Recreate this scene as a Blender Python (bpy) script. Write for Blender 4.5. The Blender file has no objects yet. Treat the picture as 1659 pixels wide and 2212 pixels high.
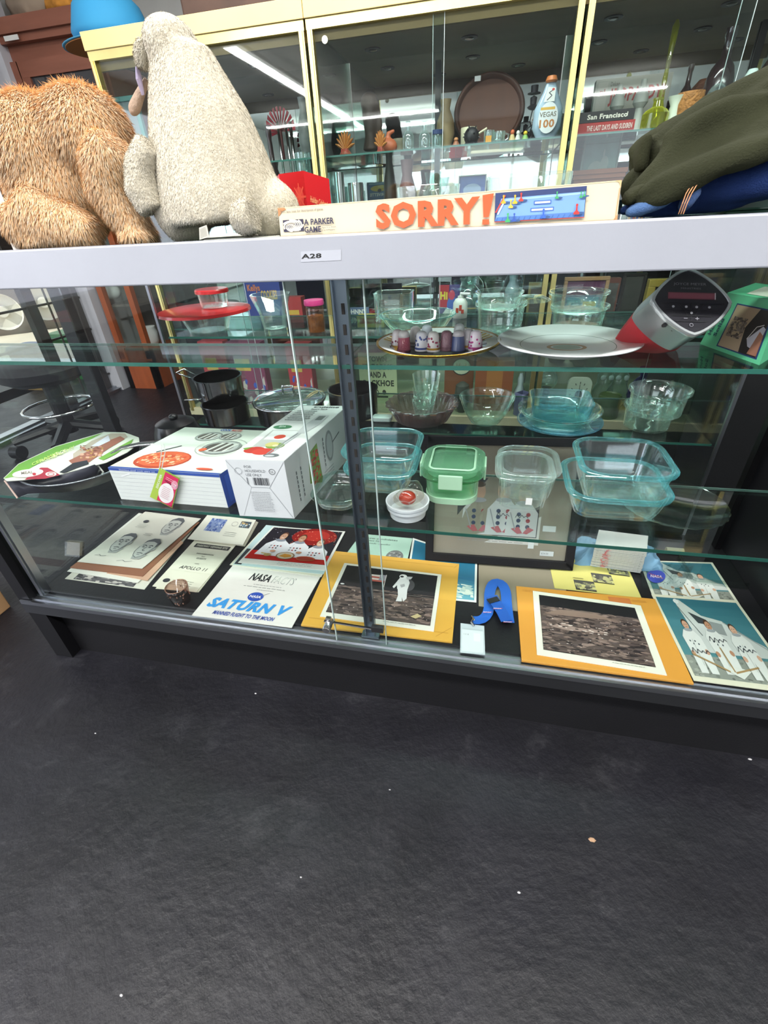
import bpy, math, random
import numpy as np
from mathutils import Vector, Matrix
random.seed(7); rs = np.random.RandomState(5)
SC = bpy.context.scene
COL = SC.collection
# ------------------------------------------------------------------ camera
F = 982.0; PW, PH = 1659.0, 2212.0
def _n(v): return np.array(v, float) / np.linalg.norm(v)
_d = _n((85, 1514, F)); _x = _n((-4800, -367, F))
_X = -_n(_x - _d * (_x @ _d)); _Z = -_d; _Y = np.cross(_Z, _X)
RM = np.stack([_X, _Y, _Z])
CAM = np.array([0.0, -0.627, 0.979])
cd = bpy.data.cameras.new('camera'); cam = bpy.data.objects.new('camera', cd); COL.objects.link(cam)
cd.sensor_fit = 'HORIZONTAL'; cd.sensor_width = 36; cd.lens = 36 * F / PW
cd.clip_start = 0.02; cd.clip_end = 200
m3 = Matrix([[RM[i][0], -RM[i][1], -RM[i][2]] for i in range(3)])
cam.matrix_world = Matrix.Translation(Vector(CAM)) @ m3.to_4x4()
SC.camera = cam
# ------------------------------------------------------------------ world, exposure
w = bpy.data.worlds.new('world'); SC.world = w; w.use_nodes = True
bg = w.node_tree.nodes['Background']; bg.inputs[0].default_value = (0.85, 0.92, 1.0, 1); bg.inputs[1].default_value = 2.0
SC.view_settings.view_transform = 'Standard'; SC.view_settings.look = 'None'
SC.view_settings.exposure = 0.0; SC.view_settings.gamma = 1; SC.view_settings.use_curve_mapping = False
cy = SC.cycles
cy.max_bounces = 10; cy.diffuse_bounces = 3; cy.glossy_bounces = 4; cy.transmission_bounces = 4
cy.transparent_max_bounces = 40; cy.caustics_reflective = False; cy.caustics_refractive = False
cy.sample_clamp_indirect = 4
# ceiling fluorescent tubes, the last three added to light the cases: (x, y, length, along 'x'/'y', watts)
LG = 1.22
TUBES = [(-2.6, -5.87, 3.0, 'x', 70), (1.66, -5.87, 1.2, 'x', 50), (-2.6, -3.7, 4.0, 'y', 70),
         (-1.0, -1.0, 2.4, 'x', 62), (1.7, -1.1, 2.4, 'x', 62), (-.3, .9, 2.4, 'x', 44)]
def area(loc, sx, sy, pw, col=(1, 0.98, 0.95), rot=(0, 0, 0)):
    l = bpy.data.lights.new('area_light', 'AREA'); l.shape = 'RECTANGLE'; l.size = sx; l.size_y = sy; l.energy = pw; l.color = col
    o = bpy.data.objects.new('area_light', l); COL.objects.link(o); o.location = loc; o.rotation_euler = rot
    return o
for (tx, ty, ln, ax, pw) in TUBES:
    area((tx, ty, 2.385), ln if ax == 'x' else 0.13, 0.13 if ax == 'x' else ln, pw * LG)
    area((tx, ty, 2.34), ln if ax == 'x' else 0.4, 0.4 if ax == 'x' else ln, pw * LG * .35, rot=(math.pi, 0, 0))  # added upward lamp over each tube, brightens the ceiling
area((0.2, -8.75, 1.35), 5.2, 1.7, 32, (.93, .96, 1.0), (math.radians(90), 0, 0))  # added shopfront daylight, lifts fronts and cabinet ceilings
area((-4.85, -2.6, 1.35), 1.9, 4.2, 95, (.84, .84, 1.0), (0, math.radians(-90), 0))  # daylight from the street side windows
su = bpy.data.lights.new('sun', 'SUN'); su.energy = 4; su.angle = 0.01; su.color = (1, 0.95, 0.88)
so = bpy.data.objects.new('sun', su); COL.objects.link(so); so.rotation_euler = (math.radians(40), math.radians(-28), 0)
# ------------------------------------------------------------------ projection helpers
def ray(px, py): return RM @ np.array([px - PW / 2, py - PH / 2, F])
def at(px, py, y=None, z=None, x=None):
    d = ray(px, py)
    t = (y - CAM[1]) / d[1] if y is not None else (z - CAM[2]) / d[2] if z is not None else (x - CAM[0]) / d[0]
    return Vector(CAM + d * t)
def mpp(p): return float((RM.T @ (np.array(p) - CAM))[2]) / F
def spot(px, py, wpx, z):
    p = at(px, py, z=z); r = wpx * mpp(p) / 2
    d = Vector((p.x - CAM[0], p.y - CAM[1], 0)).normalized()
    c = p + d * r; r = wpx * mpp(c) / 2
    return Vector((c.x, c.y, z)), r
# ------------------------------------------------------------------ colours and materials
def lin(h):
    if not isinstance(h, str): return tuple(h)[:3]
    h = h.lstrip('#'); o = []
    for i in (0, 2, 4):
        c = int(h[i:i + 2], 16) / 255; o.append(c / 12.92 if c <= 0.04045 else ((c + 0.055) / 1.055) ** 2.4)
    return tuple(o)
_M = {}
def mat(c, rough=0.5, metal=0.0, bump=0.0, bs=40.0, var=0.0, vs=8.0, coat=0.0, emit=0.0, spec=0.5, attr=False, sheen=0.0, stretch=None):
    key = (c, rough, metal, bump, bs, var, vs, coat, emit, spec, attr, sheen, stretch)
    if key in _M: return _M[key]
    m = bpy.data.materials.new('surface'); m.use_nodes = True; nt = m.node_tree; N = nt.nodes; L = nt.links
    b = N['Principled BSDF']; col = lin(c)
    b.inputs['Roughness'].default_value = rough; b.inputs['Metallic'].default_value = metal
    b.inputs['Specular IOR Level'].default_value = spec; b.inputs['Coat Weight'].default_value = coat; b.inputs['Coat Roughness'].default_value = 0.08
    b.inputs['Sheen Weight'].default_value = sheen
    tc = N.new('ShaderNodeTexCoord'); mp = N.new('ShaderNodeMapping'); L.new(tc.outputs['Object'], mp.inputs[0])
    if stretch: mp.inputs['Scale'].default_value = stretch
    if attr:
        a = N.new('ShaderNodeAttribute'); a.attribute_name = 'Col'; L.new(a.outputs['Color'], b.inputs['Base Color'])
    else:
        n = N.new('ShaderNodeTexNoise'); n.inputs['Scale'].default_value = vs; n.inputs['Detail'].default_value = 4; L.new(mp.outputs[0], n.inputs['Vector'])
        rp = N.new('ShaderNodeValToRGB'); v = max(var, 0.03)
        rp.color_ramp.elements[0].position = 0.3; rp.color_ramp.elements[1].position = 0.7
        rp.color_ramp.elements[0].color = tuple(x * (1 - v) for x in col) + (1,); rp.color_ramp.elements[1].color = tuple(min(1, x * (1 + v)) for x in col) + (1,)
        L.new(n.outputs['Fac'], rp.inputs[0]); L.new(rp.outputs[0], b.inputs['Base Color'])
        if emit: L.new(rp.outputs[0], b.inputs['Emission Color']); b.inputs['Emission Strength'].default_value = emit
    if bump:
        n2 = N.new('ShaderNodeTexNoise'); n2.inputs['Scale'].default_value = bs; n2.inputs['Detail'].default_value = 6; L.new(mp.outputs[0], n2.inputs['Vector'])
        bp = N.new('ShaderNodeBump'); bp.inputs['Strength'].default_value = bump; bp.inputs['Distance'].default_value = 0.01
        L.new(n2.outputs['Fac'], bp.inputs['Height']); L.new(bp.outputs[0], b.inputs['Normal'])
    _M[key] = m; return m
def glass(tint='#f9fdfc', edge='#b9d6d0', gloss=1.0, rough=0.02, ior=1.5, power=1.6, body=0.0, bcol='#d6efec'):
    """thin-walled clear glass: fresnel reflection over tinted transparency"""
    key = ('g', tint, edge, gloss, rough, ior, power, body, bcol)
    if key in _M: return _M[key]
    m = bpy.data.materials.new('clear_glass'); m.use_nodes = True; nt = m.node_tree; N = nt.nodes; L = nt.links
    N.remove(N['Principled BSDF']); out = N['Material Output']
    tr = N.new('ShaderNodeBsdfTransparent'); gl = N.new('ShaderNodeBsdfGlossy'); gl.inputs['Roughness'].default_value = rough
    gl.inputs['Color'].default_value = (gloss, gloss, gloss, 1)
    lw = N.new('ShaderNodeLayerWeight'); lw.inputs[0].default_value = 0.5
    def mth(op, a, b):
        n = N.new('ShaderNodeMath'); n.operation = op
        for i, x in enumerate((a, b)):
            if isinstance(x, (int, float)): n.inputs[i].default_value = x
            else: L.new(x, n.inputs[i])
        return n.outputs[0]
    fc = lw.outputs['Facing']; mx = N.new('ShaderNodeMixRGB'); mx.inputs[1].default_value = lin(tint) + (1,); mx.inputs[2].default_value = lin(edge) + (1,)
    L.new(mth('POWER', fc, 2.0 * power), mx.inputs[0]); L.new(mx.outputs[0], tr.inputs[0])
    r0 = ((ior - 1) / (ior + 1)) ** 2
    fr = mth('ADD', mth('MULTIPLY', mth('POWER', fc, 5.0), 1 - r0), r0)
    ms = N.new('ShaderNodeMixShader'); L.new(fr, ms.inputs[0]); L.new(tr.outputs[0], ms.inputs[1]); L.new(gl.outputs[0], ms.inputs[2])
    last = ms.outputs[0]
    if body:  # diffuse share: milky glass colour, and painted rim light on clear glass
        df = N.new('ShaderNodeBsdfDiffuse'); df.inputs[0].default_value = lin(bcol) + (1,); m2 = N.new('ShaderNodeMixShader')
        L.new(mth('MINIMUM', mth('ADD', mth('MULTIPLY', mth('POWER', fc, 3.0), body), body * .12), .9), m2.inputs[0]); L.new(last, m2.inputs[1]); L.new(df.outputs[0], m2.inputs[2]); last = m2.outputs[0]
    L.new(last, out.inputs['Surface'])
    _M[key] = m; return m
PRINT = lambda rough=0.6, coat=0.0: mat('#ffffff', rough=rough, coat=coat, attr=True)
# ------------------------------------------------------------------ mesh builder
class G:
    def __init__(s): s.v = []; s.f = []; s.c = None
    def add(s, v, f):
        o = len(s.v); s.v += [tuple(p) for p in v]; s.f += [tuple(i + o for i in q) for q in f]; return s
    def hexa(s, p): return s.add(p, [(3, 2, 1, 0), (4, 5, 6, 7), (0, 1, 5, 4), (1, 2, 6, 5), (2, 3, 7, 6), (3, 0, 4, 7)])
    def box(s, x0, x1, y0, y1, z0, z1):
        return s.hexa([(x0, y0, z0), (x1, y0, z0), (x1, y1, z0), (x0, y1, z0), (x0, y0, z1), (x1, y0, z1), (x1, y1, z1), (x0, y1, z1)])
    def loft(s, rings, cap0=True, cap1=True, close=False):
        n = len(rings[0]); o = len(s.v)
        for r in rings: s.v += [tuple(p) for p in r]
        k = len(rings)
        for i in range(k if close else k - 1):
            a = o + i * n; b = o + ((i + 1) % k) * n
            for j in range(n): s.f.append((a + j, a + (j + 1) % n, b + (j + 1) % n, b + j))
        if not close:
            if cap0: s.f.append(tuple(o + j for j in reversed(range(n))))
            if cap1: s.f.append(tuple(o + (k - 1) * n + j for j in range(n)))
        return s
    def lathe(s, prof, c=(0, 0, 0), n=36, sx=1, sy=1, cap=True, wob=None):
        rings = []
        for (r, z) in prof:
            r = max(r, 1e-5)
            rings.append([(c[0] + r * sx * math.cos(2 * math.pi * j / n) * (wob(j, n, z) if wob else 1), c[1] + r * sy * math.sin(2 * math.pi * j / n) * (wob(j, n, z) if wob else 1), c[2] + z) for j in range(n)])
        return s.loft(rings, cap, cap)
    def rr(s, prof, w, d, cr, c=(0, 0, 0), n=6, cap=True):
        """rounded-rectangle loft; prof = (offset, z)"""
        rings = []
        for (off, z) in prof:
            hw, hd, r = w / 2 + off, d / 2 + off, max(cr + off, 0.0005); ring = []
            for q, (sx, sy) in enumerate([(1, 1), (-1, 1), (-1, -1), (1, -1)]):
                for k in range(n + 1):
                    a = math.pi / 2 * (q + k / n)
                    ring.append((c[0] + sx * (hw - r) + r * math.cos(a), c[1] + sy * (hd - r) + r * math.sin(a), c[2] + z))
            rings.append(ring)
        return s.loft(rings, cap, cap)
    def tube(s, pts, r, n=8, flat=1.0, up=(0, 0, 1)):
        pts = [Vector(p) for p in pts]; rings = []; pu = None; r = r if isinstance(r, (list, tuple)) else [r] * len(pts)
        for i, p in enumerate(pts):
            t = (pts[min(i + 1, len(pts) - 1)] - pts[max(i - 1, 0)]).normalized()
            u = Vector(up) if pu is None else pu; u = u - t * u.dot(t)
            if u.length < .05: u = Vector((1, 0, 0)) - t * t.x
            pu = u.normalized()
            u.normalize(); q = t.cross(u)
            rings.append([p + q * (r[i] * math.cos(2 * math.pi * j / n)) + u * (r[i] * flat * math.sin(2 * math.pi * j / n)) for j in range(n)])
        return s.loft(rings)
    def ell(s, c, r, n=16, m=10, M=None):
        if not isinstance(r, (tuple, list)): r = (r, r, r)
        rings = []
        for i in range(m + 1):
            a = -math.pi / 2 + math.pi * i / m; rr = max(math.cos(a), 0.01)
            ring = []
            for j in range(n):
                b = 2 * math.pi * j / n; p = Vector((r[0] * rr * math.cos(b), r[1] * rr * math.sin(b), r[2] * math.sin(a)))
                if M is not None: p = M @ p
                ring.append((p.x + c[0], p.y + c[1], p.z + c[2]))
            rings.append(ring)
        return s.loft(rings)
    def xf(s, M): s.v = [tuple(M @ Vector(p)) for p in s.v]; return s
_mtx = {}
def thing(name, label, cat, loc=(0, 0, 0), rz=0.0, group=None, kind=None):
    o = bpy.data.objects.new(name, None); COL.objects.link(o); o.empty_display_size = 0.05
    o.location = loc; o.rotation_euler = (0, 0, rz)
    if label: o['label'] = label
    if cat: o['category'] = cat
    if group: o['group'] = group
    if kind: o['kind'] = kind
    _mtx[o.name] = Matrix.Translation(Vector(loc)) @ Matrix.Rotation(rz, 4, 'Z')
    return o
def tag(o, label=None, cat=None, group=None, kind=None):
    if label: o['label'] = label
    if cat: o['category'] = cat
    if group: o['group'] = group
    if kind: o['kind'] = kind
    return o
def obj(name, g, m, parent=None, label=None, cat=None, group=None, kind=None, world=True, smooth=False, rec=True, bevel=0.0):
    vs = g.v; loc = None
    if parent is not None:
        if world:
            inv = mw(parent).inverted(); vs = [tuple(inv @ Vector(p)) for p in vs]
    elif rec and vs:
        a = np.array(vs); loc = Vector(((a[:, 0].min() + a[:, 0].max()) / 2, (a[:, 1].min() + a[:, 1].max()) / 2, a[:, 2].min()))
        vs = [tuple(p) for p in (a - np.array(loc))]
    me = bpy.data.meshes.new(name); me.from_pydata(vs, [], g.f)
    if g.c is not None:
        ca = me.color_attributes.new('Col', 'FLOAT_COLOR', 'CORNER'); arr = []
        for p, c in zip(me.polygons, g.c): arr += list(c) * p.loop_total if False else [x for _ in range(p.loop_total) for x in (c[0], c[1], c[2], 1.0)]
        ca.data.foreach_set('color', arr)
    for x in (m if isinstance(m, (list, tuple)) else [m]): me.materials.append(x)
    me.validate()
    if smooth:
        me.polygons.foreach_set('use_smooth', [True] * len(me.polygons))
    me.update()
    if getattr(g, 'n', None) is not None:
        nn_ = g.n / np.linalg.norm(g.n, axis=1)[:, None]; me.polygons.foreach_set('use_smooth', [True] * len(me.polygons)); me.normals_split_custom_set_from_vertices([tuple(x) for x in nn_])
    o = bpy.data.objects.new(name, me); COL.objects.link(o)
    if parent is not None: o.parent = parent
    if loc is not None: o.location = loc
    _mtx[o.name] = (mw(parent) if parent is not None else (Matrix.Translation(loc) if loc is not None else Matrix()))
    if smooth == 'auto':
        e = o.modifiers.new('edge_split', 'EDGE_SPLIT'); e.split_angle = math.radians(38)
    if bevel:
        b = o.modifiers.new('bevel', 'BEVEL'); b.width = bevel; b.segments = 2; b.limit_method = 'ANGLE'
    tag(o, label, cat, group, kind); return o
def mw(o): return _mtx[o.name]
def dup(root, loc, rz=0.0, label=None, group=None, mats=None):
    c = root.copy(); COL.objects.link(c); c.location = loc; c.rotation_euler = (0, 0, rz)
    if label: c['label'] = label
    if group: c['group'] = group
    _mtx[c.name] = Matrix.Translation(Vector(loc)) @ Matrix.Rotation(rz, 4, 'Z')
    for ch in list(root.children):
        d = ch.copy(); COL.objects.link(d); d.parent = c
        for e in list(ch.children):
            h = e.copy(); COL.objects.link(h); h.parent = d
    return c
# ------------------------------------------------------------------ flat print drawn on a quad
_gl = {}
def glyphs(body, bold, shear):
    k = (body, bold, shear)
    if k not in _gl:
        cu = bpy.data.curves.new('t', 'FONT'); cu.body = body; cu.size = 1; cu.offset = bold; cu.shear = shear; cu.space_character = 1 + max(bold, 0) * 1.6; cu.resolution_u = 2
        ob = bpy.data.objects.new('t', cu); me = bpy.data.meshes.new_from_object(ob)
        v = np.array([p.co[:2] for p in me.vertices]) if len(me.vertices) else np.zeros((0, 2)); f = [tuple(p.vertices) for p in me.polygons]
        bpy.data.objects.remove(ob); bpy.data.curves.remove(cu); bpy.data.meshes.remove(me)
        if len(v): v = v - v.min(0)
        _gl[k] = (v, f)
    return _gl[k]
class Draw:
    def __init__(s, BL, BR, TR, TL, W=1.0, H=1.0, off=0.0004, step=0.00012, lift=None):
        s.q = [Vector(p) for p in (BL, BR, TR, TL)]; s.W = W; s.H = H; s.off = off; s.step = step; s.k = 0; s.inc = .1
        s.n = ((s.q[1] - s.q[0]).cross(s.q[3] - s.q[0])).normalized(); s.g = G(); s.g.c = []; s.lift = lift
    def P(s, x, y):
        u = x / s.W; v = y / s.H; a = s.q[0].lerp(s.q[1], u); b = s.q[3].lerp(s.q[2], u)
        p = a.lerp(b, v) + s.n * (s.off + s.k * s.step)
        if s.lift: p = p + s.n * s.lift(u, v)
        return p
    def up(s, n=1): s.k += n; return s
    def poly(s, c, pts):
        s.g.add([s.P(*p) for p in pts], [tuple(range(len(pts)))]); s.g.c.append(lin(c)); s.k += s.inc; return s
    def rect(s, c, x0, y0, x1, y1): return s.poly(c, [(x0, y0), (x1, y0), (x1, y1), (x0, y1)])
    def grid(s, c, x0, y0, x1, y1, n=8, fn=None):
        s.inc = 0
        for i in range(n):
            for j in range(n):
                a, b = x0 + (x1 - x0) * i / n, x0 + (x1 - x0) * (i + 1) / n; e, f = y0 + (y1 - y0) * j / n, y0 + (y1 - y0) * (j + 1) / n
                s.rect(fn(i / n, j / n) if fn else c, a, e, b, f)
        s.inc = .1; s.k += .1
        return s
    def ell(s, c, x, y, rx, ry=None, n=20, rot=0):
        ry = ry or rx; cr, sr = math.cos(rot), math.sin(rot)
        return s.poly(c, [(x + rx * math.cos(a) * cr - ry * math.sin(a) * sr, y + rx * math.cos(a) * sr + ry * math.sin(a) * cr) for a in [2 * math.pi * i / n for i in range(n)]])
    def line(s, c, x0, y0, x1, y1, w):
        dx, dy = x1 - x0, y1 - y0; l = math.hypot(dx, dy) or 1; nx, ny = -dy / l * w / 2, dx / l * w / 2
        return s.poly(c, [(x0 + nx, y0 + ny), (x0 - nx, y0 - ny), (x1 - nx, y1 - ny), (x1 + nx, y1 + ny)])
    def pl(s, c, pts, w):
        for a, b in zip(pts, pts[1:]): s.line(c, a[0], a[1], b[0], b[1], w)
        return s
    def ring(s, c, x, y, rx, ry, w, n=20, a0=0, a1=2 * math.pi):
        return s.pl(c, [(x + rx * math.cos(a0 + (a1 - a0) * i / n), y + ry * math.sin(a0 + (a1 - a0) * i / n)) for i in range(n + 1)], w)
    def text(s, c, body, x, y, h, w=None, bold=0.0, shear=0.0, rot=0.0, flip=False):
        v, f = glyphs(body, bold, shear)
        if not len(v): return s
        mxx = v.max(0); sy = h / mxx[1]; sx = (w / mxx[0]) if w else sy; cr, sr = math.cos(rot), math.sin(rot); vv = []
        for p in v:
            a = p[0] * sx; b = p[1] * sy
            if flip: a = mxx[0] * sx - a
            vv.append(s.P(x + a * cr - b * sr, y + a * sr + b * cr))
        s.g.add(vv, f); s.g.c += [lin(c)] * len(f); s.k += .1; return s
    def speck(s, cols, x0, y0, x1, y1, n, sz, asp=2.5, seed=1):
        r = random.Random(seed); s.inc = .012
        for i in range(n):
            x, y = r.uniform(x0, x1), r.uniform(y0, y1); a = sz * r.uniform(.3, 1) * asp; b = sz * r.uniform(.3, 1)
            pts = []
            for k in range(5):
                t = 2 * math.pi * k / 5 + r.uniform(-.4, .4)
                pts.append((min(max(x + a * math.cos(t), x0), x1), min(max(y + b * math.sin(t), y0), y1)))
            s.poly(r.choice(cols), pts)
        s.inc = .1; return s
    def lines(s, c, x0, y0, x1, n, dy, w, seed=1):
        r = random.Random(seed)
        for i in range(n):
            x = x0
            while x < x1 - (x1 - x0) * .12:
                l = r.uniform(.04, .12) * (x1 - x0); s.rect(c, x, y0 - i * dy, min(x + l, x1), y0 - i * dy + w); x += l + .02 * (x1 - x0)
        return s
    def done(s, parent, name='print', rough=0.55, coat=0.0, label=None):
        return obj(name, s.g, PRINT(rough, coat), parent, label=label)
def quad(px, z): return [at(a, b, z=z) for a, b in px]
def slab(px, z, t, grow=0):
    q = [at(a, b, z=z + t) for a, b in px]
    g = G(); g.hexa([(p.x, p.y, z) for p in q] + [(p.x, p.y, z + t) for p in q]); return g, q
def sheet(name, label, cat, px, z, t=0.0012, col='#e9ead9', W=1.0, H=1.0, group=None, rough=0.6):
    """px corners BL, BR, TR, TL in the photograph, lying on height z"""
    g, q = slab(px, z, t); o = obj(name, g, mat(col, rough, var=.03), label=label, cat=cat, group=group)
    return o, Draw(*q, W=W, H=H)
# voxel-fused soft body
def blob(parts, vox, smooth=6, fn=None):
    g = G()
    for p in parts:
        if p[0] == 'e':
            M = p[3] if len(p) > 3 else None; g.ell(p[1], p[2], 20, 12, M)
        else: g.tube(p[1], p[2], 14, *p[3:])
    me = bpy.data.meshes.new('b'); me.from_pydata(g.v, [], g.f); ob = bpy.data.objects.new('b', me); COL.objects.link(ob)
    r = ob.modifiers.new('r', 'REMESH'); r.mode = 'VOXEL'; r.voxel_size = vox
    s = ob.modifiers.new('s', 'SMOOTH'); s.iterations = smooth; s.factor = .6
    dg = bpy.context.evaluated_depsgraph_get(); ev = ob.evaluated_get(dg); m2 = bpy.data.meshes.new_from_object(ev)
    o = G(); co = np.empty(len(m2.vertices) * 3); m2.vertices.foreach_get('co', co); co = co.reshape(-1, 3)
    if fn is not None:
        no = np.empty(len(m2.vertices) * 3); m2.vertices.foreach_get('normal', no); co = fn(co, no.reshape(-1, 3))
    o.v = [tuple(p) for p in co]; o.f = [tuple(p.vertices) for p in m2.polygons]
    bpy.data.objects.remove(ob); bpy.data.meshes.remove(me); bpy.data.meshes.remove(m2); return o
def fur(g, n, length, width, cols, comb=(0, 0, -0.6), jit=0.5, seed=1, lenfn=None):
    """strands of pile grown from the surface of g; one stuff mesh"""
    R = np.random.RandomState(seed); V = np.array(g.v); T = []
    for f in g.f:
        T.append(f[:3]);
        if len(f) == 4: T.append((f[0], f[2], f[3]))
    T = np.array(T); A, B, C_ = V[T[:, 0]], V[T[:, 1]], V[T[:, 2]]; N = np.cross(B - A, C_ - A); ar = np.linalg.norm(N, axis=1) + 1e-12; N = N / ar[:, None]
    idx = R.choice(len(T), n, p=ar / ar.sum()); u = R.rand(n, 2); fl = u.sum(1) > 1; u[fl] = 1 - u[fl]
    P = A[idx] + (B - A)[idx] * u[:, :1] + (C_ - A)[idx] * u[:, 1:]; D = N[idx] * .75 + np.array(comb) + R.randn(n, 3) * jit * .45
    D /= np.linalg.norm(D, axis=1)[:, None]; L = length * R.uniform(.5, 1.1, n)
    if lenfn is not None: L = L * lenfn(P)
    S = np.cross(D, N[idx]); S /= np.linalg.norm(S, axis=1)[:, None] + 1e-9; S = S + R.randn(n, 3) * .3; S /= np.linalg.norm(S, axis=1)[:, None] + 1e-9; S *= width / 2
    D2 = D + np.array(comb) * .5; D2 /= np.linalg.norm(D2, axis=1)[:, None]
    Pm = P + D * (L * .55)[:, None]; Pt = Pm + D2 * (L * .45)[:, None]; P0 = P - D * (L * .1)[:, None]
    vv = np.stack([P0 - S, P0 + S, Pm + S * .7, Pm - S * .7, Pt], 1).reshape(-1, 3)
    o = G(); o.v = vv.tolist(); b = np.arange(n) * 5; q = np.stack([b, b + 1, b + 2, b + 3], 1).tolist(); t = np.stack([b + 3, b + 2, b + 4], 1).tolist()
    o.f = q + t; o.n = np.repeat(N[idx] + np.array([0, 0, .15]), 5, axis=0); cl = [lin(c) for c in cols]; pick = R.randint(0, len(cl), n); cc = [cl[i] for i in pick]; o.c = cc + cc
    return o
# ================================================================== ROOM
def floor_mat():
    m = bpy.data.materials.new('black_floor_paint'); m.use_nodes = True; nt = m.node_tree; N = nt.nodes; L = nt.links; b = N['Principled BSDF']; b.inputs['Specular IOR Level'].default_value = .36
    tc = N.new('ShaderNodeTexCoord')
    def noise(s, d, r=.6, dist=0):
        n = N.new('ShaderNodeTexNoise'); n.inputs['Scale'].default_value = s; n.inputs['Detail'].default_value = d; n.inputs['Roughness'].default_value = r; n.inputs['Distortion'].default_value = dist
        L.new(tc.outputs['Object'], n.inputs['Vector']); return n
    a = noise(2.2, 8, .65, .2); rp = N.new('ShaderNodeValToRGB'); rp.color_ramp.elements[0].position = .3; rp.color_ramp.elements[1].position = .75
    rp.color_ramp.elements[0].color = lin('#0b0b0f') + (1,); rp.color_ramp.elements[1].color = lin('#1b1b22') + (1,)
    L.new(a.outputs['Fac'], rp.inputs[0])
    # pale scuffs
    s = noise(9, 12, .75, .4); sr = N.new('ShaderNodeValToRGB'); sr.color_ramp.elements[0].position = .56; sr.color_ramp.elements[1].position = .74
    L.new(s.outputs['Fac'], sr.inputs[0]); mx = N.new('ShaderNodeMixRGB'); mx.inputs[2].default_value = lin('#38383c') + (1,)
    mu = N.new('ShaderNodeMath'); mu.operation = 'MULTIPLY'; mu.inputs[1].default_value = .6; L.new(sr.outputs[0], mu.inputs[0])
    L.new(mu.outputs[0], mx.inputs[0]); L.new(rp.outputs[0], mx.inputs[1]); L.new(mx.outputs[0], b.inputs['Base Color'])
    r = noise(5, 6); rr = N.new('ShaderNodeMapRange'); rr.inputs[3].default_value = .28; rr.inputs[4].default_value = .6; L.new(r.outputs['Fac'], rr.inputs[0]); L.new(rr.outputs[0], b.inputs['Roughness'])
    h1 = noise(3.2, 12, .6, .25); h2 = noise(95, 6, .65); vo = N.new('ShaderNodeTexVoronoi'); vo.inputs['Scale'].default_value = 55; L.new(tc.outputs['Object'], vo.inputs['Vector'])
    b1 = N.new('ShaderNodeBump'); b1.inputs['Strength'].default_value = .4; b1.inputs['Distance'].default_value = .025; L.new(h1.outputs['Fac'], b1.inputs['Height'])
    b2 = N.new('ShaderNodeBump'); b2.inputs['Strength'].default_value = .35; b2.inputs['Distance'].default_value = .003; L.new(h2.outputs['Fac'], b2.inputs['Height']); L.new(b1.outputs[0], b2.inputs['Normal'])
    b3 = N.new('ShaderNodeBump'); b3.inputs['Strength'].default_value = .12; b3.inputs['Distance'].default_value = .004; L.new(vo.outputs['Distance'], b3.inputs['Height']); L.new(b2.outputs[0], b3.inputs['Normal'])
    L.new(b3.outputs[0], b.inputs['Normal']); return m
BLACK = mat('#131316', .5, spec=.3, bump=.12, bs=300, var=.15, vs=3)
BLACK2 = mat('#0e0e11', .4, spec=.35, var=.1)
ALU = mat('#a9adb3', .28, 1.0, bump=.03, bs=200, var=.06, vs=5, stretch=(.3, 3, 3))
ALUD = mat('#6c6e72', .38, 1.0, var=.06, vs=5)
GOLD = mat('#dccb86', .3, 1.0, var=.05, vs=4, stretch=(4, 4, .2))
CHROME = mat('#d0d0d2', .12, 1.0)
WHITE = mat('#e6e6e4', .5)
obj('floor', G().box(-5, 4, -9, 2.9, -.1, 0), floor_mat(), kind='structure', rec=False)
WALLM = mat('#d4d5d2', .8, bump=.08, bs=60)
obj('ceiling', G().box(-5, 4, -9, 2.9, 2.6, 2.7), mat('#dcdcd8', .9, bump=.05), kind='structure', rec=False)
obj('wall_back', G().box(-2.8, 4, 2.8, 2.9, 0, 2.6), WALLM, kind='structure', rec=False)
obj('wall_right', G().box(3.9, 4, -9, 2.8, 0, 2.6), WALLM, kind='structure', rec=False)
obj('wall_front', G().box(-5, -2.5, -9, -8.9, 0, 2.6).box(2.9, 3.9, -9, -8.9, 0, 2.6).box(-2.5, 2.9, -9, -8.9, 0, .45).box(-2.5, 2.9, -9, -8.9, 2.25, 2.6), WALLM, kind='structure', rec=False)
obj('added_window_1', G().box(-2.5, -2.44, -8.95, -8.9, .45, 2.25).box(2.84, 2.9, -8.95, -8.9, .45, 2.25).box(.17, .23, -8.95, -8.9, .45, 2.25), WHITE, kind='structure', rec=False)  # unseen shopfront glazing bars, added along with the front daylight lamp
wl = G(); wl.box(-2.8, -2.7, 2.3, 2.8, 0, 2.6).box(-2.8, -2.7, .9, 1.2, 0, 2.6).box(-2.8, -2.7, 1.2, 2.3, 2.05, 2.6).box(-5, -4.9, -8.9, -4.8, 0, 2.6).box(-5, -4.9, -.4, .8, 0, 2.6).box(-5, -4.9, -4.8, -.4, 0, .35).box(-5, -4.9, -4.8, -.4, 2.35, 2.6).box(-5, -2.7, .8, .9, 0, 2.6)
obj('wall_left', wl, WALLM, kind='structure', rec=False)
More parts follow.
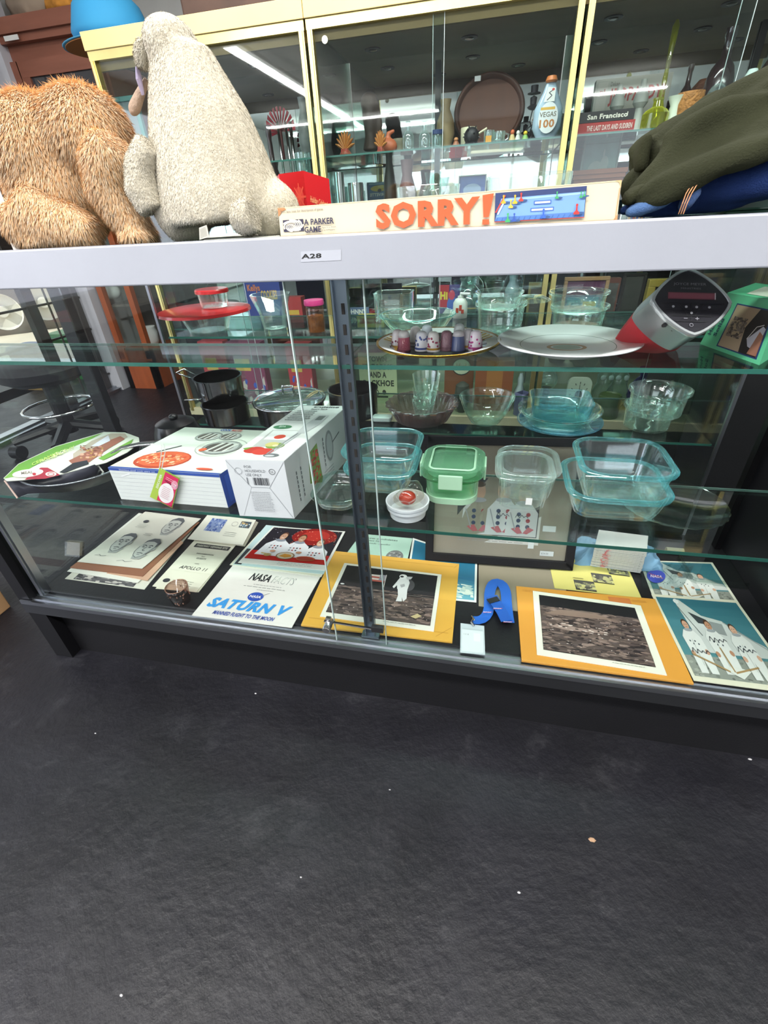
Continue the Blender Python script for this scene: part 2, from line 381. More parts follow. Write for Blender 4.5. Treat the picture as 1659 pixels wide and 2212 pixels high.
# street door on the left wall
d = tag(bpy.data.objects.new('door_1', None)); COL.objects.link(d); d.location = (-2.7, 1.75, 0); d['kind'] = 'structure'; _mtx[d.name] = Matrix.Translation((-2.7, 1.75, 0))
obj('door_jamb', G().box(-2.74, -2.62, 2.2, 2.32, 0, 2.05), mat('#c9cad2', .4), d)
obj('threshold', G().box(-2.76, -2.63, 1.2, 2.3, 0, .02).box(-2.72, -2.67, 1.2, 2.3, .02, .03), ALU, d)
DK = mat('#26211f', .5)
for yy, ww in [(1.78, .07), (2.13, .05)]: obj('door_stile', G().box(-2.73, -2.69, yy, yy + ww, 0.02, 2.03), DK, d)
for yy in (1.94, 2.04): obj('security_bar', G().tube([(-2.7, yy, .02), (-2.7, yy, 2.03)], .006), DK, d)
obj('pull_bar', G().tube([(-2.69, 2.2, 1.9), (-2.66, 2.12, 1.8), (-2.66, 2.1, .2), (-2.69, 2.18, .12), (-2.69, 2.3, .12)], .007), DK, d)
for zz in (.42, .62): obj('crossbar', G().box(-2.715, -2.7, 1.25, 2.2, zz, zz + .012), DK, d)
# street outside
gm = mat('#c9bba6', .9, var=.12, vs=2, bump=.3, bs=30)
tag(obj('ground', G().box(-16, -2.8, .9, 14, -.12, -.02), gm, rec=False), kind='structure')
obj('trim_1', G().box(-3.6, -3.35, .9, 6, -.02, .0), mat('#e0a83a', .7), kind='structure', rec=False)
def bin_(pl, pr, pt, pb, col, lidc, label):
    b = at((pl + pr) / 2, pb, z=-.02); s_ = mpp(b); hw = (pr - pl) / 2 * s_; h = at((pl + pr) / 2, pt, y=b.y).z + .02; t = thing('waste_bin', label, 'bin', b)
    obj('bin_body', G().rr([(-.02, 0.0), (0, h * .86)], hw * 2, hw * 1.8, .03, (0, hw * .9, 0)), mat(col, .5), t, world=False)
    obj('lid', G().rr([(.015, h * .86), (.02, h * .9), (.0, h)], hw * 2, hw * 1.8, .04, (0, hw * .9, 0)), mat(lidc, .4), t, world=False)
bin_(132, 208, 722, 826, '#3c9a52', '#2c7a44', 'green wheelie bin outside the street door')
bin_(48, 112, 752, 850, '#c9a25c', '#7d88a4', 'tan waste bin with blue-grey lid outside, left of the green one')
tw = thing('parked_trailer', 'pale trailer parked across the street, seen through the door', 'trailer', (-6.2, 4.9, 0))
def wheelat(px, py, r):
    c = at(px, py, y=4.6 + (px - 95) * .004); g = G(); M = Matrix.Translation(c) @ Matrix.Rotation(math.radians(40), 4, 'Z') @ Matrix.Rotation(math.pi / 2, 4, 'X')
    g.lathe([(r * .62, -.1), (r * .9, -.11), (r, -.07), (r, .07), (r * .9, .11), (r * .62, .1)], n=32, cap=False).xf(M); o = obj('tyre', g, mat('#6b625a', .9), tw, smooth=True)
    g = G().lathe([(r * .62, -.02), (r * .62, .09), (r * .55, .05), (r * .2, .03), (r * .18, .1), (.001, .1)], n=28, cap=False).xf(M); h = obj('wheel_rim', g, mat('#d8d2c6', .4), o)
wheelat(95, 652, .33); wheelat(8, 672, .33)
obj('trailer_frame', G().box(-10, -5.0, 5.3, 7.2, .55, 2.2), mat('#c2bcb6', .5), tw)
# ceiling light fixtures
for i, (tx, ty, ln, ax, pw) in enumerate(TUBES):
    t = thing('ceiling_light', None, 'light', (tx, ty, 2.4), group='tube lights on the shop ceiling')
    t['label'] = ['long white tube light across the far end of the shop ceiling', 'short white tube light across the far end of the shop ceiling', 'white tube light running lengthwise along the shop ceiling', 'added white tube light on the ceiling just behind the camera, left', 'added white tube light on the ceiling just behind the camera, right', 'added white tube light on the ceiling above the rear display case'][i]  # last three fixtures are added for light around the cases
    a, b = (ln / 2, .09) if ax == 'x' else (.09, ln / 2)
    obj('housing', G().box(-a, a, -b, b, .0, .035), WHITE, t, world=False)
# ================================================================== FRONT DISPLAY CASE
XL, XR, YB, DZ = -1.114, .625, .475, .22
case = thing('display_case', 'long low glass display case with silver top rail and black base in the foreground', 'display case', (-.25, .24, 0))
obj('top_rail', G().box(-1.6, 1.2, -.004, .03, .914, .964), mat('#9c9fa8', .42, bump=.02, bs=300, var=.02), case, bevel=.002)
obj('rear_rail', G().box(-1.12, XR, YB - .03, YB, .935, .962), ALU, case)
obj('left_end_rail', G().box(-1.6, -1.114, .03, .5, .93, .962), BLACK, case)
tg = G().box(-1.6, 1.2, .03, YB, .9575, .9635); obj('top_glass', tg, glass('#dfeeea', '#8fb5ab'), case)
rl = Draw(at(596, 570, y=-.004), at(800, 560, y=-.004), at(800, 530, y=-.004), at(596, 540, y=-.004), 204, 30)
rl.rect('#abaeb7', 56, 1, 143, 24); rl.up().text('#151515', 'A28', 57, 8, 10.5, 44, bold=.03)
lab = rl.done(case, 'shelf_label', label='pale label tape reading A28')
# bottom track and base
tr = G(); tr.box(-1.105, 1.2, -.008, .03, .205, .213); obj('door_track', tr, ALU, case)
tr = G(); tr.box(-1.105, 1.2, -.008, -.004, .213, .2165).box(-1.105, 1.2, .004, .008, .213, .2165).box(-1.105, 1.2, .018, .022, .213, .2165); obj('track_ridge', tr, ALU, case)
obj('base_rail', G().box(-1.114, 1.2, -.004, .03, .17, .205), ALUD, case)
obj('kick_board', G().box(-1.06, 1.2, .03, .045, 0, .17), BLACK, case)
obj('deck', G().box(-1.08, XR, .03, YB, .2, DZ), mat('#161619', .4, spec=.35, bump=.05, bs=120, var=.15), case)
for (a, b, c, e) in [(-1.114, -1.06, 0.0, .05), (-1.114, -1.06, YB - .05, YB), (XR - .02, XR + .04, YB - .05, YB)]: obj('leg', G().box(a, b, c, e, 0, .17), BLACK2, case)
obj('corner_post', G().box(-1.114, -1.078, -.002, .03, .17, .914), BLACK2, case)
obj('corner_post', G().box(-1.114, -1.078, YB - .03, YB, .17, .935), BLACK2, case)
obj('end_panel', G().box(XR, XR + .02, .0, YB, .17, .93), mat('#101013', .3), case, label='black end panel')
obj('side_glass', G().box(-1.078, -1.073, .03, YB - .03, .22, .93), glass(), case)
obj('upright', G().box(-1.062, -1.045, .016, .034, .222, .914).box(-1.058, -1.049, .012, .016, .222, .914), ALU, case)
obj('rear_upright', G().box(XR - .02, XR - .005, YB - .02, YB, .222, .93), mat('#2a2a2c', .3, 1.0), case)
# slotted shelf standard
sx0, sx1 = -.2155, -.1935
sd = obj('shelf_standard', G().box(sx0, sx1, .028, .031, .222, .914).box(sx0, sx0 + .0025, .02, .03, .222, .914).box(sx1 - .0025, sx1, .02, .03, .222, .914).box(sx0 - .008, sx1 + .008, .018, .035, .22, .226), mat('#8e99a6', .3, 1.0, var=.05), case)
sg = G().box(-.0022, .0022, 0, .002, -.007, .007)
s0 = None
for i in range(23):
    z = .27 + i * .0275
    if s0 is None:
        s0 = obj('slot', sg, mat('#2c2420', .8), sd, world=False); s0.location = mw(sd).inverted() @ Vector(((sx0 + sx1) / 2 + .002, .0262, z))
    else:
        c = s0.copy(); COL.objects.link(c); c.parent = sd; c.location = mw(sd).inverted() @ Vector(((sx0 + sx1) / 2 + .002, .0262, z))
# sliding glass doors
ax = at(690, 1130, y=.006).x; bx = at(810, 1000, y=.014).x
ED = mat('#b9cbc9', .25, spec=.8)
CG = glass('#fdfefe', '#dfecea', gloss=.45)
o = obj('sliding_door', G().box(ax, XR + .02, .0055, .0065, .2135, .915), CG, case); obj('ground_edge', G().box(ax - .0008, ax + .0008, .004, .009, .2135, .915), ED, o)
o = obj('sliding_door', G().box(-1.076, bx, .0135, .0145, .2135, .915), CG, case); obj('ground_edge', G().box(bx - .0008, bx + .0008, .0115, .0165, .2135, .915), ED, o)
# ratchet lock
lk = thing('display_lock', 'black ratchet bar lock with chrome cylinder on the sliding glass doors', 'lock', at(710, 1345, y=-.004))
p0, p1 = at(700, 1341, y=-.002), at(828, 1362, y=.006)
obj('ratchet_bar', G().tube([p0, p1], .0035, 6, .35), mat('#2b2b2d', .4, .6), lk)
q = at(815, 1360, y=.004); obj('end_clip', G().box(q.x - .012, q.x + .013, .001, .011, q.z - .006, q.z + .007), mat('#242426', .4), lk)
c = at(710, 1348, y=-.01)
M = Matrix.Translation(c) @ Matrix.Rotation(math.pi / 2, 4, 'X')
obj('lock_cylinder', G().lathe([(.0065, -.012), (.0085, -.01), (.0085, .016), (.007, .019), (.003, .0195)], n=24).xf(M), CHROME, lk, smooth='auto')
obj('lock_collar', G().box(c.x - .006, c.x + .006, -.012, -.002, c.z + .004, c.z + .016), CHROME, lk, bevel=.002)
# shelves of the front case
SG = glass('#f6faf8', '#c3dcd6', gloss=.8); EDG = mat('#2f665b', .15, spec=.8, var=.08, vs=6); EDW = mat('#8fb4ad', .2, spec=.8)
def shelf(name, label, x0, x1, y0, y1, z, t=.006, m=SG, em=EDG, back=True, group=None):
    o = obj(name, G().box(x0, x1, y0 + .0006, y1 - .0006, z - t, z), m, label=label, cat='shelf', group=group)
    obj('polished_edge', G().box(x0, x1, y0 - .0006, y0 + .0006, z - t, z), em, o)
    if back: obj('back_edge', G().box(x0, x1, y1 - .0006, y1 + .0004, z - t * .8, z), EDW, o)
    return o
Z1 = at(830, 789, y=.026).z; Z2 = at(1100, 1161, y=.026).z
Y1 = at(560, 742, z=Z1).y; Y2 = at(1471, 1060, z=Z2).y
shelf('glass_shelf', 'upper glass shelf of the front case, left of the slotted post', -1.07, -.214, .026, Y1, Z1)
shelf('glass_shelf', 'upper glass shelf under the thimble plate and the clock radio', -.212, XR, .026, Y1 + .01, Z1)
EDD = mat('#23544a', .15, spec=.8)
shelf('glass_shelf', 'lower glass shelf holding the cookware box and blender box', -1.07, -.214, .026, Y2 + .06, Z2, em=EDD)
shelf('glass_shelf', 'lower glass shelf holding the glass food dishes', -.212, XR, .026, Y2 + .02, Z2, em=EDD)
# ================================================================== REAR DISPLAY CASE
RY = .65
rear = thing('display_case', 'second glass display case standing behind the front one', 'display case', (-.2, .87, 0))
obj('kick_board', G().box(-.95, .6, RY + .03, RY + .05, 0, .1), BLACK2, rear)
obj('deck', G().box(-.98, .62, RY + .03, 1.09, .1, .13), mat('#1a1b1d', .4), rear)
obj('base_rail', G().box(-.98, .62, RY, RY + .03, .08, .135), BLACK, rear)
obj('top_rail', G().box(-.98, .62, RY - .02, RY, .9, .94), ALU, rear)
obj('top_glass', G().box(-.98, .62, RY, 1.1, .93, .936), glass('#dfeeea', '#8fb5ab'), rear)
for x in (-.98, .612): obj('corner_post', G().box(x, x + .008, RY - .005, RY + .003, .13, .9), ALU, rear)
for x in (-.98, .616): obj('end_glass', G().box(x, x + .004, RY + .01, 1.09, .13, .93), glass(), rear)
obj('rear_board', G().box(-.95, .6, 1.09, 1.1, .0, .12), BLACK2, rear)
ZR1 = at(830, 726, y=RY + .02).z; ZR2 = at(830, 931, y=RY + .02).z
shelf('glass_shelf', 'upper glass shelf of the rear case under the clear round bowls', -.97, .61, RY + .02, 1.0, ZR1)
shelf('glass_shelf', 'lower glass shelf of the rear case under the pots and pie dishes', -.97, .612, RY + .02, 1.03, ZR2)
# black cabinet at the right rear
bc = thing('black_cabinet', 'plain black cabinet side to the right behind the display cases', 'cabinet', (1.2, 1.3, 0))
obj('carcass', G().box(.665, 1.9, 1.0, 1.5, .05, .93), mat('#0f0f12', .4, bump=.1, bs=80, var=.2), bc, bevel=.004)
obj('plinth', G().box(.69, 1.88, 1.03, 1.5, 0, .05), BLACK2, bc)
obj('door', G().box(1.28, 1.88, .985, 1.0, .08, .9), mat('#131316', .4), bc)
# ================================================================== GOLD-FRAMED WALL CABINETS
GY, GB, GCZ = 1.6, 2.156, 1.579
WOODY = mat('#ecd08c', .45, var=.06, vs=3, bump=.02)
WOODG = mat('#c6b291', .5, var=.07, vs=2, stretch=(1, 6, 1))
MIR = mat('#e4e8e6', .015, 1.0)
SPX = [-1.655, -.735, .225, 1.185]
def gold_cabinet(i, label):
    x0, x1 = SPX[i], SPX[i + 1]; t = thing('wall_cabinet', label, 'cabinet', ((x0 + x1) / 2, GY + .27, 0))
    obj('header', G().box(x0 + .001, x1 - .001, GY - .02, GY + .03, 1.585, 1.64), WOODY, t, bevel=.002)
    obj('ceiling_board', G().box(x0, x1, GY + .02, GB, GCZ, GCZ + .02), WOODG, t)
    obj('top_board', G().box(x0, x1, GY + .03, GB + .02, 1.6, 1.64), mat('#6b4a35', .5), t)
    obj('header_back', G().box(x0, x1, GY + .015, GY + .03, 1.53, 1.585), mat('#8a7440', .5), t)
    obj('frame_rail', G().box(x0 + .004, x1 - .004, GY - .012, GY + .012, 1.557, 1.585), GOLD, t)
    for xx in (x0 + .006, x1 - .026): obj('frame_stile', G().box(xx, xx + .02, GY - .012, GY + .012, .1, 1.557).box(xx + .006, xx + .014, GY - .015, GY - .011, .1, 1.557), GOLD, t)
    obj('mirror_back', G().box(x0 + .01, x1 - .01, GB, GB + .006, .11, GCZ), MIR, t)
    for xx in (x0 + .003, x1 - .008): obj('side_glass', G().box(xx, xx + .005, GY + .02, GB, .11, GCZ), glass('#e3eeea', '#9fc0b6'), t)
    obj('floor_board', G().box(x0, x1, GY - .01, GB, .075, .115), mat('#c7bd9a', .45), t)
    obj('plinth', G().box(x0, x1, GY + .02, GB, 0, .075), BLACK, t)
    mid = (x0 + x1) / 2
    o = obj('sliding_door', G().box(x0 + .02, mid + .02, GY + .002, GY + .004, .12, 1.557), glass('#f6fbfa', '#c2d6d1', gloss=.9), t)
    obj('ground_edge', G().box(mid + .0195, mid + .021, GY + .001, GY + .005, .12, 1.557), ED, o)
    o = obj('sliding_door', G().box(mid - .02, x1 - .02, GY + .008, GY + .01, .12, 1.557), glass('#f6fbfa', '#c2d6d1', gloss=.9), t)
    obj('ground_edge', G().box(mid - .021, mid - .0195, GY + .007, GY + .011, .12, 1.557), ED, o)
    if i == 1:
        c = at(702, 86, y=GY - .001); obj('key_lock', G().lathe([(.011, -.003), (.011, .003)], n=20).xf(Matrix.Translation(c) @ Matrix.Rotation(math.pi / 2, 4, 'X') @ Matrix.Scale(1, 4)), mat('#d8d4c0', .3, 1), t)
    dx = (i - 1) * .95
    for (cx, cyy) in [(.035, 1.77), (-.356, 1.765), (-.175, 2.01), (-.58, 2.0)]:
        c = (cx + dx + (0 if i < 2 else .0), cyy, GCZ); g = G().lathe([(.034, -.003), (.034, .001)], c, 28)
        l = obj('downlight', g, mat('#2b2622', .4), t); obj('lamp', G().lathe([(.012, -.006), (.018, -.004), (.018, -.0032)], c, 16), mat('#9a958c', .2, .9), l)
    for z, nm in [(.54, 'd'), (.86, 'c')]: pass
    return t
gold_cabinet(0, 'gold framed glass cabinet farthest left, behind the plush toys')
gold_cabinet(1, 'gold framed mirrored glass cabinet in the middle, with the round tray')
gold_cabinet(2, 'gold framed glass cabinet on the right, behind the folded clothes')
for i, nm in enumerate(['left gold cabinet', 'middle gold cabinet', 'right gold cabinet']):
    x0, x1 = SPX[i] + .012, SPX[i + 1] - .012
    shelf('glass_shelf', 'upper glass shelf inside the ' + nm, x0, x1, GY + .03, 2.06, 1.2, m=glass('#dceae6', '#8fb9ae'))
    shelf('glass_shelf', 'middle glass shelf inside the ' + nm, x0, x1, GY + .03, 2.1, .88, m=glass('#dceae6', '#8fb9ae'))
    shelf('glass_shelf', 'lower glass shelf inside the ' + nm, x0, x1, GY + .03, 2.1, .535, m=glass('#dceae6', '#8fb9ae'))
# slotted standards on the back mirror
for i, (px, pyb) in enumerate([(1425, 850), (940, 640)]):
    x = at(px, pyb, y=2.14).x; o = obj('shelf_standard', G().box(x - .012, x + .012, 2.14, 2.15, .12, 1.55), BLACK2, label='black slotted shelf standard at the back of the ' + ['right', 'middle'][i] + ' gold cabinet', cat='bracket strip')
    for k in range(10):
        obj('slot', G().box(x - .003, x + .003, 2.138, 2.1405, .2 + k * .06, .225 + k * .06), mat('#8a8a88', .5), o)
# reddish wood cabinets on the left
WR = mat('#8e5846', .45, var=.12, vs=4, stretch=(1, 1, 6), bump=.03); WO = mat('#a8552c', .45, var=.12, vs=4, stretch=(6, 6, 1), bump=.03)
wc = thing('wall_cupboard', 'reddish wooden cupboard with dark glass doors high on the left', 'cupboard', (-2.38, 2.4, 1.25))
obj('carcass', G().box(-2.69, -2.06, 2.26, 2.6, 1.25, 1.86), WR, wc); obj('cornice', G().box(-2.69, -2.03, 2.2, 2.6, 1.86, 1.92).box(-2.69, -2.045, 2.22, 2.6, 1.83, 1.86), WR, wc)
for (a, b) in [(-2.69, -2.582), (-2.576, -2.075)]:
    fr = obj('cabinet_door', G().box(a, min(a + .05, b - .03), 2.235, 2.26, 1.27, 1.765).box(b - .06, b, 2.235, 2.26, 1.27, 1.765).box(a, b, 2.234, 2.26, 1.7, 1.766).box(a, b, 2.234, 2.26, 1.26, 1.31), WR, wc)
    obj('door_pane', G().box(a + .02, b - .05, 2.246, 2.25, 1.3, 1.71), mat('#3a3a40', .06, spec=.8), fr)
dr = Draw(Vector((-2.62, 2.199, 1.8)), Vector((-2.56, 2.199, 1.8)), Vector((-2.56, 2.199, 1.83)), Vector((-2.62, 2.199, 1.83)), off=.03)
c1 = at(12, 90, y=2.2); c2 = at(38, 74, y=2.2)
obj('price_label', G().box(c1.x, c2.x, 2.197, 2.2, c1.z, c2.z), WHITE, wc)
wl2 = thing('curio_cabinet', 'orange-brown wooden curio cabinet with glass front beside the street door', 'cabinet', (-2.46, 2.4, 0))
obj('frame', G().box(-2.585, -2.545, 2.24, 2.28, .0, 1.2).box(-2.37, -2.33, 2.24, 2.28, 0, 1.2).box(-2.585, -2.33, 2.24, 2.28, 0, .27).box(-2.585, -2.33, 2.24, 2.6, 1.17, 1.2).box(-2.585, -2.33, 2.28, 2.6, 0, .27), WO, wl2)
obj('moulding', G().box(-2.59, -2.325, 2.232, 2.24, .2, .215), WO, wl2)
obj('back_panel', G().box(-2.58, -2.335, 2.58, 2.6, .27, 1.17), mat('#57544f', .6), wl2)
obj('glass_front', G().box(-2.55, -2.365, 2.262, 2.266, .27, 1.17), glass(), wl2)
obj('shelf_board', G().box(-2.57, -2.345, 2.29, 2.58, .55, .565), mat('#6b6660', .5), wl2)
# goose figurine
c = at(272, 735, y=2.36)
gs = thing('goose_figurine', 'white goose figurine inside the curio cabinet', 'figurine', (c.x, 2.38, .565))
obj('body', blob([('e', (0, 0, .07), (.07, .045, .05)), ('t', [(-.03, 0, .09), (-.055, 0, .15), (-.05, 0, .2), (-.035, 0, .225)], [.028, .018, .016, .018]), ('e', (-.04, 0, .228), (.026, .02, .02))], .006), mat('#d8dad6', .35), gs, world=False, smooth=True)
obj('beak', G().tube([(-.06, 0, .226), (-.095, 0, .215)], [.009, .003], 8), mat('#c98a3a', .4), gs, world=False)
jg = G().lathe([(.03, 0), (.045, .03), (.05, .09), (.04, .12), (.044, .13), (.04, .125), (.001, .01)], (-2.42, 2.42, .27), 24); obj('jug', jg, WHITE, label='small white pot at the bottom of the curio cabinet', cat='pot', smooth=True)
# dark storage cabinet between curio and gold cabinets
dc = thing('storage_cabinet', 'tall dark navy cabinet between wooden and gold cabinets', 'cabinet', (-2.0, 2.5, 0))
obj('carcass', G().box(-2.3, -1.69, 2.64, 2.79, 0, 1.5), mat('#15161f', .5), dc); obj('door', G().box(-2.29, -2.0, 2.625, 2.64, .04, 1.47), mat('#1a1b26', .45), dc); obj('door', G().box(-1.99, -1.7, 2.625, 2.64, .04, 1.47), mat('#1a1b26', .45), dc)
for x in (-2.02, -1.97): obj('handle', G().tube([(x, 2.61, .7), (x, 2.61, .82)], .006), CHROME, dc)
# ================================================================== PAPERS ON THE BLACK DECK
PAPER = '#e4e6d6'; INK = '#23232a'
def deck(px, lift=0.0, t=.001): return slab(px, DZ + lift, t)
SKIN = ['#c49a80', '#b88a6c', '#cfa68c']
def face_sketch(D, x, y, s, rot=0.0):
    def T(a, b): return (x + s * (a * math.cos(rot) - b * math.sin(rot)), y + s * (a * math.sin(rot) + b * math.cos(rot)))
    def P(c, pts): D.poly(c, [T(*p) for p in pts])
    def E(c, a, b, ra, rb): P(c, [(a + ra * math.cos(t), b + rb * math.sin(t)) for t in [2 * math.pi * i / 16 for i in range(16)]])
    def Ln(c, pts, w=.05): D.pl(c, [T(*p) for p in pts], w * s)
    P('#a9aba6', [(-.2, -1.1), (.35, -1.1), (.6, -.6), (-.4, -.55)]); D.up()
    P('#c3c5be', [(-.5, .2), (-.48, -.35), (-.3, -.75), (0, -.95), (.3, -.78), (.5, -.35), (.56, .2), (.5, .7), (.2, 1.0), (-.2, 1.0), (-.45, .7)]); D.up()
    P('#5a5c60', [(-.47, .5), (-.42, .85), (-.1, 1.12), (.3, 1.1), (.6, .75), (.62, .2), (.52, .1), (.45, .62), (.1, .78), (-.3, .75)]); D.up()
    P('#8f918f', [(.2, -.75), (.5, -.35), (.56, .2), (.45, .1), (.38, -.35)]); E('#b0b2ad', .6, 0, .1, .2); D.up()
    for a in (-.22, .22):
        Ln('#3a3b40', [(a - .14, .3), (a, .36), (a + .14, .29)], .07); E('#3f4044', a, .15, .09, .05)
    Ln('#55565a', [(0, .2), (-.08, -.15), (.02, -.24), (.12, -.2)]); Ln('#44454a', [(-.2, -.5), (0, -.47), (.2, -.52)], .06)
    Ln('#707276', [(-.12, -.66), (.1, -.67)]); Ln('#6a6c70', [(-.5, .2), (-.48, -.35), (-.3, -.75), (0, -.95), (.3, -.78), (.5, -.35), (.56, .2)], .035)
# stack of portrait sheets: bottom one first
def paper(name, label, px, lift, col, cat='paper', t=.0012, W=1., H=1., group=None, rough=.6):
    g, q = deck(px, lift, t); o = obj(name, g, mat(col, rough, var=.03), label=label, cat=cat, group=group); return o, Draw(*q, W=W, H=H)
o, D = paper('photo_sheet', 'lowest sheet of the portrait stack, its front edge showing a grey picture', [(140, 1250), (312, 1273), (420, 1140), (300, 1110)], 0, '#dcdccd', W=10, H=12)
D.rect('#5b5a5c', 1, .1, 8.6, 2); D.speck(['#8a8785', '#3b3a3d', '#c4bfb8'], 1, .1, 8.6, 2, 90, .22); D.done(o)
o, D = paper('photo_sheet', 'white sheet under the brown card in the portrait stack', [(145, 1234), (297, 1259), (425, 1132), (300, 1108)], .003, '#e6e7dc')
o, D = paper('brown_card', 'brown card sheet just under the top portrait sheet', [(151, 1226), (308, 1245), (431, 1128), (312, 1106)], .006, '#8f5f45', cat='card')
for i, (sh, cc) in enumerate([(0, '#d9cbb6'), (4, '#cfa88c')]):
    paper('loose_sheet', ['cream page edge on the right of the portrait stack', 'pinkish page edge on the right of the portrait stack'][i], [(230, 1238), (314 + sh, 1250 + sh), (392 + sh, 1168 + sh), (340, 1120)], .002 + i * .0025, cc)
o, D = paper('portrait_print', 'top sheet with three pencil portraits of men', [(167, 1213), (307, 1228), (434, 1120), (314, 1105)], .009, '#d9d7ca', W=11, H=14)
face_sketch(D, 7.7, 10.8, 2.3, .1); face_sketch(D, 3.1, 5.2, 2.35, .1); face_sketch(D, 8.0, 4.4, 2.4, 0.05)
D.ell('#3c3d42', 2.6, 11.2, .5, .38); D.lines('#9a9b95', 2, 10.2, 4, 3, .4, .1); D.lines('#8a8b86', 5, 8.0, 6.6, 2, .4, .12); D.pl('#66676a', [(1.6, 1.6), (2.2, 1.9), (2.6, 1.6), (3.4, 1.8)], .08); D.pl('#66676a', [(6, .9), (6.8, 1.2), (7.4, .9), (8.4, 1.2)], .08); D.done(o)
# postal covers
for i in range(3):
    paper('postal_cover', ['lowest of the small envelopes in the stack by the portraits', 'second of the small envelopes under the stamped cover', 'third small envelope, right under the stamped cover'][i], [(407 - i, 1164), (529 - i * 2, 1180 - i), (558 - i * 2, 1128 - i), (449, 1113)], i * .0028, ['#cfcdb9', '#dad8c6', '#d5c9b8'][i], cat='envelope')
o, D = paper('stamped_cover', 'white commemorative envelope with a blue cachet and a dark stamp', [(407, 1164), (525, 1177), (553, 1123), (449, 1111)], .0088, '#dfe0d2', cat='envelope', W=16, H=9)
D.rect('#7f93bd', 2.4, 3.2, 7.4, 7.8); D.up(); D.speck(['#5a74b0', '#aebbd6', '#40599c'], 2.4, 3.2, 7.4, 7.8, 60, .5, 1); D.up()
D.rect('#3d4a54', 12, 5.6, 15.2, 7.9); D.up(); D.speck(['#6f8fa0', '#c9a35a', '#20262c', '#c8d2d4'], 12.2, 5.8, 15, 7.7, 24, .35, 1.4); D.ring('#77797a', 10.4, 6.6, .9, .8, .08); D.lines('#8d8f8c', 9, 3.4, 13, 3, .6, .12); D.done(o)
# guest pamphlet
o, D = paper('pamphlet', 'second copy beneath the moon-landing guest pamphlet', [(336, 1271), (429, 1279), (505, 1183), (425, 1172)], 0, '#d8d8c2', cat='pamphlet')
o, D = paper('pamphlet', 'narrow cream pamphlet reading APOLLO 11, beside the shot glass', [(329, 1266), (424, 1279), (510, 1177), (420, 1167)], .0016, '#e0decb', cat='pamphlet', W=8, H=16)
D.rect('#2e2e30', .9, 13.6, 7.5, 15); D.up(); D.text('#c9c9b8', 'PARKWAY VIEWING SITE', 1.3, 13.95, .7, 5.8, bold=.02)
D.text('#55564e', 'INFORMATION', 2.5, 11.3, .45, 3.2, bold=.02); D.text('#55564e', 'for', 3.8, 10.5, .4); D.text('#55564e', 'GUESTS', 3.2, 9.7, .5, 1.8, bold=.02); D.text('#55564e', 'visit', 3.7, 8, .35)
D.text('#2a2a2c', 'APOLLO 11', 1.7, 6.1, 1.0, 5, bold=.01, shear=.15); D.ell('#333438', 1.5, 2.1, .62, .62); D.lines('#8a8b80', 2.5, 2.4, 6.8, 3, .6, .14)
D.rect('#cdceba', 0, 10.9, 8, 10.95); D.rect('#cdceba', 0, 5.4, 8, 5.45); D.done(o)
# shot glass
c, r = spot(397, 1309, 37, DZ)
prof = [(.0, 0), (.82, 0), (.84, .05), (1.0, 1.5), (1.02, 2.1), (.96, 2.1), (.78, .55), (.3, .42), (0, .42)]
sgl = obj('shot_glass', G().lathe([(a * r * 1.22, b * r * 1.1) for a, b in prof], c, 28), glass('#e6d3cc', '#8a6a60', gloss=1.2), label='small pinkish patterned shot glass on the black deck', cat='glass', smooth=True)
obj('rim_band', G().lathe([(r * 1.245, r * 2.27), (r * 1.255, r * 2.31), (r * 1.22, r * 2.33), (r * 1.17, r * 2.31), (r * 1.175, r * 2.27)], c, 28, cap=False), mat('#b98a72', .25, .5), sgl, smooth=True)
g = G(); R2 = random.Random(4)
for k in range(26):
    a = R2.uniform(0, 6.28); zz = r * R2.uniform(.3, 1.9); rr = r * 1.22 * (.84 + .075 * zz / r) + .0006; g.ell((c.x + rr * math.cos(a), c.y + rr * math.sin(a), c.z + zz), (.0016, .0016, .0024), 6, 4)
obj('gilt_pattern', g, mat('#9a6f5c', .3, .3), sgl)
# red astronaut photo on blue folder
o, D = paper('folder', 'cream sheet lowest under the red crew photo', [(496, 1220), (694, 1246), (712, 1212), (560, 1150)], .0012, '#dcdcc8', cat='folder')
o, D = paper('folder', 'pale blue folder under the red crew photo', [(503, 1219), (699, 1240), (744, 1151), (575, 1134)], .0026, '#b9d3d4', cat='folder', W=10, H=8); D.rect('#2a3037', .1, .1, .9, 3); D.done(o)
o, D = paper('crew_photo', 'glossy photo of three people in white spacesuits before a red sky', [(514, 1215), (702, 1232), (746, 1148), (590, 1137)], .0042, '#e9e9e2', cat='photograph', W=20, H=14, rough=.25)
D.rect('#26222a', .5, 1.6, 19.4, 13.6); D.up(); D.ell('#8a1f1c', 13, 11, 5.8, 3.2); D.up(); D.ell('#b3322a', 13.2, 11.4, 3.6, 2); D.up()
D.speck(['#e0684a', '#c9432e', '#f0a080'], 7.5, 7.5, 19.2, 13.4, 60, .22, 1); D.up(); D.speck(['#e8e8f0'], .6, 9, 8, 13.4, 14, .12, 1)
D.rect('#c0241d', .5, 1.6, 19.4, 4.6); D.up()
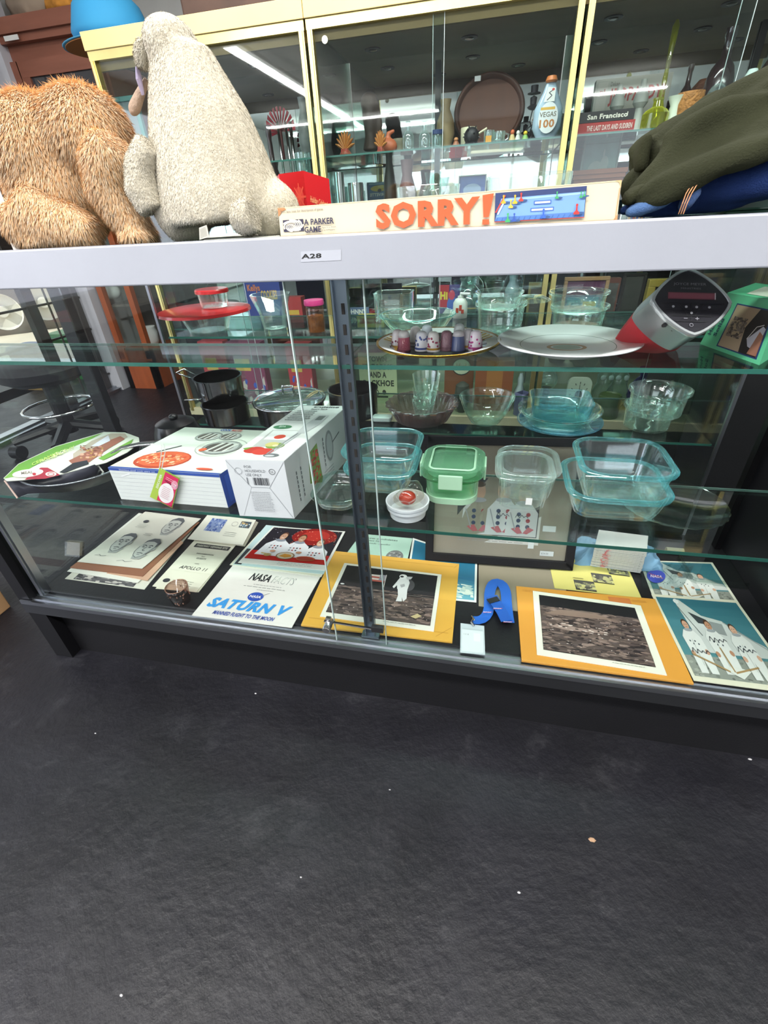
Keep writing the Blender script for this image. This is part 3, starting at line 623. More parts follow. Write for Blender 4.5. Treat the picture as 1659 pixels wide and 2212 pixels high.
for k, (x, y, s) in enumerate([(5.3, 7.2, 1.15), (10.4, 6.8, 1.15), (15.6, 5.6, 1.1)]):
    D.poly('#dfe2e6', [(x - 3.0 * s, 3.2 if k < 2 else 3), (x + 2.9 * s, 3.0), (x + 2.6 * s, y + .2), (x + 1.2 * s, y + 1.5), (x - 1.2 * s, y + 1.5), (x - 2.5 * s, y)]); D.up()
    D.ell('#8a8f99', x, y + 1.6, 1.15 * s, .5 * s); D.up(); D.ell('#5a3a28', x, y + 3.3, .85 * s, 1.2 * s); D.ell(SKIN[k], x, y + 3.0, .75 * s, 1.05 * s); D.up(); D.rect('#e8e2dc', x - .3 * s, y + 2.4, x + .3 * s, y + 2.55); D.ell('#3a2a22', x - .28, y + 3.2, .12, .1, 8); D.ell('#3a2a22', x + .28, y + 3.2, .12, .1, 8); D.line('#9c6a50', x, y + 3.1, x + .05, y + 2.75, .08)
    for q in range(7): D.ell(['#3a3f4a', '#a33a33'][q % 2], x - 1.2 + (q % 4) * .8, y - .6 - (q // 4) * .8, .22)
    D.line('#c4c7cc', x - .9, y + 1, x - 1.4, y - 2.5, .12); D.up()
D.ell('#8a6a4a', 9.4, 3.3, 2.2, 1.25); D.up(); D.ell('#cfc6ae', 9.4, 3.3, 1.9, 1.05); D.up(); D.poly('#c98f3a', [(8, 3), (9, 3.9), (10.6, 3.7), (11, 3), (9.6, 2.6)]); D.ell('#9c3b2a', 14.4, 2.8, 2.3, .8); D.up(); D.ring('#c56a40', 14.4, 2.8, 2.1, .7, .12)
D.ell('#b5a06a', 5.2, 3.1, .9, .5); D.line('#c9b070', 3.4, 3.6, 5, 3.4, .3); D.ell(SKIN[0], 5.7, 4.5, .7, .4); D.ell(SKIN[1], 12, 4.6, .7, .4)
D.lines('#9a9a98', 9, .8, 18, 2, .5, .1); D.done(o, rough=.25)
# rocket booklet
o, D = paper('booklet', 'white booklet titled SATURN V in bright blue letters', [(414, 1329), (630, 1356), (692, 1246), (503, 1221)], .0004, '#e3e1da', cat='booklet', W=22, H=17)
D.text('#1c1c20', 'NASA', 6.2, 12.7, 2.6, 5.0, bold=.035, shear=.25); D.text('#7b7f82', 'FACTS', 11.7, 12.7, 2.5, 5.4, bold=.012, shear=.25); D.up(); D.text('#dfe1d6', 'FACTS', 11.85, 12.85, 2.25, 5.1, bold=-.004, shear=.25)
D.lines('#8f918e', 8.2, 11.4, 15.8, 1, .5, .14); D.lines('#8f918e', 6.2, 10.6, 17.4, 1, .5, .16); D.lines('#8f918e', 9.8, 9.8, 14.2, 1, .5, .14)
D.ell('#2c4fae', 10.6, 7.6, 1.75, 1.45); D.line('#8a8f92', 10.2, 6.9, 13.2, 9.2, .12); D.up(); D.text('#f0f0f0', 'NASA', 9.3, 7.2, .8, 2.6, bold=.03)
D.text('#3b97dd', 'SATURN V', 1.4, 2.9, 3.1, 18.6, bold=.05, shear=.3); D.text('#3c55a8', 'MANNED FLIGHT TO THE MOON', 4.0, 1.0, 1.15, 13.6, bold=.03, shear=.25); D.done(o)
# mint sheet and teal photo
o, D = paper('mint_leaflet', 'pale mint leaflet with black type and a small moon', [(735, 1214), (876, 1226), (891, 1163), (780, 1153)], 0, '#a9cdbb', cat='leaflet', W=12, H=7)
D.text('#3a4440', 'new candidates', 2.0, 5.9, .42, 6.9); D.text('#3a4440', 'pilot for', 2.1, 5.25, .42, 3.4); D.text('#3a4440', 'launch  apollo', 2.1, 4.6, .42, 5.6)
D.ell('#6e7270', 9.4, 2.2, 1.7, 1.5); D.up(); D.speck(['#54585a', '#8d918e', '#a5a8a4'], 8.2, 1.2, 10.6, 3.2, 30, .25, 1.2); D.done(o)
o, D = paper('teal_photo', 'photo of blue sky and a bright cloud behind the yellow envelope', [(872, 1286), (1029, 1301), (1031, 1208), (892, 1162)], .0016, '#dfe5de', cat='photograph', W=10, H=12, rough=.3)
D.grid(None, .3, .4, 9.7, 11.6, 14, lambda u, v: (0.02 + .25 * max(0, .45 - v), .16 + .5 * max(0, .45 - v), .27 + .4 * max(0, .5 - v))); D.up()
D.speck(['#cfdccf', '#dfe8dc', '#b5ceca'], 3, .6, 9.6, 4, 60, .5, 2); D.done(o, rough=.3)
o, D = paper('tan_mat_board', 'plain tan board lying behind the blue lanyard', [(1034, 1309), (1232, 1335), (1215, 1222), (1034, 1205)], 0, '#8f8672', cat='board')
o, D = paper('yellow_leaflet', 'yellow leaflet with small black and white pictures', [(1198, 1270), (1386, 1292), (1350, 1212), (1180, 1188)], .0014, '#d9cf78', cat='leaflet', W=14, H=10)
for (x, y) in [(3.6, .2), (7.0, 2.6), (10.2, 5.4)]:
    D.rect('#4b4a45', x, y, x + 3.4, y + 2.5); D.up(); D.speck(['#8d8b70', '#b5b27a', '#6c6a5c', '#cfca88'], x, y, x + 3.4, y + 2, 40, .4, 1.6, seed=int(x)); D.rect('#22221f', x, y, x + 3.4, y + .2); D.up()
D.lines('#8a8250', 3.6, 3.0, 5.6, 1, .3, .2); D.ell('#4a4836', 4.6, 8.7, .5, .3); D.done(o)
# envelopes with moon photos
def lunar(D, x0, y0, x1, y1, hor, seed, n=420, tone=0):
    cols = ['#5a4c48', '#6f5f58', '#806c64', '#463b3a', '#332c2d', '#937e75', '#5f5250'][:7]
    D.rect('#1b1a1e', x0, y0, x1, y1); D.up(); D.rect('#5c4f4a', x0, y0, x1, hor); D.up(); D.speck(cols, x0, y0, x1, hor, n, (x1 - x0) * .022, 3.2, seed); D.up()
    D.speck(['#c9b7ad', '#a39188', '#e0d4cc'], x0, y0, x1, hor, n // 10, (x1 - x0) * .006, 2, seed + 1); D.up()
o, D = paper('manila_envelope', 'yellow manila envelope under the photo of a moonwalker', [(650, 1350), (977, 1387), (992, 1218), (722, 1190)], .0002, '#dca944', cat='envelope', t=.004, rough=.55, W=33, H=26)
D.rect('#c8963a', 1, 2.2, 32, 2.4); D.rect('#cf9d3e', 1.2, 24.4, 31.6, 24.55); D.line('#c18f36', 29.5, 1, 32.6, 4, .12); D.line('#c89838', 31.8, 24, 33, 26, .15); D.done(o)
o, D = paper('moonwalk_photo', 'photo of an astronaut and a flag on the moon', [(691, 1331), (937, 1364), (954, 1241), (744, 1216)], .0048, '#e9e7da', cat='photograph', t=.0014, W=25, H=20, rough=.3)
lunar(D, .9, 1.5, 24.1, 19.2, 11.8, 3); D.rect('#2b272b', .9, 11.2, 24.1, 12.6); D.up(); D.rect('#1c1a1e', 12, 10.2, 24.1, 10.9); D.line('#8d7f7a', 1, 10.9, 24, 10.4, .12); D.up()
for i in range(4): D.rect(['#b0574b', '#d8cdc6'][i % 2], 7.4 + .0, 14 + i * .65, 11.6, 14.65 + i * .65)
D.up(); D.rect('#8f8a94', 10.2, 14.6, 11.9, 16.8); D.line('#d8cdc6', 11.7, 17, 12, 11, .14)
D.up(); D.ell('#4a474b', 17.6, 14.0, 1.5, 2.2); D.up()
for p in [[(15.2, 12.2), (17.6, 12), (17.8, 15), (17.2, 16.6), (15.2, 16.6), (14.7, 15)], [(15.3, 12.4), (16.6, 12.6), (16.8, 9.4), (17, 8), (15.6, 7.8), (15.8, 9.8)], [(16.2, 12.4), (17.6, 12.4), (17.9, 9.2), (17.3, 8), (16.8, 9.4)], [(14.8, 15.2), (15.4, 16), (14.9, 13.4), (14.4, 12.3), (14, 12.8)]]: D.poly('#d9d7d6', p)
D.ell('#e6e4e2', 15.9, 17.1, .95, .85); D.up(); D.ell('#3a383c', 15.6, 17.0, .45, .4); D.poly('#bdbabb', [(16.6, 17.2), (18.2, 17.4), (17.9, 16.4), (17, 16)]); D.poly('#a9a6a8', [(15.6, 13.8), (16.6, 14.4), (16.9, 13.5), (16.1, 12.8)])
D.ell('#e4e2e0', 1.9, 11.6, .5, .25); D.poly('#c9b78a', [(19.6, 3.4), (21, 4.6), (22, 4), (20.8, 2.9)]); D.lines('#a5a49a', 14, .8, 22, 1, .4, .12); D.done(o, rough=.3)
o, D = paper('manila_envelope', 'orange-yellow manila envelope at the right, under the lunar surface photo', [(1127, 1427), (1499, 1477), (1415, 1294), (1115, 1266)], .0002, '#dd9a3c', cat='envelope', t=.004, rough=.55, W=33, H=26)
D.rect('#cf7a3c', 22, 22.2, 27, 25.2); D.lines('#b87a30', 1.5, 24.6, 9, 2, .5, .14); D.lines('#b87a30', 27.4, 24.6, 31, 2, .5, .14); D.done(o)
o, D = paper('lunar_photo', 'photo of the bare rocky lunar surface with white border', [(1160, 1414), (1441, 1459), (1384, 1308), (1151, 1276)], .0048, '#ebe8d8', cat='photograph', t=.0014, W=25, H=20, rough=.3)
lunar(D, 1.4, 1.6, 23.4, 18.8, 15.2, 9, 620); D.poly('#a08a80', [(3, 8.6), (6, 10.2), (9, 9.4), (14, 9.6), (16, 9), (12, 8.6), (7, 8.2)]); D.poly('#8a7468', [(2, 12.5), (6, 14.5), (14, 14.8), (18, 13.4), (10, 12.8)]); D.up(); D.speck(['#b89f93', '#d9c9bf', '#3a3232'], 3, 8.2, 16, 10.2, 40, .25, 2.4, 5); D.lines('#a8a598', 15, .9, 22, 1, .4, .12); D.done(o, rough=.3)
# crew photos at the right
def lander_photo(D, sig=True):
    D.rect('#2f6a72', .7, .8, 19.3, 15.4); D.grid(None, .7, 3, 19.3, 15.4, 8, lambda u, v: (.03 + .06 * (1 - v), .15 + .1 * (1 - v), .2 + .07 * (1 - v))); D.up()
    D.poly('#8f948a', [(.7, .8), (19.3, .8), (19.3, 4.6), (.7, 4.2)]); D.up(); D.speck(['#7c8178', '#a5a99e', '#6c6f68'], .7, .8, 19.3, 4.2, 80, .3, 2)
    D.up(); D.poly('#c9cec9', [(4.6, 15.0), (5.8, 15.1), (9, 12), (13, 11.2), (15, 9.2), (19, 7), (19.3, 5), (6, 5), (5.2, 9)]); D.up()
    D.poly('#3d4346', [(6.4, 12.6), (9.6, 11.2), (9.8, 10.2), (7.4, 10.4)]); D.poly('#8d9492', [(10, 11), (12.6, 10.6), (12.2, 8.4), (9.8, 8.8)]); D.ell('#e4e8e4', 5.0, 14.7, .6, .5); D.line('#6c716f', 4.7, 13.6, 6.8, 8, .2); D.line('#9aa19e', 13, 11, 19, 6.5, .25); D.up()
    for k, (x, y) in enumerate([(4.2, 7.6), (9.2, 7.8), (14.2, 7.4)]):
        D.poly('#dde0da', [(x - 1.9, y), (x - 1, y + 1.3), (x + 1, y + 1.3), (x + 1.9, y), (x + 2, y - 3), (x + 1.6, y - 6.2), (x + .2, y - 6.2), (x, y - 3.4), (x - .4, y - 6.2), (x - 1.8, y - 6.2), (x - 1.7, y - 3)]); D.up()
        D.ell('#4b3424', x, y + 2.4, .72, .95); D.up(); D.ell(SKIN[k], x, y + 2.15, .62, .85); D.ell('#3a2a22', x - .22, y + 2.3, .1, .08, 8); D.ell('#3a2a22', x + .22, y + 2.3, .1, .08, 8); D.line('#8a5a48', x - .2, y + 1.8, x + .2, y + 1.8, .08); D.ell('#9aa0a2', x, y + 1.25, .9, .3); D.ell(SKIN[k], x - 1.4, y - 3, .4, .5); D.ell(SKIN[k], x + 1.6, y - 2.6, .4, .5)
        for q in range(4): D.ell('#4a5358', x - .8 + .5 * q, y - .8 - (q % 2) * .5, .16)
        D.up(); D.line('#b5bab4', x - .2, y - .5, x - .5, y - 5, .1)
    D.poly('#d9dcd3', [(7, 2.4), (9.6, 3), (12.4, 2.4), (10, 1)]); D.line('#a5885c', 2.4, 4.4, 8.2, 2, .3); D.line('#a5885c', 8.9, 6, 9.1, 2, .28); D.line('#a5885c', 14.4, 3.2, 9.2, 1.9, .28); D.up()
    if sig:
        for (x, y) in [(2.6, 4.6), (7.6, 7.0), (12.4, 5.6)]: D.pl('#2c3038', [(x + .45 * i, y + [0, .9, -.1, .7, .1, .5, 0, .6, .2][i]) for i in range(9)], .12)
o, D = paper('crew_photo', 'upper teal photo of astronauts at a lander, partly under the lower one', [(1413, 1296), (1600, 1308), (1539, 1215), (1380, 1210)], .0004, '#dcdcc9', cat='photograph', W=20, H=16, rough=.3)
lander_photo(D, False); D.done(o, rough=.3)
o, D = paper('crew_photo', 'signed teal photo of three astronauts nearest the front glass', [(1499, 1470), (1738, 1501), (1592, 1297), (1407, 1283)], .0022, '#e0ddc6', cat='photograph', W=20, H=16, rough=.3)
lander_photo(D, True); D.done(o, rough=.3)
# sticker in plastic bag
o, D = paper('plastic_bag', 'crumpled clear plastic bag holding a blue round sticker', [(1388, 1268), (1470, 1276), (1500, 1222), (1380, 1212)], .004, '#ffffff', cat='bag', t=.003, W=10, H=10)
o.data.materials[0] = glass('#f2f6f6', '#c4d0d0', gloss=1.3, rough=.08)
g = G(); R3 = random.Random(2)
for k in range(26):
    x, y = R3.uniform(1, 9), R3.uniform(1, 9); a = D.P(x, y); b = D.P(min(9.8, x + R3.uniform(.5, 2)), min(9.8, y + R3.uniform(-1, 1.5))); cpt = D.P(min(9.8, x + 1), min(9.8, y + 1.5)); cpt = cpt + Vector((0, 0, R3.uniform(.002, .012)))
    g.add([a, b, cpt], [(0, 1, 2)])
obj('crinkle', g, glass('#eef4f4', '#c4d0d0', gloss=1.3, rough=.1), o)
D2 = Draw(*D.q, W=10, H=10, off=-.0025, step=.0003); D2.ell('#3346b8', 3.4, 4.8, 2.0, 2.5); D2.up(); D2.text('#f0d8e0', 'NASA', 2.2, 4.2, 1.1, 2.5, bold=.03); D2.line('#d04a50', 1.8, 5.8, 5, 4.2, .15); D2.done(o, 'sticker', label='blue round sticker')
# lanyard and badge
o, D = paper('badge_holder', 'clear white plastic badge holder clipped to the blue lanyard', [(994, 1409), (1048, 1414), (1046, 1352), (995, 1346)], 0, '#c9d6da', cat='badge', t=.0015, W=8, H=11, rough=.25)
D.rect('#dde6e8', .5, .5, 7.5, 8.6); D.up(); D.rect('#e9eff0', 4.4, 4.5, 6.6, 7.6); D.text('#5a6468', '1 2  8', 1.2, 6.6, .5); D.rect('#b5c2c6', .6, 8.9, 7.4, 9.1); D.done(o, rough=.2)
lan = thing('lanyard', 'looped bright blue lanyard with small red and white logos', 'lanyard', at(1070, 1310, z=DZ))
def ribbon(pts, wpx, zs):
    """flat strap through photo points on the deck, raised by zs"""
    c3 = [at(a, b, z=DZ + h) for (a, b), h in zip(pts, zs)]; g = G(); L_, R_ = [], []
    for i, p in enumerate(c3):
        t = (c3[min(i + 1, len(c3) - 1)] - c3[max(i - 1, 0)]); t.z = 0; t.normalize(); n = Vector((-t.y, t.x, 0)); ww = (wpx[i] if isinstance(wpx, list) else wpx) * mpp(p) / 2
        L_.append(p + n * ww); R_.append(p - n * ww)
    up = Vector((0, 0, .0012)); g.loft([[l, r_, r_ + up, l + up] for l, r_ in zip(L_, R_)]); return g, L_, R_
def arc(p0, p1, p2, n=8): return [((1 - t) ** 2 * p0[0] + 2 * t * (1 - t) * p1[0] + t * t * p2[0], (1 - t) ** 2 * p0[1] + 2 * t * (1 - t) * p1[1] + t * t * p2[1]) for t in [i / n for i in range(n + 1)]]
BLU = mat('#1f63c4', .55, bump=.1, bs=400)
pa = arc((1022, 1340), (1058, 1345), (1057, 1300), 6) + arc((1056, 1296), (1058, 1258), (1074, 1258), 6)[1:] + arc((1074, 1258), (1094, 1260), (1094, 1300), 6)[1:] + arc((1094, 1302), (1097, 1330), (1100, 1345), 4)[1:]
g, _, _ = ribbon(pa, 22, [.004 + .0004 * i for i in range(len(pa))]); obj('strap', g, BLU, lan)
pb = [(1062, 1288), (1072, 1304), (1084, 1322), (1094, 1342)]; g, _, _ = ribbon(pb, 24, [.016, .016, .016, .016]); obj('strap', g, mat('#1b58b4', .55, bump=.1, bs=400), lan)
g, _, _ = ribbon([(1062, 1292), (1069, 1301)], 25, [.018, .018]); obj('black_band', g, mat('#16181c', .5), lan)
for (px, py) in [(1054, 1323), (1076, 1315), (1098, 1344)]:
    p = at(px, py, z=DZ + .0195); D = Draw(p + Vector((-.012, -.004, 0)), p + Vector((.012, -.002, 0)), p + Vector((.012, .006, 0)), p + Vector((-.012, .004, 0)), 10, 4); D.text('#e8e4f0', 'NASA', 1, 1, 1.6, 7, bold=.03); D.line('#e0455a', .5, .6, 9, 2.6, .4); D.done(lan, 'strap_logo')
g = G().tube([at(1022, 1338, z=DZ + .006), at(1018, 1344, z=DZ + .008), at(1024, 1352, z=DZ + .004)], .0025, 8); g.tube([at(1019, 1330, z=DZ + .006), at(1026, 1340, z=DZ + .006)], .0015, 6)
obj('metal_clip', g, CHROME, lan)
# acrylic label block on the left of the deck
g = G().box(-1.03, -.985, .16, .165, DZ, DZ + .035); 
p = at(172, 1204, z=DZ); g = G().hexa([(p.x - .05, p.y, DZ), (p.x, p.y, DZ), (p.x + .006, p.y + .01, DZ), (p.x - .044, p.y + .01, DZ), (p.x - .05, p.y + .02, DZ + .035), (p.x, p.y + .02, DZ + .035), (p.x + .006, p.y + .03, DZ + .035), (p.x - .044, p.y + .03, DZ + .035)])
ob = obj('acrylic_stand', g, glass('#cfc8bd', '#c8d0d0'), label='small clear acrylic stand at the left end of the deck', cat='stand')
obj('paper_insert', G().hexa([(x + .003 if i % 4 in (0, 3) else x - .003, y, z + .002 if i < 4 else z - .002) for i, (x, y, z) in enumerate([(v[0], v[1] + (.004 if j % 4 < 2 else -.004), v[2]) for j, v in enumerate(g.v)])]), mat('#8d857a', .5), ob)
# ================================================================== LEANING FRAME
fBL, fBR, fTL0, fTR0 = at(919, 1207, z=DZ), at(1235, 1230, z=DZ), None, None
yb = (fBL.y + fBR.y) / 2
for k in range(1):
    yt = yb + .115; fTL = at(925, 941, y=yt); fTR = at(1277, 947, y=yt + .01)
fr = thing('picture_frame', 'large black framed and matted astronaut photo leaning at the back of the deck', 'picture frame', (fBL + fBR) / 2)
D = Draw(fBL, fBR, fTR, fTL, 36, 31, off=0)
bk = [D.P(0, 0), D.P(36, 0), D.P(36, 31), D.P(0, 31)]; nn = D.n * -.012
obj('backing', G().hexa([p + nn for p in bk] + [p for p in bk]), mat('#2a2826', .7), fr)
D.off = .001; mb = [D.P(1.4, 1.4), D.P(34.6, 1.4), D.P(34.6, 29.6), D.P(1.4, 29.6)]; obj('mat_board', G().hexa(mb + [p + D.n * .001 for p in mb]), mat('#a49a8b', .8, bump=.05, bs=200), fr)
def bar(x0, y0, x1, y1):
    D.off = 0; a = [D.P(x0, y0), D.P(x1, y0), D.P(x1, y1), D.P(x0, y1)]; return [p + D.n * -.01 for p in a] + [p + D.n * .012 for p in a]
for b_ in [(0, 0, 36, 2), (0, 29, 36, 31), (0, 0, 2, 31), (34, 0, 36, 31)]: obj('frame_bar', G().hexa(bar(*b_)), mat('#121016', .5, var=.1, spec=.3), fr, bevel=.0015)
D.off = .0024; D.k = 0
D.rect('#e3dfda', 7, 5.4, 27.4, 21.8); D.up(); D.rect('#35303a', 7.6, 7.2, 26.8, 21.2); D.up()
for k, (x, y) in enumerate([(12.6, 13.6), (18.4, 13.8), (23.2, 13.2)]):
    D.poly('#dcdadb', [(x - 4, 7.4), (x + 4 if k < 2 else 26.6, 7.4), (min(x + 3.6, 26.6), y), (x + 1.6, y + 2.4), (x - 1.6, y + 2.4), (x - 3.6, y)]); D.up(); D.ell('#cfa58e', x, y + 4.4, 1.5, 2.2); D.ell('#54392c', x, y + 6.1, 1.4, .7); D.up(); D.ell('#b1aeb4', x, y + 2.3, 1.8, .6)
    for q in range(6): D.ell(['#3f4668', '#a33b44'][q % 2 if q < 4 else 0], x - 1 + (q % 2) * 2.2, y - .4 - (q // 2) * 1.5, .5)
    D.poly('#c4606a', [(x - 2.6, 9.2), (x - 1, 8), (x + .2, 8.2), (x - .8, 9.8)]); D.poly('#c4606a', [(x + 2.8, 9.2), (x + 1.2, 8), (x + .2, 8.2), (x + 1.4, 9.8)]); D.line('#a9a7ad', x - 3, y, x - 1.6, 9, .25); D.up()
for (x, y) in [(17, 12.2), (21.4, 12)]: D.pl('#3d3b48', [(x + .5 * i, y + [0, .9, -.1, .7, .1, .5, 0][i]) for i in range(7)], .14)
D.lines('#a5a19c', 8, 6.2, 26, 2, .45, .12); D.up(); D.ring('#3d3a3a', 17.2, 13.6, 10.6, 8.6, .2, 4, math.pi / 4, math.pi / 4 + .001)
D.rect('#eceef0', 25.0, 4.6, 26.4, 6.2); D.rect('#e8eaee', 28, 3.0, 31.2, 4.2); D.rect('#e9ecee', 28, 9.0, 31, 10.4); D.up(); D.text('#7a7f88', '$24.00', 28.3, 3.3, .5); D.done(fr, 'photo_print')
# punched paper stack and blue tissue
q = [at(1275, 1222, z=DZ + .003), at(1383, 1238, z=DZ + .003)]; b0, b1 = q; hz = .042
tl, tr_ = at(1268, 1176, y=b0.y), at(1385, 1192, y=b1.y); dv = Vector((0.02, .07, 0))
st = thing('chart_paper_stack', 'thick stack of folded white chart paper with red marks', 'paper stack', (b0 + b1) / 2)
n = 14
for i in range(n):
    z0 = DZ + .003 + (tl.z - DZ - .003) * i / n; z1 = DZ + .003 + (tl.z - DZ - .003) * (i + .82) / n; j = rs.uniform(-.0012, .0012)
    a, b = b0 + Vector((j, j, 0)), b1 + Vector((j, 0, 0))
    obj('sheet_fold', G().hexa([(a.x, a.y, z0), (b.x, b.y, z0), (b.x + dv.x, b.y + dv.y, z0), (a.x + dv.x, a.y + dv.y, z0), (a.x, a.y, z1), (b.x, b.y, z1), (b.x + dv.x, b.y + dv.y, z1), (a.x + dv.x, a.y + dv.y, z1)]), mat('#d8d6d4', .7, var=.04), st)
D = Draw(b0, b1, Vector((b1.x, b1.y, tl.z)), Vector((b0.x, b0.y, tl.z)), 20, 8, off=.0018); R4 = random.Random(8)
for i in range(13): D.rect('#b9b8bb', 1 + i * 1.45, .3, 1.06 + i * 1.45, 7.7)
for i in range(8): D.text('#7d7c80', str(R4.randint(10, 99)), 18.4, .6 + i * .9, .4); D.text('#7d7c80', '11', 1.2, .6 + i * .9, .4)
D.pl('#e0606c', [(4.5 + R4.uniform(-1.3, 1.4), .4 + i * .25) for i in range(28)], .14); D.pl('#e88a90', [(5.2 + R4.uniform(-1, 1.6), .5 + i * .25) for i in range(27)], .1); D.done(st, 'red_trace')
from mathutils import noise as mn
def crump(co, no):
    d = np.array([mn.noise(Vector(p) * 60) * .006 + mn.noise(Vector(p) * 22) * .006 for p in co]); return co + no * d[:, None]
g = G(); nu, nv = 46, 22; L4 = [at(1238, 1195, z=DZ), at(1425, 1212, z=DZ)]; x0_, x1_ = L4[0].x, L4[1].x
def tz(u, v):
    x = x0_ + (x1_ - x0_) * u; y = .335 + .1 * v; e = min(u, 1 - u, v * .7, (1 - v) * .7) * 6; e = min(1, max(0, e))
    r_ = abs(mn.noise(Vector((x * 34, y * 60, 1)))) * .03 + abs(mn.noise(Vector((x * 90, y * 70 + x * 60, 4)))) * .014
    return (x + .012 * mn.noise(Vector((v * 5, u * 3, 7))), y + .015 * mn.noise(Vector((u * 6, v * 3, 2))), DZ + .003 + (.014 + r_ + .012 * (1 - u)) * e)
g.v = [tz(i / nu, j / nv) for j in range(nv + 1) for i in range(nu + 1)]; g.f = [(j * (nu + 1) + i, j * (nu + 1) + i + 1, (j + 1) * (nu + 1) + i + 1, (j + 1) * (nu + 1) + i) for j in range(nv) for i in range(nu)]
obj('tissue', g, mat('#7fa9c8', .7, var=.12, vs=30), label='crumpled light blue tissue behind the chart paper stack', cat='tissue', smooth=True)
p = at(1455, 1195, z=DZ); obj('tape_roll_core', G().tube([p + Vector((-.02, 0, .008)), p + Vector((.02, 0, .008))], .008, 12), mat('#9a9878', .5), label='small beige tube beside the chart paper stack', cat='tube')
# clear tray lid lying at the back right
p, r = spot(1455, 1160, 110, DZ); g = G().rr([(0, 0), (0, .002), (-.004, .012), (-.008, .012), (-.006, .003)], .14, .11, .02, (p.x + .02, .36, DZ + .001)); obj('plastic_tray', g, glass('#eef3f1', '#b8c6c2', gloss=1.1), label='clear plastic tray at the back right of the deck', cat='tray', smooth='auto')
# small litter
# ================================================================== GLASSWARE HELPERS
PYR = glass('#fafdfd', '#cfe9e8', gloss=2.2, rough=.03, body=.08, bcol='#bfe6e8'); CLR = glass('#fbfdfd', '#cbd6d4', gloss=1.9, rough=.03, body=.1, bcol='#dfe8e6')
GRN = glass('#f8fcfa', '#c5e3da', gloss=2.2, rough=.03, body=.1, bcol='#b5dccc'); TEALRIM = glass('#d5f0f1', '#9adfe6', gloss=2.6, rough=.05, body=.5, bcol='#7ad3dd')  # TEALRIM paints bright rim highlights as diffuse cyan
def front(pxc, pyb, z):  # contact point at the front of the base
    return at(pxc, pyb, z=z)
def sq_dish(label, xL, xR, yrim, pyb, z, depth, cat='dish', m=PYR, rimm=TEALRIM, taper=.014, cr=.025, t=.004, rim=.006, lid=False, name='glass_dish', group=None, rz=0.0, hgt=None):
    xc = (xL + xR) / 2; b = front(xc, pyb, z); y0 = b.y - taper; rz_ = at(xc, yrim, y=y0).z; h = hgt or max(rz_ - z, .02)
    wd = (xR - xL) * mpp((b.x, y0, z + h)); dp = depth; c = (at(xc, yrim, y=y0).x, y0 + dp / 2, z)
    bw, bd = wd - 2 * taper - 2 * rim, dp - 2 * taper - 2 * rim
    T = thing(name, label, cat, c, rz, group)
    g = G().rr([(-.012, .0), (0, .003), (taper * .4, h * .3), (taper, h - .004), (taper - t, h - .004), (taper * .4 - t, h * .3), (-t, t + .002), (-.014, t)], bw, bd, cr); obj('dish_body', g, m, T, world=False, smooth='auto')
    g = G().rr([(taper, h - .006), (taper + rim, h - .006), (taper + rim + .001, h - .002), (taper + rim - .002, h), (taper - t, h), (taper - t, h - .005)], bw, bd, cr, cap=False); g.f += []; obj('rim', g, rimm, T, world=False, smooth='auto')
    return T, wd, dp, h, c
def round_bowl(label, pxc, pyb, pyt, wpx, z, prof, cat='bowl', m=GRN, name='glass_bowl', rimm=None, group=None, wob=None, sx=1, sy=1, n=40):
    """prof in units of (radius, height); wpx is the rim width in the photo"""
    p = at(pxc, pyb, z=z); R = wpx * mpp(p) / 2; br = max(prof[0][0], prof[1][0]) * R; d = Vector((p.x - CAM[0], p.y - CAM[1], 0)).normalized(); c = p + d * br
    R = wpx * mpp(c) / 2; h = at(pxc, pyt, y=c.y).z - z
    g = G().lathe([(a * R, b * h) for a, b in prof], c, n, cap=False, wob=wob, sx=sx, sy=sy)
    o = obj(name, g, m, label=label, cat=cat, group=group, smooth='auto')
    return o, c, R, h
BOWL = [(0, .0), (.45, 0), (.55, .05), (.8, .45), (.95, .85), (1.0, .92), (1.0, 1.0), (.94, 1.0), (.9, .85), (.75, .47), (.5, .1), (0, .08)]
SOUF = [(0, 0), (.78, 0), (.84, .05), (.9, .8), (.93, .86), (1.0, .88), (1.0, 1.0), (.95, 1.0), (.86, .85), (.8, .1), (0, .07)]
TUMB = [(0, 0), (.72, 0), (.75, .03), (1, 1), (.96, 1), (.7, .12), (0, .1)]
# ================================================================== LOWER SHELF (front case)
# teal square pair at the right
a_ = sq_dish('lower of two nested square glass dishes with teal rims, at the right', 1236, 1462, 1085, 1131, Z2, .17)
b_ = sq_dish('upper of two nested square glass dishes with teal rims, at the right', 1262, 1470, 1046, 1112, Z2, .17, hgt=None)
T, wd, dp, h, c = b_; T.location.z = Z2 + .012; 
# clear square food containers
sq_dish('lower of two stacked clear square containers beside the green lidded one', 1072, 1202, 1040, 1108, Z2, .125, m=CLR, rimm=glass('#f2f8f6', '#c0d0ce', gloss=2, rough=.04, body=.45, bcol='#dbe6e4'), taper=.006, cr=.022)
T, wd, dp, h, c = sq_dish('upper of two stacked clear square containers beside the green lidded one', 1076, 1214, 1036, 1092, Z2, .135, m=CLR, rimm=glass('#f2f8f6', '#c0d0ce', gloss=2, rough=.04, body=.45, bcol='#dbe6e4'), taper=.008, cr=.024); T.location.z = Z2 + .006
p = at(1146, 1088, z=Z2 + .02); obj('price_sticker', G().box(p.x - .009, p.x + .002, p.y - .0015, p.y - .001, Z2 + .012, Z2 + .026), WHITE, T)
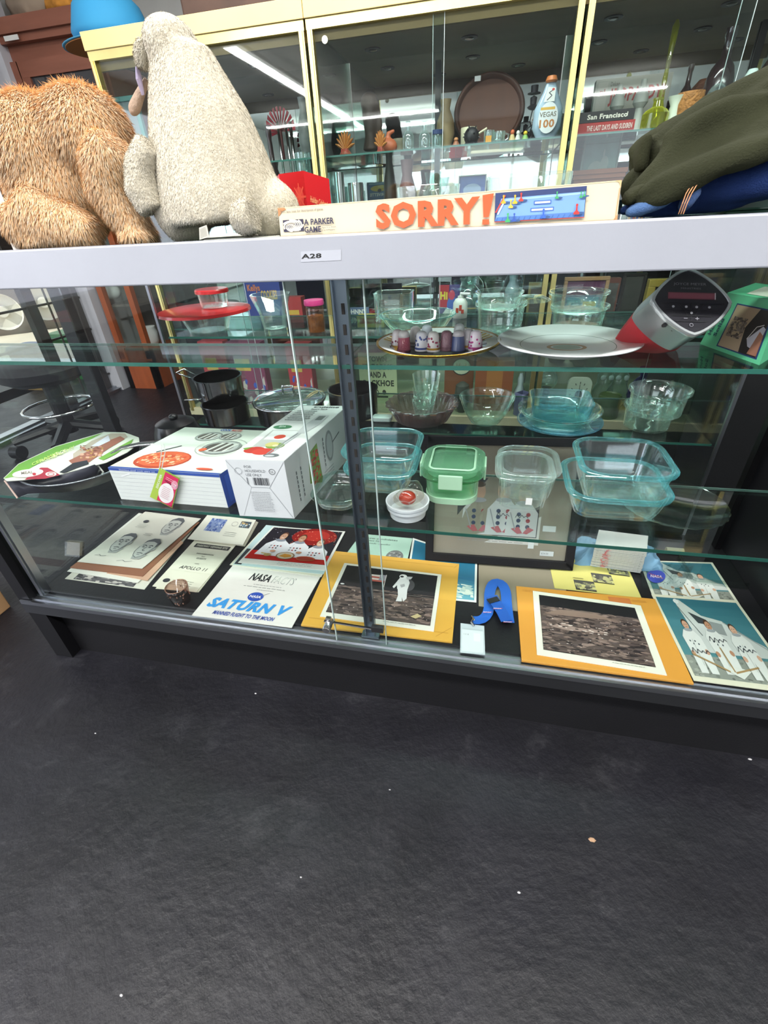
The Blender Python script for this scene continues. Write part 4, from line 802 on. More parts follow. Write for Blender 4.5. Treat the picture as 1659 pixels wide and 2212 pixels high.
# green lidded container
T, wd, dp, h, c = sq_dish('square glass food container with green snap lid', 906, 1040, 1040, 1094, Z2, .125, cat='container', m=glass('#eaf5ee', '#a9c9b4', gloss=1.6, body=.15, bcol='#b5d6c0'), rimm=glass('#c9e8d2', '#6fae86'), taper=.004, cr=.03, name='food_container')
GL = mat('#7fb796', .35, spec=.5); GLL = mat('#a9cfb0', .4)
g = G().rr([(.002, h - .002), (.006, h + .001), (.006, h + .012), (.001, h + .016), (-.008, h + .016), (-.012, h + .0125), (-.03, h + .0125)], wd - .006, dp - .006, .03); obj('lid', g, glass('#c2e2cc', '#9ccfae', gloss=1.8, rough=.08, body=1.2, bcol='#86bb98'), T, world=False, smooth='auto')
g = G().rr([(-.014, h + .0175), (-.012, h + .018), (-.01, h + .0165)], wd - .006, dp - .006, .025, cap=False); obj('lid_seal', g, GLL, T, world=False)
obj('lid_panel', G().rr([(-.034, h + .0065), (-.034, h + .0085)], wd - .006, dp - .006, .02), glass('#c2e2cc', '#9ccfae', rough=.1, body=1.0, bcol='#7fb592'), T, world=False)
for (dx, dy, w_, d_) in [(0, -1, .044, .004), (0, 1, .044, .004), (-1, 0, .004, .044), (1, 0, .004, .044)]:
    x, y = dx * (wd / 2 + .004), dy * (dp / 2 + .004)
    obj('snap_clip', G().box(x - w_ / 2, x + w_ / 2, y - d_ / 2, y + d_ / 2, h - .016, h + .014), GLL, T, world=False, bevel=.002)
obj('base_band', G().rr([(.0, 0), (.003, .002), (.003, .014), (0, .015)], wd - .02, dp - .02, .03), GLL, T, world=False, smooth='auto')
# teal square pair left of the centre
sq_dish('lower of two nested square glass dishes beside the slotted post', 726, 893, 1030, 1070, Z2, .16, m=PYR)
T, wd, dp, h, c = sq_dish('upper of two nested square glass dishes beside the slotted post', 722, 897, 1003, 1050, Z2, .165); T.location.z = Z2 + .010
sq_dish('shallow clear glass dish on the shelf right of the blender box', 655, 770, 1085, 1108, Z2, .13, m=CLR, rimm=glass('#e4f2ee', '#8fb5b0', gloss=1.6), taper=.008)
# ramekins with wrapped sweet
rp = mat('#d3d8dc', .25, coat=.5)
def rame(label, px, pyb, pyt, w, lift=0.0):
    p = at(px, pyb, z=Z2); R = w * mpp(p) / 2; c = p + Vector((0, R * .9, lift)); h = at(px, pyt, y=c.y).z - Z2
    prof = [(0, 0), (.82, 0), (.86, .04), (.92, .78), (1.0, .8), (1.0, 1), (.93, 1), (.86, .75), (.8, .1), (0, .1)]
    wob = lambda j, n, z: 1 + (.018 if j % 2 else 0) * (1 if .1 * h < z < .76 * h else 0)
    return obj('ramekin', G().lathe([(a * R, b * h) for a, b in prof], c, 80, wob=wob), rp, label=label, cat='ramekin', smooth=False), c, R, h
o, c, R, h = rame('lower fluted white ramekin under the green lidded container', 874, 1132, 1088, 92)
o2 = o.copy(); COL.objects.link(o2); o2.location.z += h * .42; o2.scale = (1.04, 1.04, 1); o2['label'] = 'upper fluted white ramekin holding wrapped red sweets'
g = blob([('e', (c.x + dx * R, c.y + dy * R, Z2 + h * 1.5 + dz), (.018, .016, .013)) for dx, dy, dz in [(-.3, 0, 0), (.3, .1, .002), (0, -.2, .012), (.1, .35, .018)]], .003, 2, crump)
wsp = obj('wrapped_sweet', g, glass('#f3f0ea', '#d9d2c6', gloss=1.6, rough=.12), label='clear wrapped red sweets in the white ramekin', cat='sweet', smooth='auto')
obj('sweet', G().ell((c.x, c.y, Z2 + h * 1.62), (.016, .015, .013)), mat('#b53a24', .25), wsp, smooth=True)
# scalloped plate standing at the back
p = at(1440, 1045, z=Z2); g = G().lathe([(.0, 0), (.055, 0), (.085, .012), (.088, .014), (.055, .003), (0, .003)], (p.x - .02, .16, Z2), 48, wob=lambda j, n, z: 1 + (.02 if z > .01 and j % 2 else 0)); obj('glass_plate', g, glass('#f0f6f5', '#b3c4c6', gloss=2, rough=.06), label='clear scalloped glass plate behind the right teal-rimmed dishes', cat='plate', smooth='auto')
# ------------------------------------------------ boxes
def boxq(fBL, fBR, zt_px, depth_vec, z):
    """front face corners on shelf plane; zt_px a photo point of the top-left front corner"""
    a = at(*fBL, z=z); b = at(*fBR, z=z); zt = at(*zt_px, y=a.y).z
    return [a, b, b + depth_vec, a + depth_vec], zt
q, zt = boxq((262, 1078), (493, 1097), (238, 1010), Vector((0, 0, 0)), Z2)
tlb = at(403, 922, z=zt); trf = at(476, 1022, z=zt); tlf = at(233, 1008, z=zt)
dv = Vector((tlb.x - tlf.x, tlb.y - tlf.y, 0)); a, b = q[0], q[1]; bb = Vector((trf.x, trf.y, Z2)); b = a + (bb - a) * 1.0; b = at(493, 1097, z=Z2); dv = Vector((dv.x * .9, min(dv.y, Y2 + .06 - a.y), 0))
ck = thing('cookware_box', 'flat white and blue cookware box with a red sauce pan picture', 'box', (a + b) / 2, group=None)
P8 = [a, b, b + dv, a + dv]; U = Vector((0, 0, zt - Z2))
obj('carton', G().hexa([tuple(p) for p in P8] + [tuple(p + U) for p in P8]), mat('#dfe2df', .4, var=.02), ck)
D = Draw(a, b, b + U, a + U, 30, 9, off=.0003); R6 = random.Random(3)
for i in range(7): D.rect('#c3c3ca', .3, .9 + i * 1.1, 29.7, .96 + i * 1.1)
D.rect('#2f4ea0', 0, 8.3, 30, 9); D.up(); D.text('#d7dcea', 'Stainless steel cook ware set', 3, 8.42, .42, 10); D.line('#f2f2f6', 3, 6.8, 5.6, 7.6, .3); D.done(ck)
D = Draw(b, b + dv, b + dv + U, b + U, 20, 9, off=.0003); D.rect('#26489c', 0, 0, 20, 9); D.up(); D.rect('#2f57b4', 1, 1, 19, 8); D.done(ck, 'blue_side')
D = Draw(a + U, b + U, b + dv + U, a + dv + U, 30, 20, off=.0004)
D.rect('#dfe6da', 0, .5, 30, 20); D.rect('#2f4ea0', 0, 0, 30, .5); D.up(); D.rect('#e6e2c6', 0, .5, 9, 6)
D.ell('#b7462a', 10.3, 4.3, 7.2, 3.7); D.up(); D.ell('#d2603a', 10.3, 4.6, 6.6, 3.2); D.up(); D.speck(['#e8804e', '#e0a070', '#c24a2a', '#edc09a'], 5, 2.4, 15.5, 6.6, 110, .42, 1.8); D.up()
D.ell('#e8603c', 14.5, 6.4, .8, .5); D.line('#3c3c40', 5.2, 7.2, 9, 10.6, .5)
for (x, y, s) in [(12, 15.6, 3.2), (18, 16.0, 2.6), (20.5, 10.6, 4.4)]:
    D.ell('#8f9490', x, y, s * 1.15, s * .72); D.up(); D.ell('#bfc5c0', x, y, s, s * .6); D.up(); D.ell('#5b5650', x - s * .1, y, s * .85, s * .5); D.up()
    for k in range(3): D.poly('#d9dcd4', [(x - s * .6 + k * s * .5, y - s * .45), (x - s * .45 + k * s * .5, y - s * .45), (x - s * .1 + k * s * .45, y + s * .45), (x - s * .35 + k * s * .45, y + s * .45)])
    D.up()
D.ring('#9aa09a', 20.5, 10.6, 6.4, 4, .14); D.ell('#e0623a', 16.8, 9, 1, .7); D.text('#2f57b4', 'COOK', 12.6, 18.4, 1, 3.2, bold=.05); D.text('#d0403a', 'MASTER', 16, 18.4, 1, 3, bold=.03); D.ell('#d8583c', 25, 1.3, 2.2, .4); D.done(ck, 'top_print')
# blender box
a, b = at(518, 1114, z=Z2), at(636, 1120, z=Z2); zt = at(490, 993, y=a.y).z
tb = at(651, 876, z=zt); tf = at(490, 993, z=zt); dv = Vector((tb.x - tf.x, tb.y - tf.y, 0)); dv *= 1.0
if a.y + dv.y > Y2 + .1: dv *= (Y2 + .1 - a.y) / dv.y
f2 = at(613, 1004, z=zt)
bx_ = thing('blender_box', 'tall white hand blender box with strawberry pictures', 'box', (a + b) / 2)
P8 = [a, b, b + dv, a + dv]; U = Vector((0, 0, zt - Z2)); w_ = Vector((0, 0, 0))
A1, B1 = Vector((tf.x, tf.y, zt)), Vector((f2.x, f2.y, zt)); top = [a + U, b + U, b + dv + U, a + dv + U]
obj('carton', G().hexa([tuple(p) for p in P8] + [tuple(p) for p in top]), mat('#dcdde0', .4, var=.02), bx_)
D = Draw(a, b, b + U, a + U, 12, 14, off=.0004)
D.pl('#8d9096', [(.1, 13.8), (4.2, 7.6), (8, 7.6), (11.9, 13.8)], .09); D.pl('#a3a5aa', [(4.2, 7.6), (1, .2)], .07); D.pl('#8d9096', [(8, 7.6), (11.8, .2)], .09)
D.text('#6d7076', 'FOR', 3.6, 12.2, .62, 1.5); D.text('#6d7076', 'HOUSEHOLD', 3.6, 11.25, .62, 4.2); D.text('#6d7076', 'USE ONLY', 3.6, 10.3, .62, 3.3); D.ring('#4a4c50', 9.2, 11.5, .62, .62, .1); D.text('#4a4c50', 'UL', 8.9, 11.25, .5, .6)
D.ring('#b7b9be', 2.2, 11.5, .8, .8, .12, 7)
for i in range(17): D.rect('#3a3a40', 4.9 + i * .2, 8.2, 4.9 + i * .2 + R6.choice([.06, .1, .14]), 10)
D.rect('#77797f', 3.6, 8.3, 3.8, 10); D.lines('#9b9da2', 3.8, 6.4, 8.4, 12, .42, .12); D.done(bx_, 'front_print')
D = Draw(a + U, b + U, b + dv + U, a + dv + U, 12, 30, off=.0004)
D.rect('#e4e6e4', .1, .1, 11.9, 29.9); D.up(); D.poly('#b8bcb8', [(2, 6), (7.6, 6), (8.4, 14.5), (1.6, 14.5)]); D.up(); D.poly('#e6e9e8', [(2.4, 9.5), (7.4, 9.5), (8, 14.2), (2, 14.2)]); D.up()
D.ell('#c23a30', 3.4, 4.4, 2.1, 1.5); D.ell('#d04438', 5.6, 3.8, 2.2, 1.5); D.ell('#7f9f4a', 6.6, 6.6, 1.9, 1.4); D.ell('#c9c27a', 5.6, 7.2, 1.4, 1.1); D.ell('#cf4a34', 5.2, 11, 1.2, 1.1); D.up(); D.poly('#6f9a40', [(.6, 5), (2.4, 5.8), (1.6, 4.2)]); D.ell('#e6e0b4', 6.6, 6.6, .6, .5)
D.line('#8f9498', 7.0, 2.8, 8.3, 13.5, .35); D.line('#b5b9bc', 7.6, 2.8, 8.9, 13.5, .25); D.ell('#6c7074', 8.2, 2.2, 1.6, .8); D.ell('#c9cccf', 8, 2, 1.0, .4)
D.poly('#c7c9cb', [(7.8, 13), (9.6, 13), (10.6, 18), (10.4, 23.5), (7.9, 23.5), (7.4, 17)]); D.up(); D.rect('#6f7674', 8.3, 20.4, 9.9, 23); D.ell('#3f7a54', 3.0, 16.2, 2.1, 1.1); D.up(); D.text('#dfeee4', 'BPA', 2.2, 16.0, .8, 1.5)
D.text('#4c5254', 'Cuisine', 4.2, 28.2, 1.1, 6.4, bold=.03); D.text('#4c5254', 'Smart Stick', 4.2, 26.9, .8, 4.2, bold=.02); D.lines('#5c6264', 1.4, 25.8, 7, 6, 1.15, .35); D.done(bx_, 'top_print')
D = Draw(b, b + dv, b + dv + U, b + U, 30, 14, off=.0004)
D.rect('#cfd1d2', .1, .1, 29.9, 13.9); D.up(); D.poly('#6f8a42', [(8, 4), (13, 1.4), (13.6, 2.4), (13, 11.8), (9, 11)]); D.up(); D.speck(['#b53c30', '#c9503a', '#9a2e26', '#7c9a4c'], 8.8, 2.6, 13, 11, 60, .6, 1.2); D.up(); D.ell('#8d8f92', 18.5, 8.4, 1.9, 4.0); D.up(); D.ell('#b5b7ba', 18.5, 8.4, 1.4, 3.2); D.line('#5a5c60', 20, 8.6, 24, 9.6, .35)
for x, yy in [(3.2, 2.4), (5, 2.6), (15.5, 4.4)]:
    for k in range(7): D.rect('#5d6064', x, yy + k * 1.1, x + .35, yy + k * 1.1 + .8)
D.lines('#8a8c90', 14.6, 3, 20, 3, .8, .2); D.done(bx_, 'side_print')
# ------------------------------------------------ packaged pan
pz = Z2
q1 = at(35, 1068, z=pz); 
pan = thing('packaged_pan', 'dark non-stick pan in a green and white cardboard sleeve at the left', 'pan', at(150, 1040, z=pz))
rimz = at(20, 1035, y=q1.y).z
# the sleeve top face: quad
c0, c1, c2, c3 = at(8, 1034, z=rimz), at(215, 1000, z=rimz), at(300, 945, z=rimz), at(225, 934, z=rimz)
cc = at(175, 985, z=rimz); Rw = (at(300, 965, z=rimz) - at(25, 1020, z=rimz)).length / 2
cen = Vector(((at(300, 965, z=rimz).x + at(60, 1015, z=rimz).x) / 2, (at(300, 965, z=rimz).y + at(60, 1015, z=rimz).y) / 2, pz)); Rp = .125; hp = rimz - pz
cen = Vector((at(165, 995, z=rimz).x, q1.y + Rp * .9, pz))
gp = G().lathe([(0, 0), (Rp * .7, 0), (Rp * .82, .006), (Rp, hp - .004), (Rp * .985, hp - .004), (Rp * .8, .01), (0, .006)], cen, 56); obj('pan_body', gp, mat('#2f3038', .28, .3), pan, smooth='auto')
obj('pan_rim', G().lathe([(Rp * .985, hp - .005), (Rp * 1.01, hp - .005), (Rp * 1.01, hp - .002), (Rp * .985, hp - .002)], cen, 56, cap=False), mat('#8d9096', .25, .8), pan, smooth=True)
outl = [(8, 1034), (40, 1003), (120, 965), (225, 934), (270, 935), (300, 946), (302, 958), (275, 978), (230, 1000), (190, 1010), (115, 1030), (60, 1037), (15, 1040)]
V3 = [at(x, y, z=rimz + .001) for x, y in outl]; g = G(); n = len(V3); g.v = [tuple(p) for p in V3] + [(p.x, p.y, p.z + .0012) for p in V3]; g.f = [tuple(reversed(range(n))), tuple(range(n, 2 * n))] + [(i, (i + 1) % n, n + (i + 1) % n, n + i) for i in range(n)]
obj('card_sleeve', g, mat('#dcdcd0', .4), pan)
D = Draw(at(8, 1040, z=rimz + .0024), at(302, 1040, z=rimz + .0024), at(302, 930, z=rimz + .0024), at(8, 930, z=rimz + .0024), 294, 110, off=.0001)
# bilinear quad is a true trapezoid in space, so map photo offsets through the plane
D.P = lambda x, y: at(8 + x, 1040 - y, z=rimz + .0025 + D.k * .0002)
D.poly('#6fa53c', [(0, 6), (2, 8), (32, 37), (112, 75), (215, 105), (190, 92), (120, 62), (60, 30), (30, 12)]); D.poly('#7fb04a', [(0, 6), (30, 12), (60, 22), (30, 22), (8, 14)]); D.up()
D.poly('#b9a99a', [(150, 60), (190, 88), (232, 104), (262, 104), (268, 96), (230, 82), (175, 40), (150, 34)]); D.up(); D.poly('#9a5f4e', [(140, 45), (175, 62), (215, 84), (252, 98), (262, 92), (225, 70), (185, 42), (150, 36)]); D.up(); D.speck(['#c07f6a', '#7f4a3c', '#b58a4a', '#d0a08a'], 165, 50, 215, 78, 50, 3, 1.8); D.up()
D.poly('#6fa03e', [(205, 50), (240, 70), (280, 92), (276, 84), (240, 58), (215, 46)]); D.poly('#d8d4e2', [(188, 76), (226, 100), (230, 88), (205, 76)]); D.poly('#22222a', [(120, 20), (150, 40), (180, 46), (184, 38), (160, 30), (130, 18)]); D.up()
D.poly('#a8283c', [(45, 4), (80, 30), (95, 30), (122, 14), (90, 6)]); D.up(); D.ell('#e6ddd6', 52, 18, 34, 8.5, rot=.12); D.up(); D.text('#8a7a72', 'MEAL', 38, 15, 6, 26, bold=.03, rot=.1); D.ell('#b8283a', 66, 16, 4, 3); D.ell('#e9d8d4', 102, 16, 12, 5); D.up(); D.ring('#b8283a', 102, 16, 7, 3, 1.2)
for i, (s_, c_) in enumerate([('HEALTHY', '#cfe08a'), ('NON-STICK', '#e6efb8'), ('CERAMIC', '#c2d86a')]): D.text(c_, s_, 62 + 18 * (2 - i), 34 + 6.5 * (2 - i), 6, 62, bold=.02, rot=.42)
D.done(pan, 'sleeve_print')
# curved side flap
side = [(15, 1040), (60, 1038), (115, 1030), (190, 1012), (207, 1000), (222, 1018), (205, 1040), (150, 1058), (90, 1066), (40, 1074)]
g = G(); ra = [at(x, y, y=q1.y + .002 + (x - 15) / 210 * .05) for x, y in [(12, 1037), (40, 1038), (80, 1036), (120, 1029), (165, 1018), (205, 1004), (214, 1010)]]; rb = [at(x, y, z=pz + .001) for x, y in [(38, 1075), (60, 1067), (90, 1065), (125, 1063), (165, 1055), (205, 1043), (222, 1022)]]
g.v = [tuple(p) for p in ra + rb]; g.f = [(i, i + 7, i + 8, i + 1) for i in range(6)]; o = obj('sleeve_side', g, mat('#3a3a45', .3), pan, smooth=True); sm = o.modifiers.new('solid', 'SOLIDIFY'); sm.thickness = .0012
obj('edge_strip', G().tube([at(207, 1000, z=rimz + .002), at(223, 1020, z=rimz - .018), at(208, 1040, z=pz + .012)], .0022, 6), mat('#d8d8d0', .5), pan)
obj('sleeve_corner', G().tube([at(10, 1038, z=rimz), at(38, 1076, z=pz + .001)], .0018, 6), mat('#d9b8ac', .5), pan)
g = G(); g.tube([at(205, 1008, z=rimz - .012), at(235, 985, z=rimz), at(262, 968, z=rimz + .004), at(300, 960, z=rimz + .006), at(345, 956, z=rimz + .008), at(378, 951, z=rimz + .008)], [.006, .006, .007, .009, .01, .006], 12, .5); obj('handle', g, mat('#a8a4a6', .2, .9), pan, smooth=True)
# hang tag
tg_ = thing('hang_tag', 'pink and green cardboard tag hanging from the pan handle by white string', 'tag', at(355, 1098, y=-.0 + .024))
yy = .004; yt_ = at(262, 1078, z=Z2).y - .008
T4 = [at(*p, y=yt_) for p in [(324, 1073), (372, 1098), (388, 1033), (345, 1010)]]
o = obj('tag_card', G().hexa([tuple(p) for p in T4] + [tuple(p + Vector((0, .0008, 0))) for p in T4]), mat('#8fae3a', .5), tg_)
D = Draw(*T4, 10, 12, off=.0003); D.P = lambda x, y: D.q[0].lerp(D.q[1], x / 10).lerp(D.q[3].lerp(D.q[2], x / 10), y / 12) + Vector((0, -.0004 - D.k * .0002, 0))
D.rect('#a9c24a', 0, 0, 3, 12); D.rect('#d32a5c', 3, .3, 9.7, 11.6); D.up(); D.ell('#f0e8e8', 6, 4.4, 3.4, 3.8); D.ell('#e89ab0', 8.6, 8.8, 1.6, 1.6); D.up(); D.text('#eef2dc', 'DISCOVER', 2.2, 4.6, 1.1, 5.5, bold=.03, rot=1.5708); D.lines('#c98a9a', 4, 6.4, 8, 7, .65, .16); D.lines('#f0c0cc', 4.2, 10.2, 9, 2, .6, .2); D.line('#7a1030', 4, 9, 7.4, 8.6, .35); D.text('#fae8ee', 'LCCM', 7.4, 8.3, 1.1, 2.2, bold=.02); D.done(tg_, 'tag_print')
g = G(); g.tube([at(344, 1013, y=yt_), at(349, 975, y=yt_ + .002), at(347, 958, z=rimz + .02)], .0008, 6); g.tube([at(349, 1014, y=yt_), at(357, 975, y=yt_ + .002), at(352, 955, z=rimz + .02)], .0008, 6); obj('string', g, WHITE, tg_)
# black pan behind the cookware box
p = at(372, 948, z=Z2); g = G().lathe([(.0, .045), (.03, .045), (.05, .035), (.06, .01), (.062, 0), (0, 0)], (p.x, p.y + .03, Z2), 32); g.ell((p.x, p.y + .03, Z2 + .05), (.012, .012, .008)); obj('pot_lid', g, mat('#141419', .3), label='domed black pot lid between the pan sleeve and the cookware box', cat='lid', smooth='auto')
# ================================================================== UPPER SHELF (front case)
def plate(label, px, pyb, pyr, w, m, rimc, mid, z=None, extra=None):
    z = Z1; p = at(px, pyb, z=z); R0 = w * mpp(p) / 2; c = p + Vector((0, R0 * .55, 0)); R = w * mpp(c) / 2; h = max(at(px, pyr, y=c.y).z - z, .012)
    t = thing('plate', label, 'plate', c)
    obj('plate_body', G().lathe([(0, 0), (R * .5, 0), (R * .53, .001), (R * .58, h * .35), (R, h - .001), (R, h + .001), (R * .64, h * .5), (R * .56, h * .32), (0, h * .3)], c, 64), m, t, smooth=True)
    return t, c, R, h
PORC = mat('#eef0f0', .3, coat=.3)
t, c, R, h = plate('black and gold rimmed plate carrying the thimbles', 937, 776, 735, 262, PORC, None, None)
BK = mat('#17151a', .1, coat=1.0); GD = mat('#c89a3a', .22, 1.0)
obj('black_well', G().lathe([(0, h * .31), (R * .56, h * .33), (R * .64, h * .52), (R * .92, h * .92)], c, 64, cap=False), BK, t, smooth=True)
obj('gold_rim', G().lathe([(R * .92, h * .925), (R * 1.002, h + .0012), (R * 1.006, h - .0005), (R * .99, h - .003)], c, 64, cap=False), GD, t, smooth=True)
for k in range(8):
    a0 = math.radians(150 + k * 7 if k < 4 else 20 + (k - 4) * 7); g = G().hexa([(c.x + rr_ * math.cos(a0 + da), c.y + rr_ * math.sin(a0 + da), c.z + h * zz + e) for e in (0, .0005) for (rr_, da, zz) in [(R * .66, 0, .57), (R * .66, .04, .57), (R * .93, .04, .95), (R * .93, 0, .95)]]); obj('gold_mark', g, GD, t)
zp = Z1 + h * .34
THM = [(860, 752, 872, '#e8dcdc', '#8a2a4a', 'thimble with magenta flowers at the left end'), (873, 756, 0, '#b0455c', '#eee6e4', 'crimson thimble with a white top'), (911, 757, 0, '#eceaf0', '#4a5a9a', 'white thimble with blue flowers and a blue wavy band'), (936, 758, 0, '#ece6e2', '#a03050', 'white thimble with gold band and red flowers'),
       (964, 756, 0, '#8f6470', '#7a505c', 'plain mauve textured thimble'), (989, 757, 0, '#3d4e80', '#c9c4c6', 'navy blue thimble with a grey top'), (1010, 752, 0, '#cfc8cc', '#b8a890', 'plain pale grey thimble'), (1026, 756, 0, '#efe2ea', '#c03a8a', 'white thimble with bright pink flowers at the right end'),
       (922, 742, 0, '#dfe2ee', '#8a90c0', 'pale bluish thimble standing in the back row'), (898, 745, 0, '#e4dcd8', '#b8a8a0', 'cream thimble half hidden in the back row, left'), (991, 740, 0, '#b8b4b8', '#a09aa0', 'grey thimble hidden behind the navy one')]
for i, (px, pyb, _, c1_, c2_, lb) in enumerate(THM):
    b = at(px, pyb, z=zp); hh = .028; rr_ = .0105; tt = thing('thimble', lb, 'thimble', b, group='thimbles on the black and gold plate')
    obj('cap', G().lathe([(rr_, 0), (rr_ * 1.03, .002), (rr_ * .98, .003), (rr_ * .8, hh * .78), (rr_ * .68, hh * .93), (rr_ * .4, hh), (0.0002, hh * 1.01)], n=24), mat(c1_, .3, bump=.25 if i in (1, 4) else 0, bs=500, coat=.4), tt, world=False, smooth=True)
    if i in (5,): obj('top', G().lathe([(rr_ * .83, hh * .76), (rr_ * .7, hh * .95), (rr_ * .4, hh * 1.02), (0.0002, hh * 1.03)], n=24), mat(c2_, .4), tt, world=False, smooth=True)
    elif i == 1: obj('top', G().lathe([(rr_ * .85, hh * .7), (rr_ * .7, hh * .95), (rr_ * .4, hh * 1.02), (0.0002, hh * 1.03)], n=24), mat('#f0e8e6', .4), tt, world=False, smooth=True)
    else:
        obj('band', G().lathe([(rr_ * 1.02, .003), (rr_ * 1.0, .006)], n=24, cap=False), mat('#c9973a' if i in (0, 3, 6) else c2_, .3, .6 if i in (0, 3, 6) else 0), tt, world=False, smooth=True)
        if i not in (4, 6, 9, 10):
            g = G(); Rn = random.Random(i)
            for k in range(22):
                a0 = Rn.uniform(0, 6.28); zz = Rn.uniform(.25, .75) * hh; rad = rr_ * (1.0 - .25 * (zz / hh) ** 1.2) * 1.005; M = Matrix.Rotation(a0, 3, 'Z'); g.ell((rad * math.cos(a0), rad * math.sin(a0), zz), (.0006, .0018, .0016), 6, 4, M)
            obj('flowers', g, mat(c2_, .4), tt, world=False)
t, c, R, h = plate('white oval-looking dinner plate with a thin green ring', 1232, 778, 732, 292, PORC, None, None)
obj('green_ring', G().lathe([(R * .66, h * .535), (R * .668, h * .545)], c, 64, cap=False), mat('#5f7a6c', .2), t, smooth=True)
obj('centre_motif', G().lathe([(R * .16, h * .31), (R * .2, h * .313)], c, 40, cap=False, sx=1.4), mat('#b58a5c', .3), t); obj('centre_flower', G().lathe([(0.0001, h * .318), (R * .14, h * .312)], c, 24, cap=False, sx=1.4), mat('#a8bfb0', .3), t)
# clock radio: squircle face, tilted, red fabric body
ra = thing('clock_radio', 'red and silver clock radio with rounded diamond black face', 'radio', at(1425, 760, z=Z1))
yf = .035
Tt = [at(x, y, y=yf_) for (x, y, yf_) in [(1488, 583, .075), (1574, 655, .05), (1500, 722, .02), (1409, 650, .045)]]
Cf = (Tt[0] + Tt[1] + Tt[2] + Tt[3]) / 4; ex = (Tt[1] - Tt[3]) / 2; ey = (Tt[0] - Tt[2]) / 2; nf = ex.cross(ey).normalized()
if nf.y > 0: nf = -nf
def sqr(k, off, n=48, c0=None, pw=1.36, dz=None):
    out = []
    for i in range(n):
        a = 2 * math.pi * i / n; ca, sa = math.cos(a), math.sin(a); rr_ = (abs(ca) ** pw + abs(sa) ** pw) ** (-1 / pw); q = (c0 or Cf) + ex * (rr_ * ca * k) + ey * (rr_ * sa * k) + nf * off
        if dz is not None: q = Vector((q.x, q.y, max(q.z, dz)))
        out.append(q)
    return out
g = G().loft([sqr(1.0, -.004), sqr(1.06, -.004), sqr(1.07, -.0), sqr(1.04, .002), sqr(.97, .002), sqr(.96, 0)], False, False); obj('face_bezel', g, mat('#d4d6d8', .2, .6), ra, smooth='auto')
obj('face_plate', G().loft([sqr(.97, -.004), sqr(.97, .0008)]), mat('#27252b', .22), ra)
bk = Vector((-.006, .045, -.028)); bk2 = Vector((-.03, .095, -.075))
g = G().loft([sqr(1.05, -.002), sqr(1.05, 0, c0=Cf + bk)], False, False); obj('silver_band', g, mat('#a9abac', .32, .75, bump=.02, bs=400), ra, smooth='auto')
tgt = at(1425, 742, z=Z1 + .004)
g = G().loft([sqr(1.045, 0, c0=Cf + bk, dz=Z1), sqr(1.02, 0, c0=Cf + bk * 1.8 + Vector((0, 0, -.008)), dz=Z1), sqr(.9, 0, c0=Cf + bk * 2.5 + Vector((0, 0, -.012)), dz=Z1), sqr(.6, 0, c0=Cf + bk * 2.9 + Vector((0, 0, -.012)), dz=Z1)]); obj('fabric_body', g, mat('#c2202c', .7, bump=.12, bs=700, var=.05), ra, smooth='auto')
o_ = Cf + nf * .0012; exn = ex.normalized(); hx = Vector((1, 0, 0)); hx = (hx - nf * hx.dot(nf)).normalized(); hy = nf.cross(hx); hy = hy if hy.z > 0 else -hy
s_ = ex.length * 1.0
D = Draw(o_ - hx * s_ - hy * s_, o_ + hx * s_ - hy * s_, o_ + hx * s_ + hy * s_, o_ - hx * s_ + hy * s_, 20, 20, off=.0002, step=.0002); 
if D.n.y > 0: D.n = -D.n
D.text('#77737c', 'JOYCE MEYER', 5.2, 14.6, .95, 8.6); D.text('#66626c', 'MINISTRIES', 7.2, 13.6, .5, 5.2); D.rect('#6a3440', 3.8, 10.6, 16.2, 12.6); D.up(); D.rect('#7d4450', 4.1, 10.9, 15.9, 12.3); D.rect('#d0c6c8', 16, 10.6, 16.25, 12.6)
for y in (9.2, 7.4, 5.6, 3.9): 
    hw = 8.2 * (1 - abs(y - 10) / 10.5) + .6; D.line('#131216', 10 - hw, y, 10 + hw, y, .16)
for x0, y0, x1, y1 in [(6.6, 9.2, 8.2, 7.4), (10, 9.2, 10, 7.4), (13.4, 9.2, 11.8, 7.4), (8.2, 7.4, 9, 5.6), (11.8, 7.4, 11, 5.6), (10, 5.6, 10, 3.9)]: D.line('#131216', x0, y0, x1, y1, .16)
D.up(); 
for x, y in [(5.2, 8.2), (8.6, 8.2), (11.3, 8.2), (14.6, 8.2), (10, 6.4)]: D.ell('#a9a6ac', x, y, .38, .38, 8)
D.line('#8a868e', 11, 4.75, 12, 4.75, .2); D.line('#8a868e', 11.5, 4.3, 11.5, 5.2, .2); D.line('#8a868e', 8, 4.75, 9, 4.75, .2); D.ring('#8a868e', 10, 2.8, .45, .45, .14); D.done(ra, 'face_print', rough=.3)
pj = at(1436, 703, y=.03)
e0 = Cf + (-ex * .62 - ey * .62) * 1.0; 
M = Matrix.Translation(at(1434, 703, y=.036)) @ Matrix.Rotation(math.radians(75), 4, 'X'); obj('jack_hole', G().lathe([(.0025, -.001), (.0025, .004)], n=16).xf(M), BLACK2, ra)
obj('usb_port', G().box(-.004, .004, -.001, .001, -.001, .001).xf(Matrix.Translation(at(1456, 716, y=.034)) @ Matrix.Rotation(.5, 4, 'Y')), BLACK2, ra)
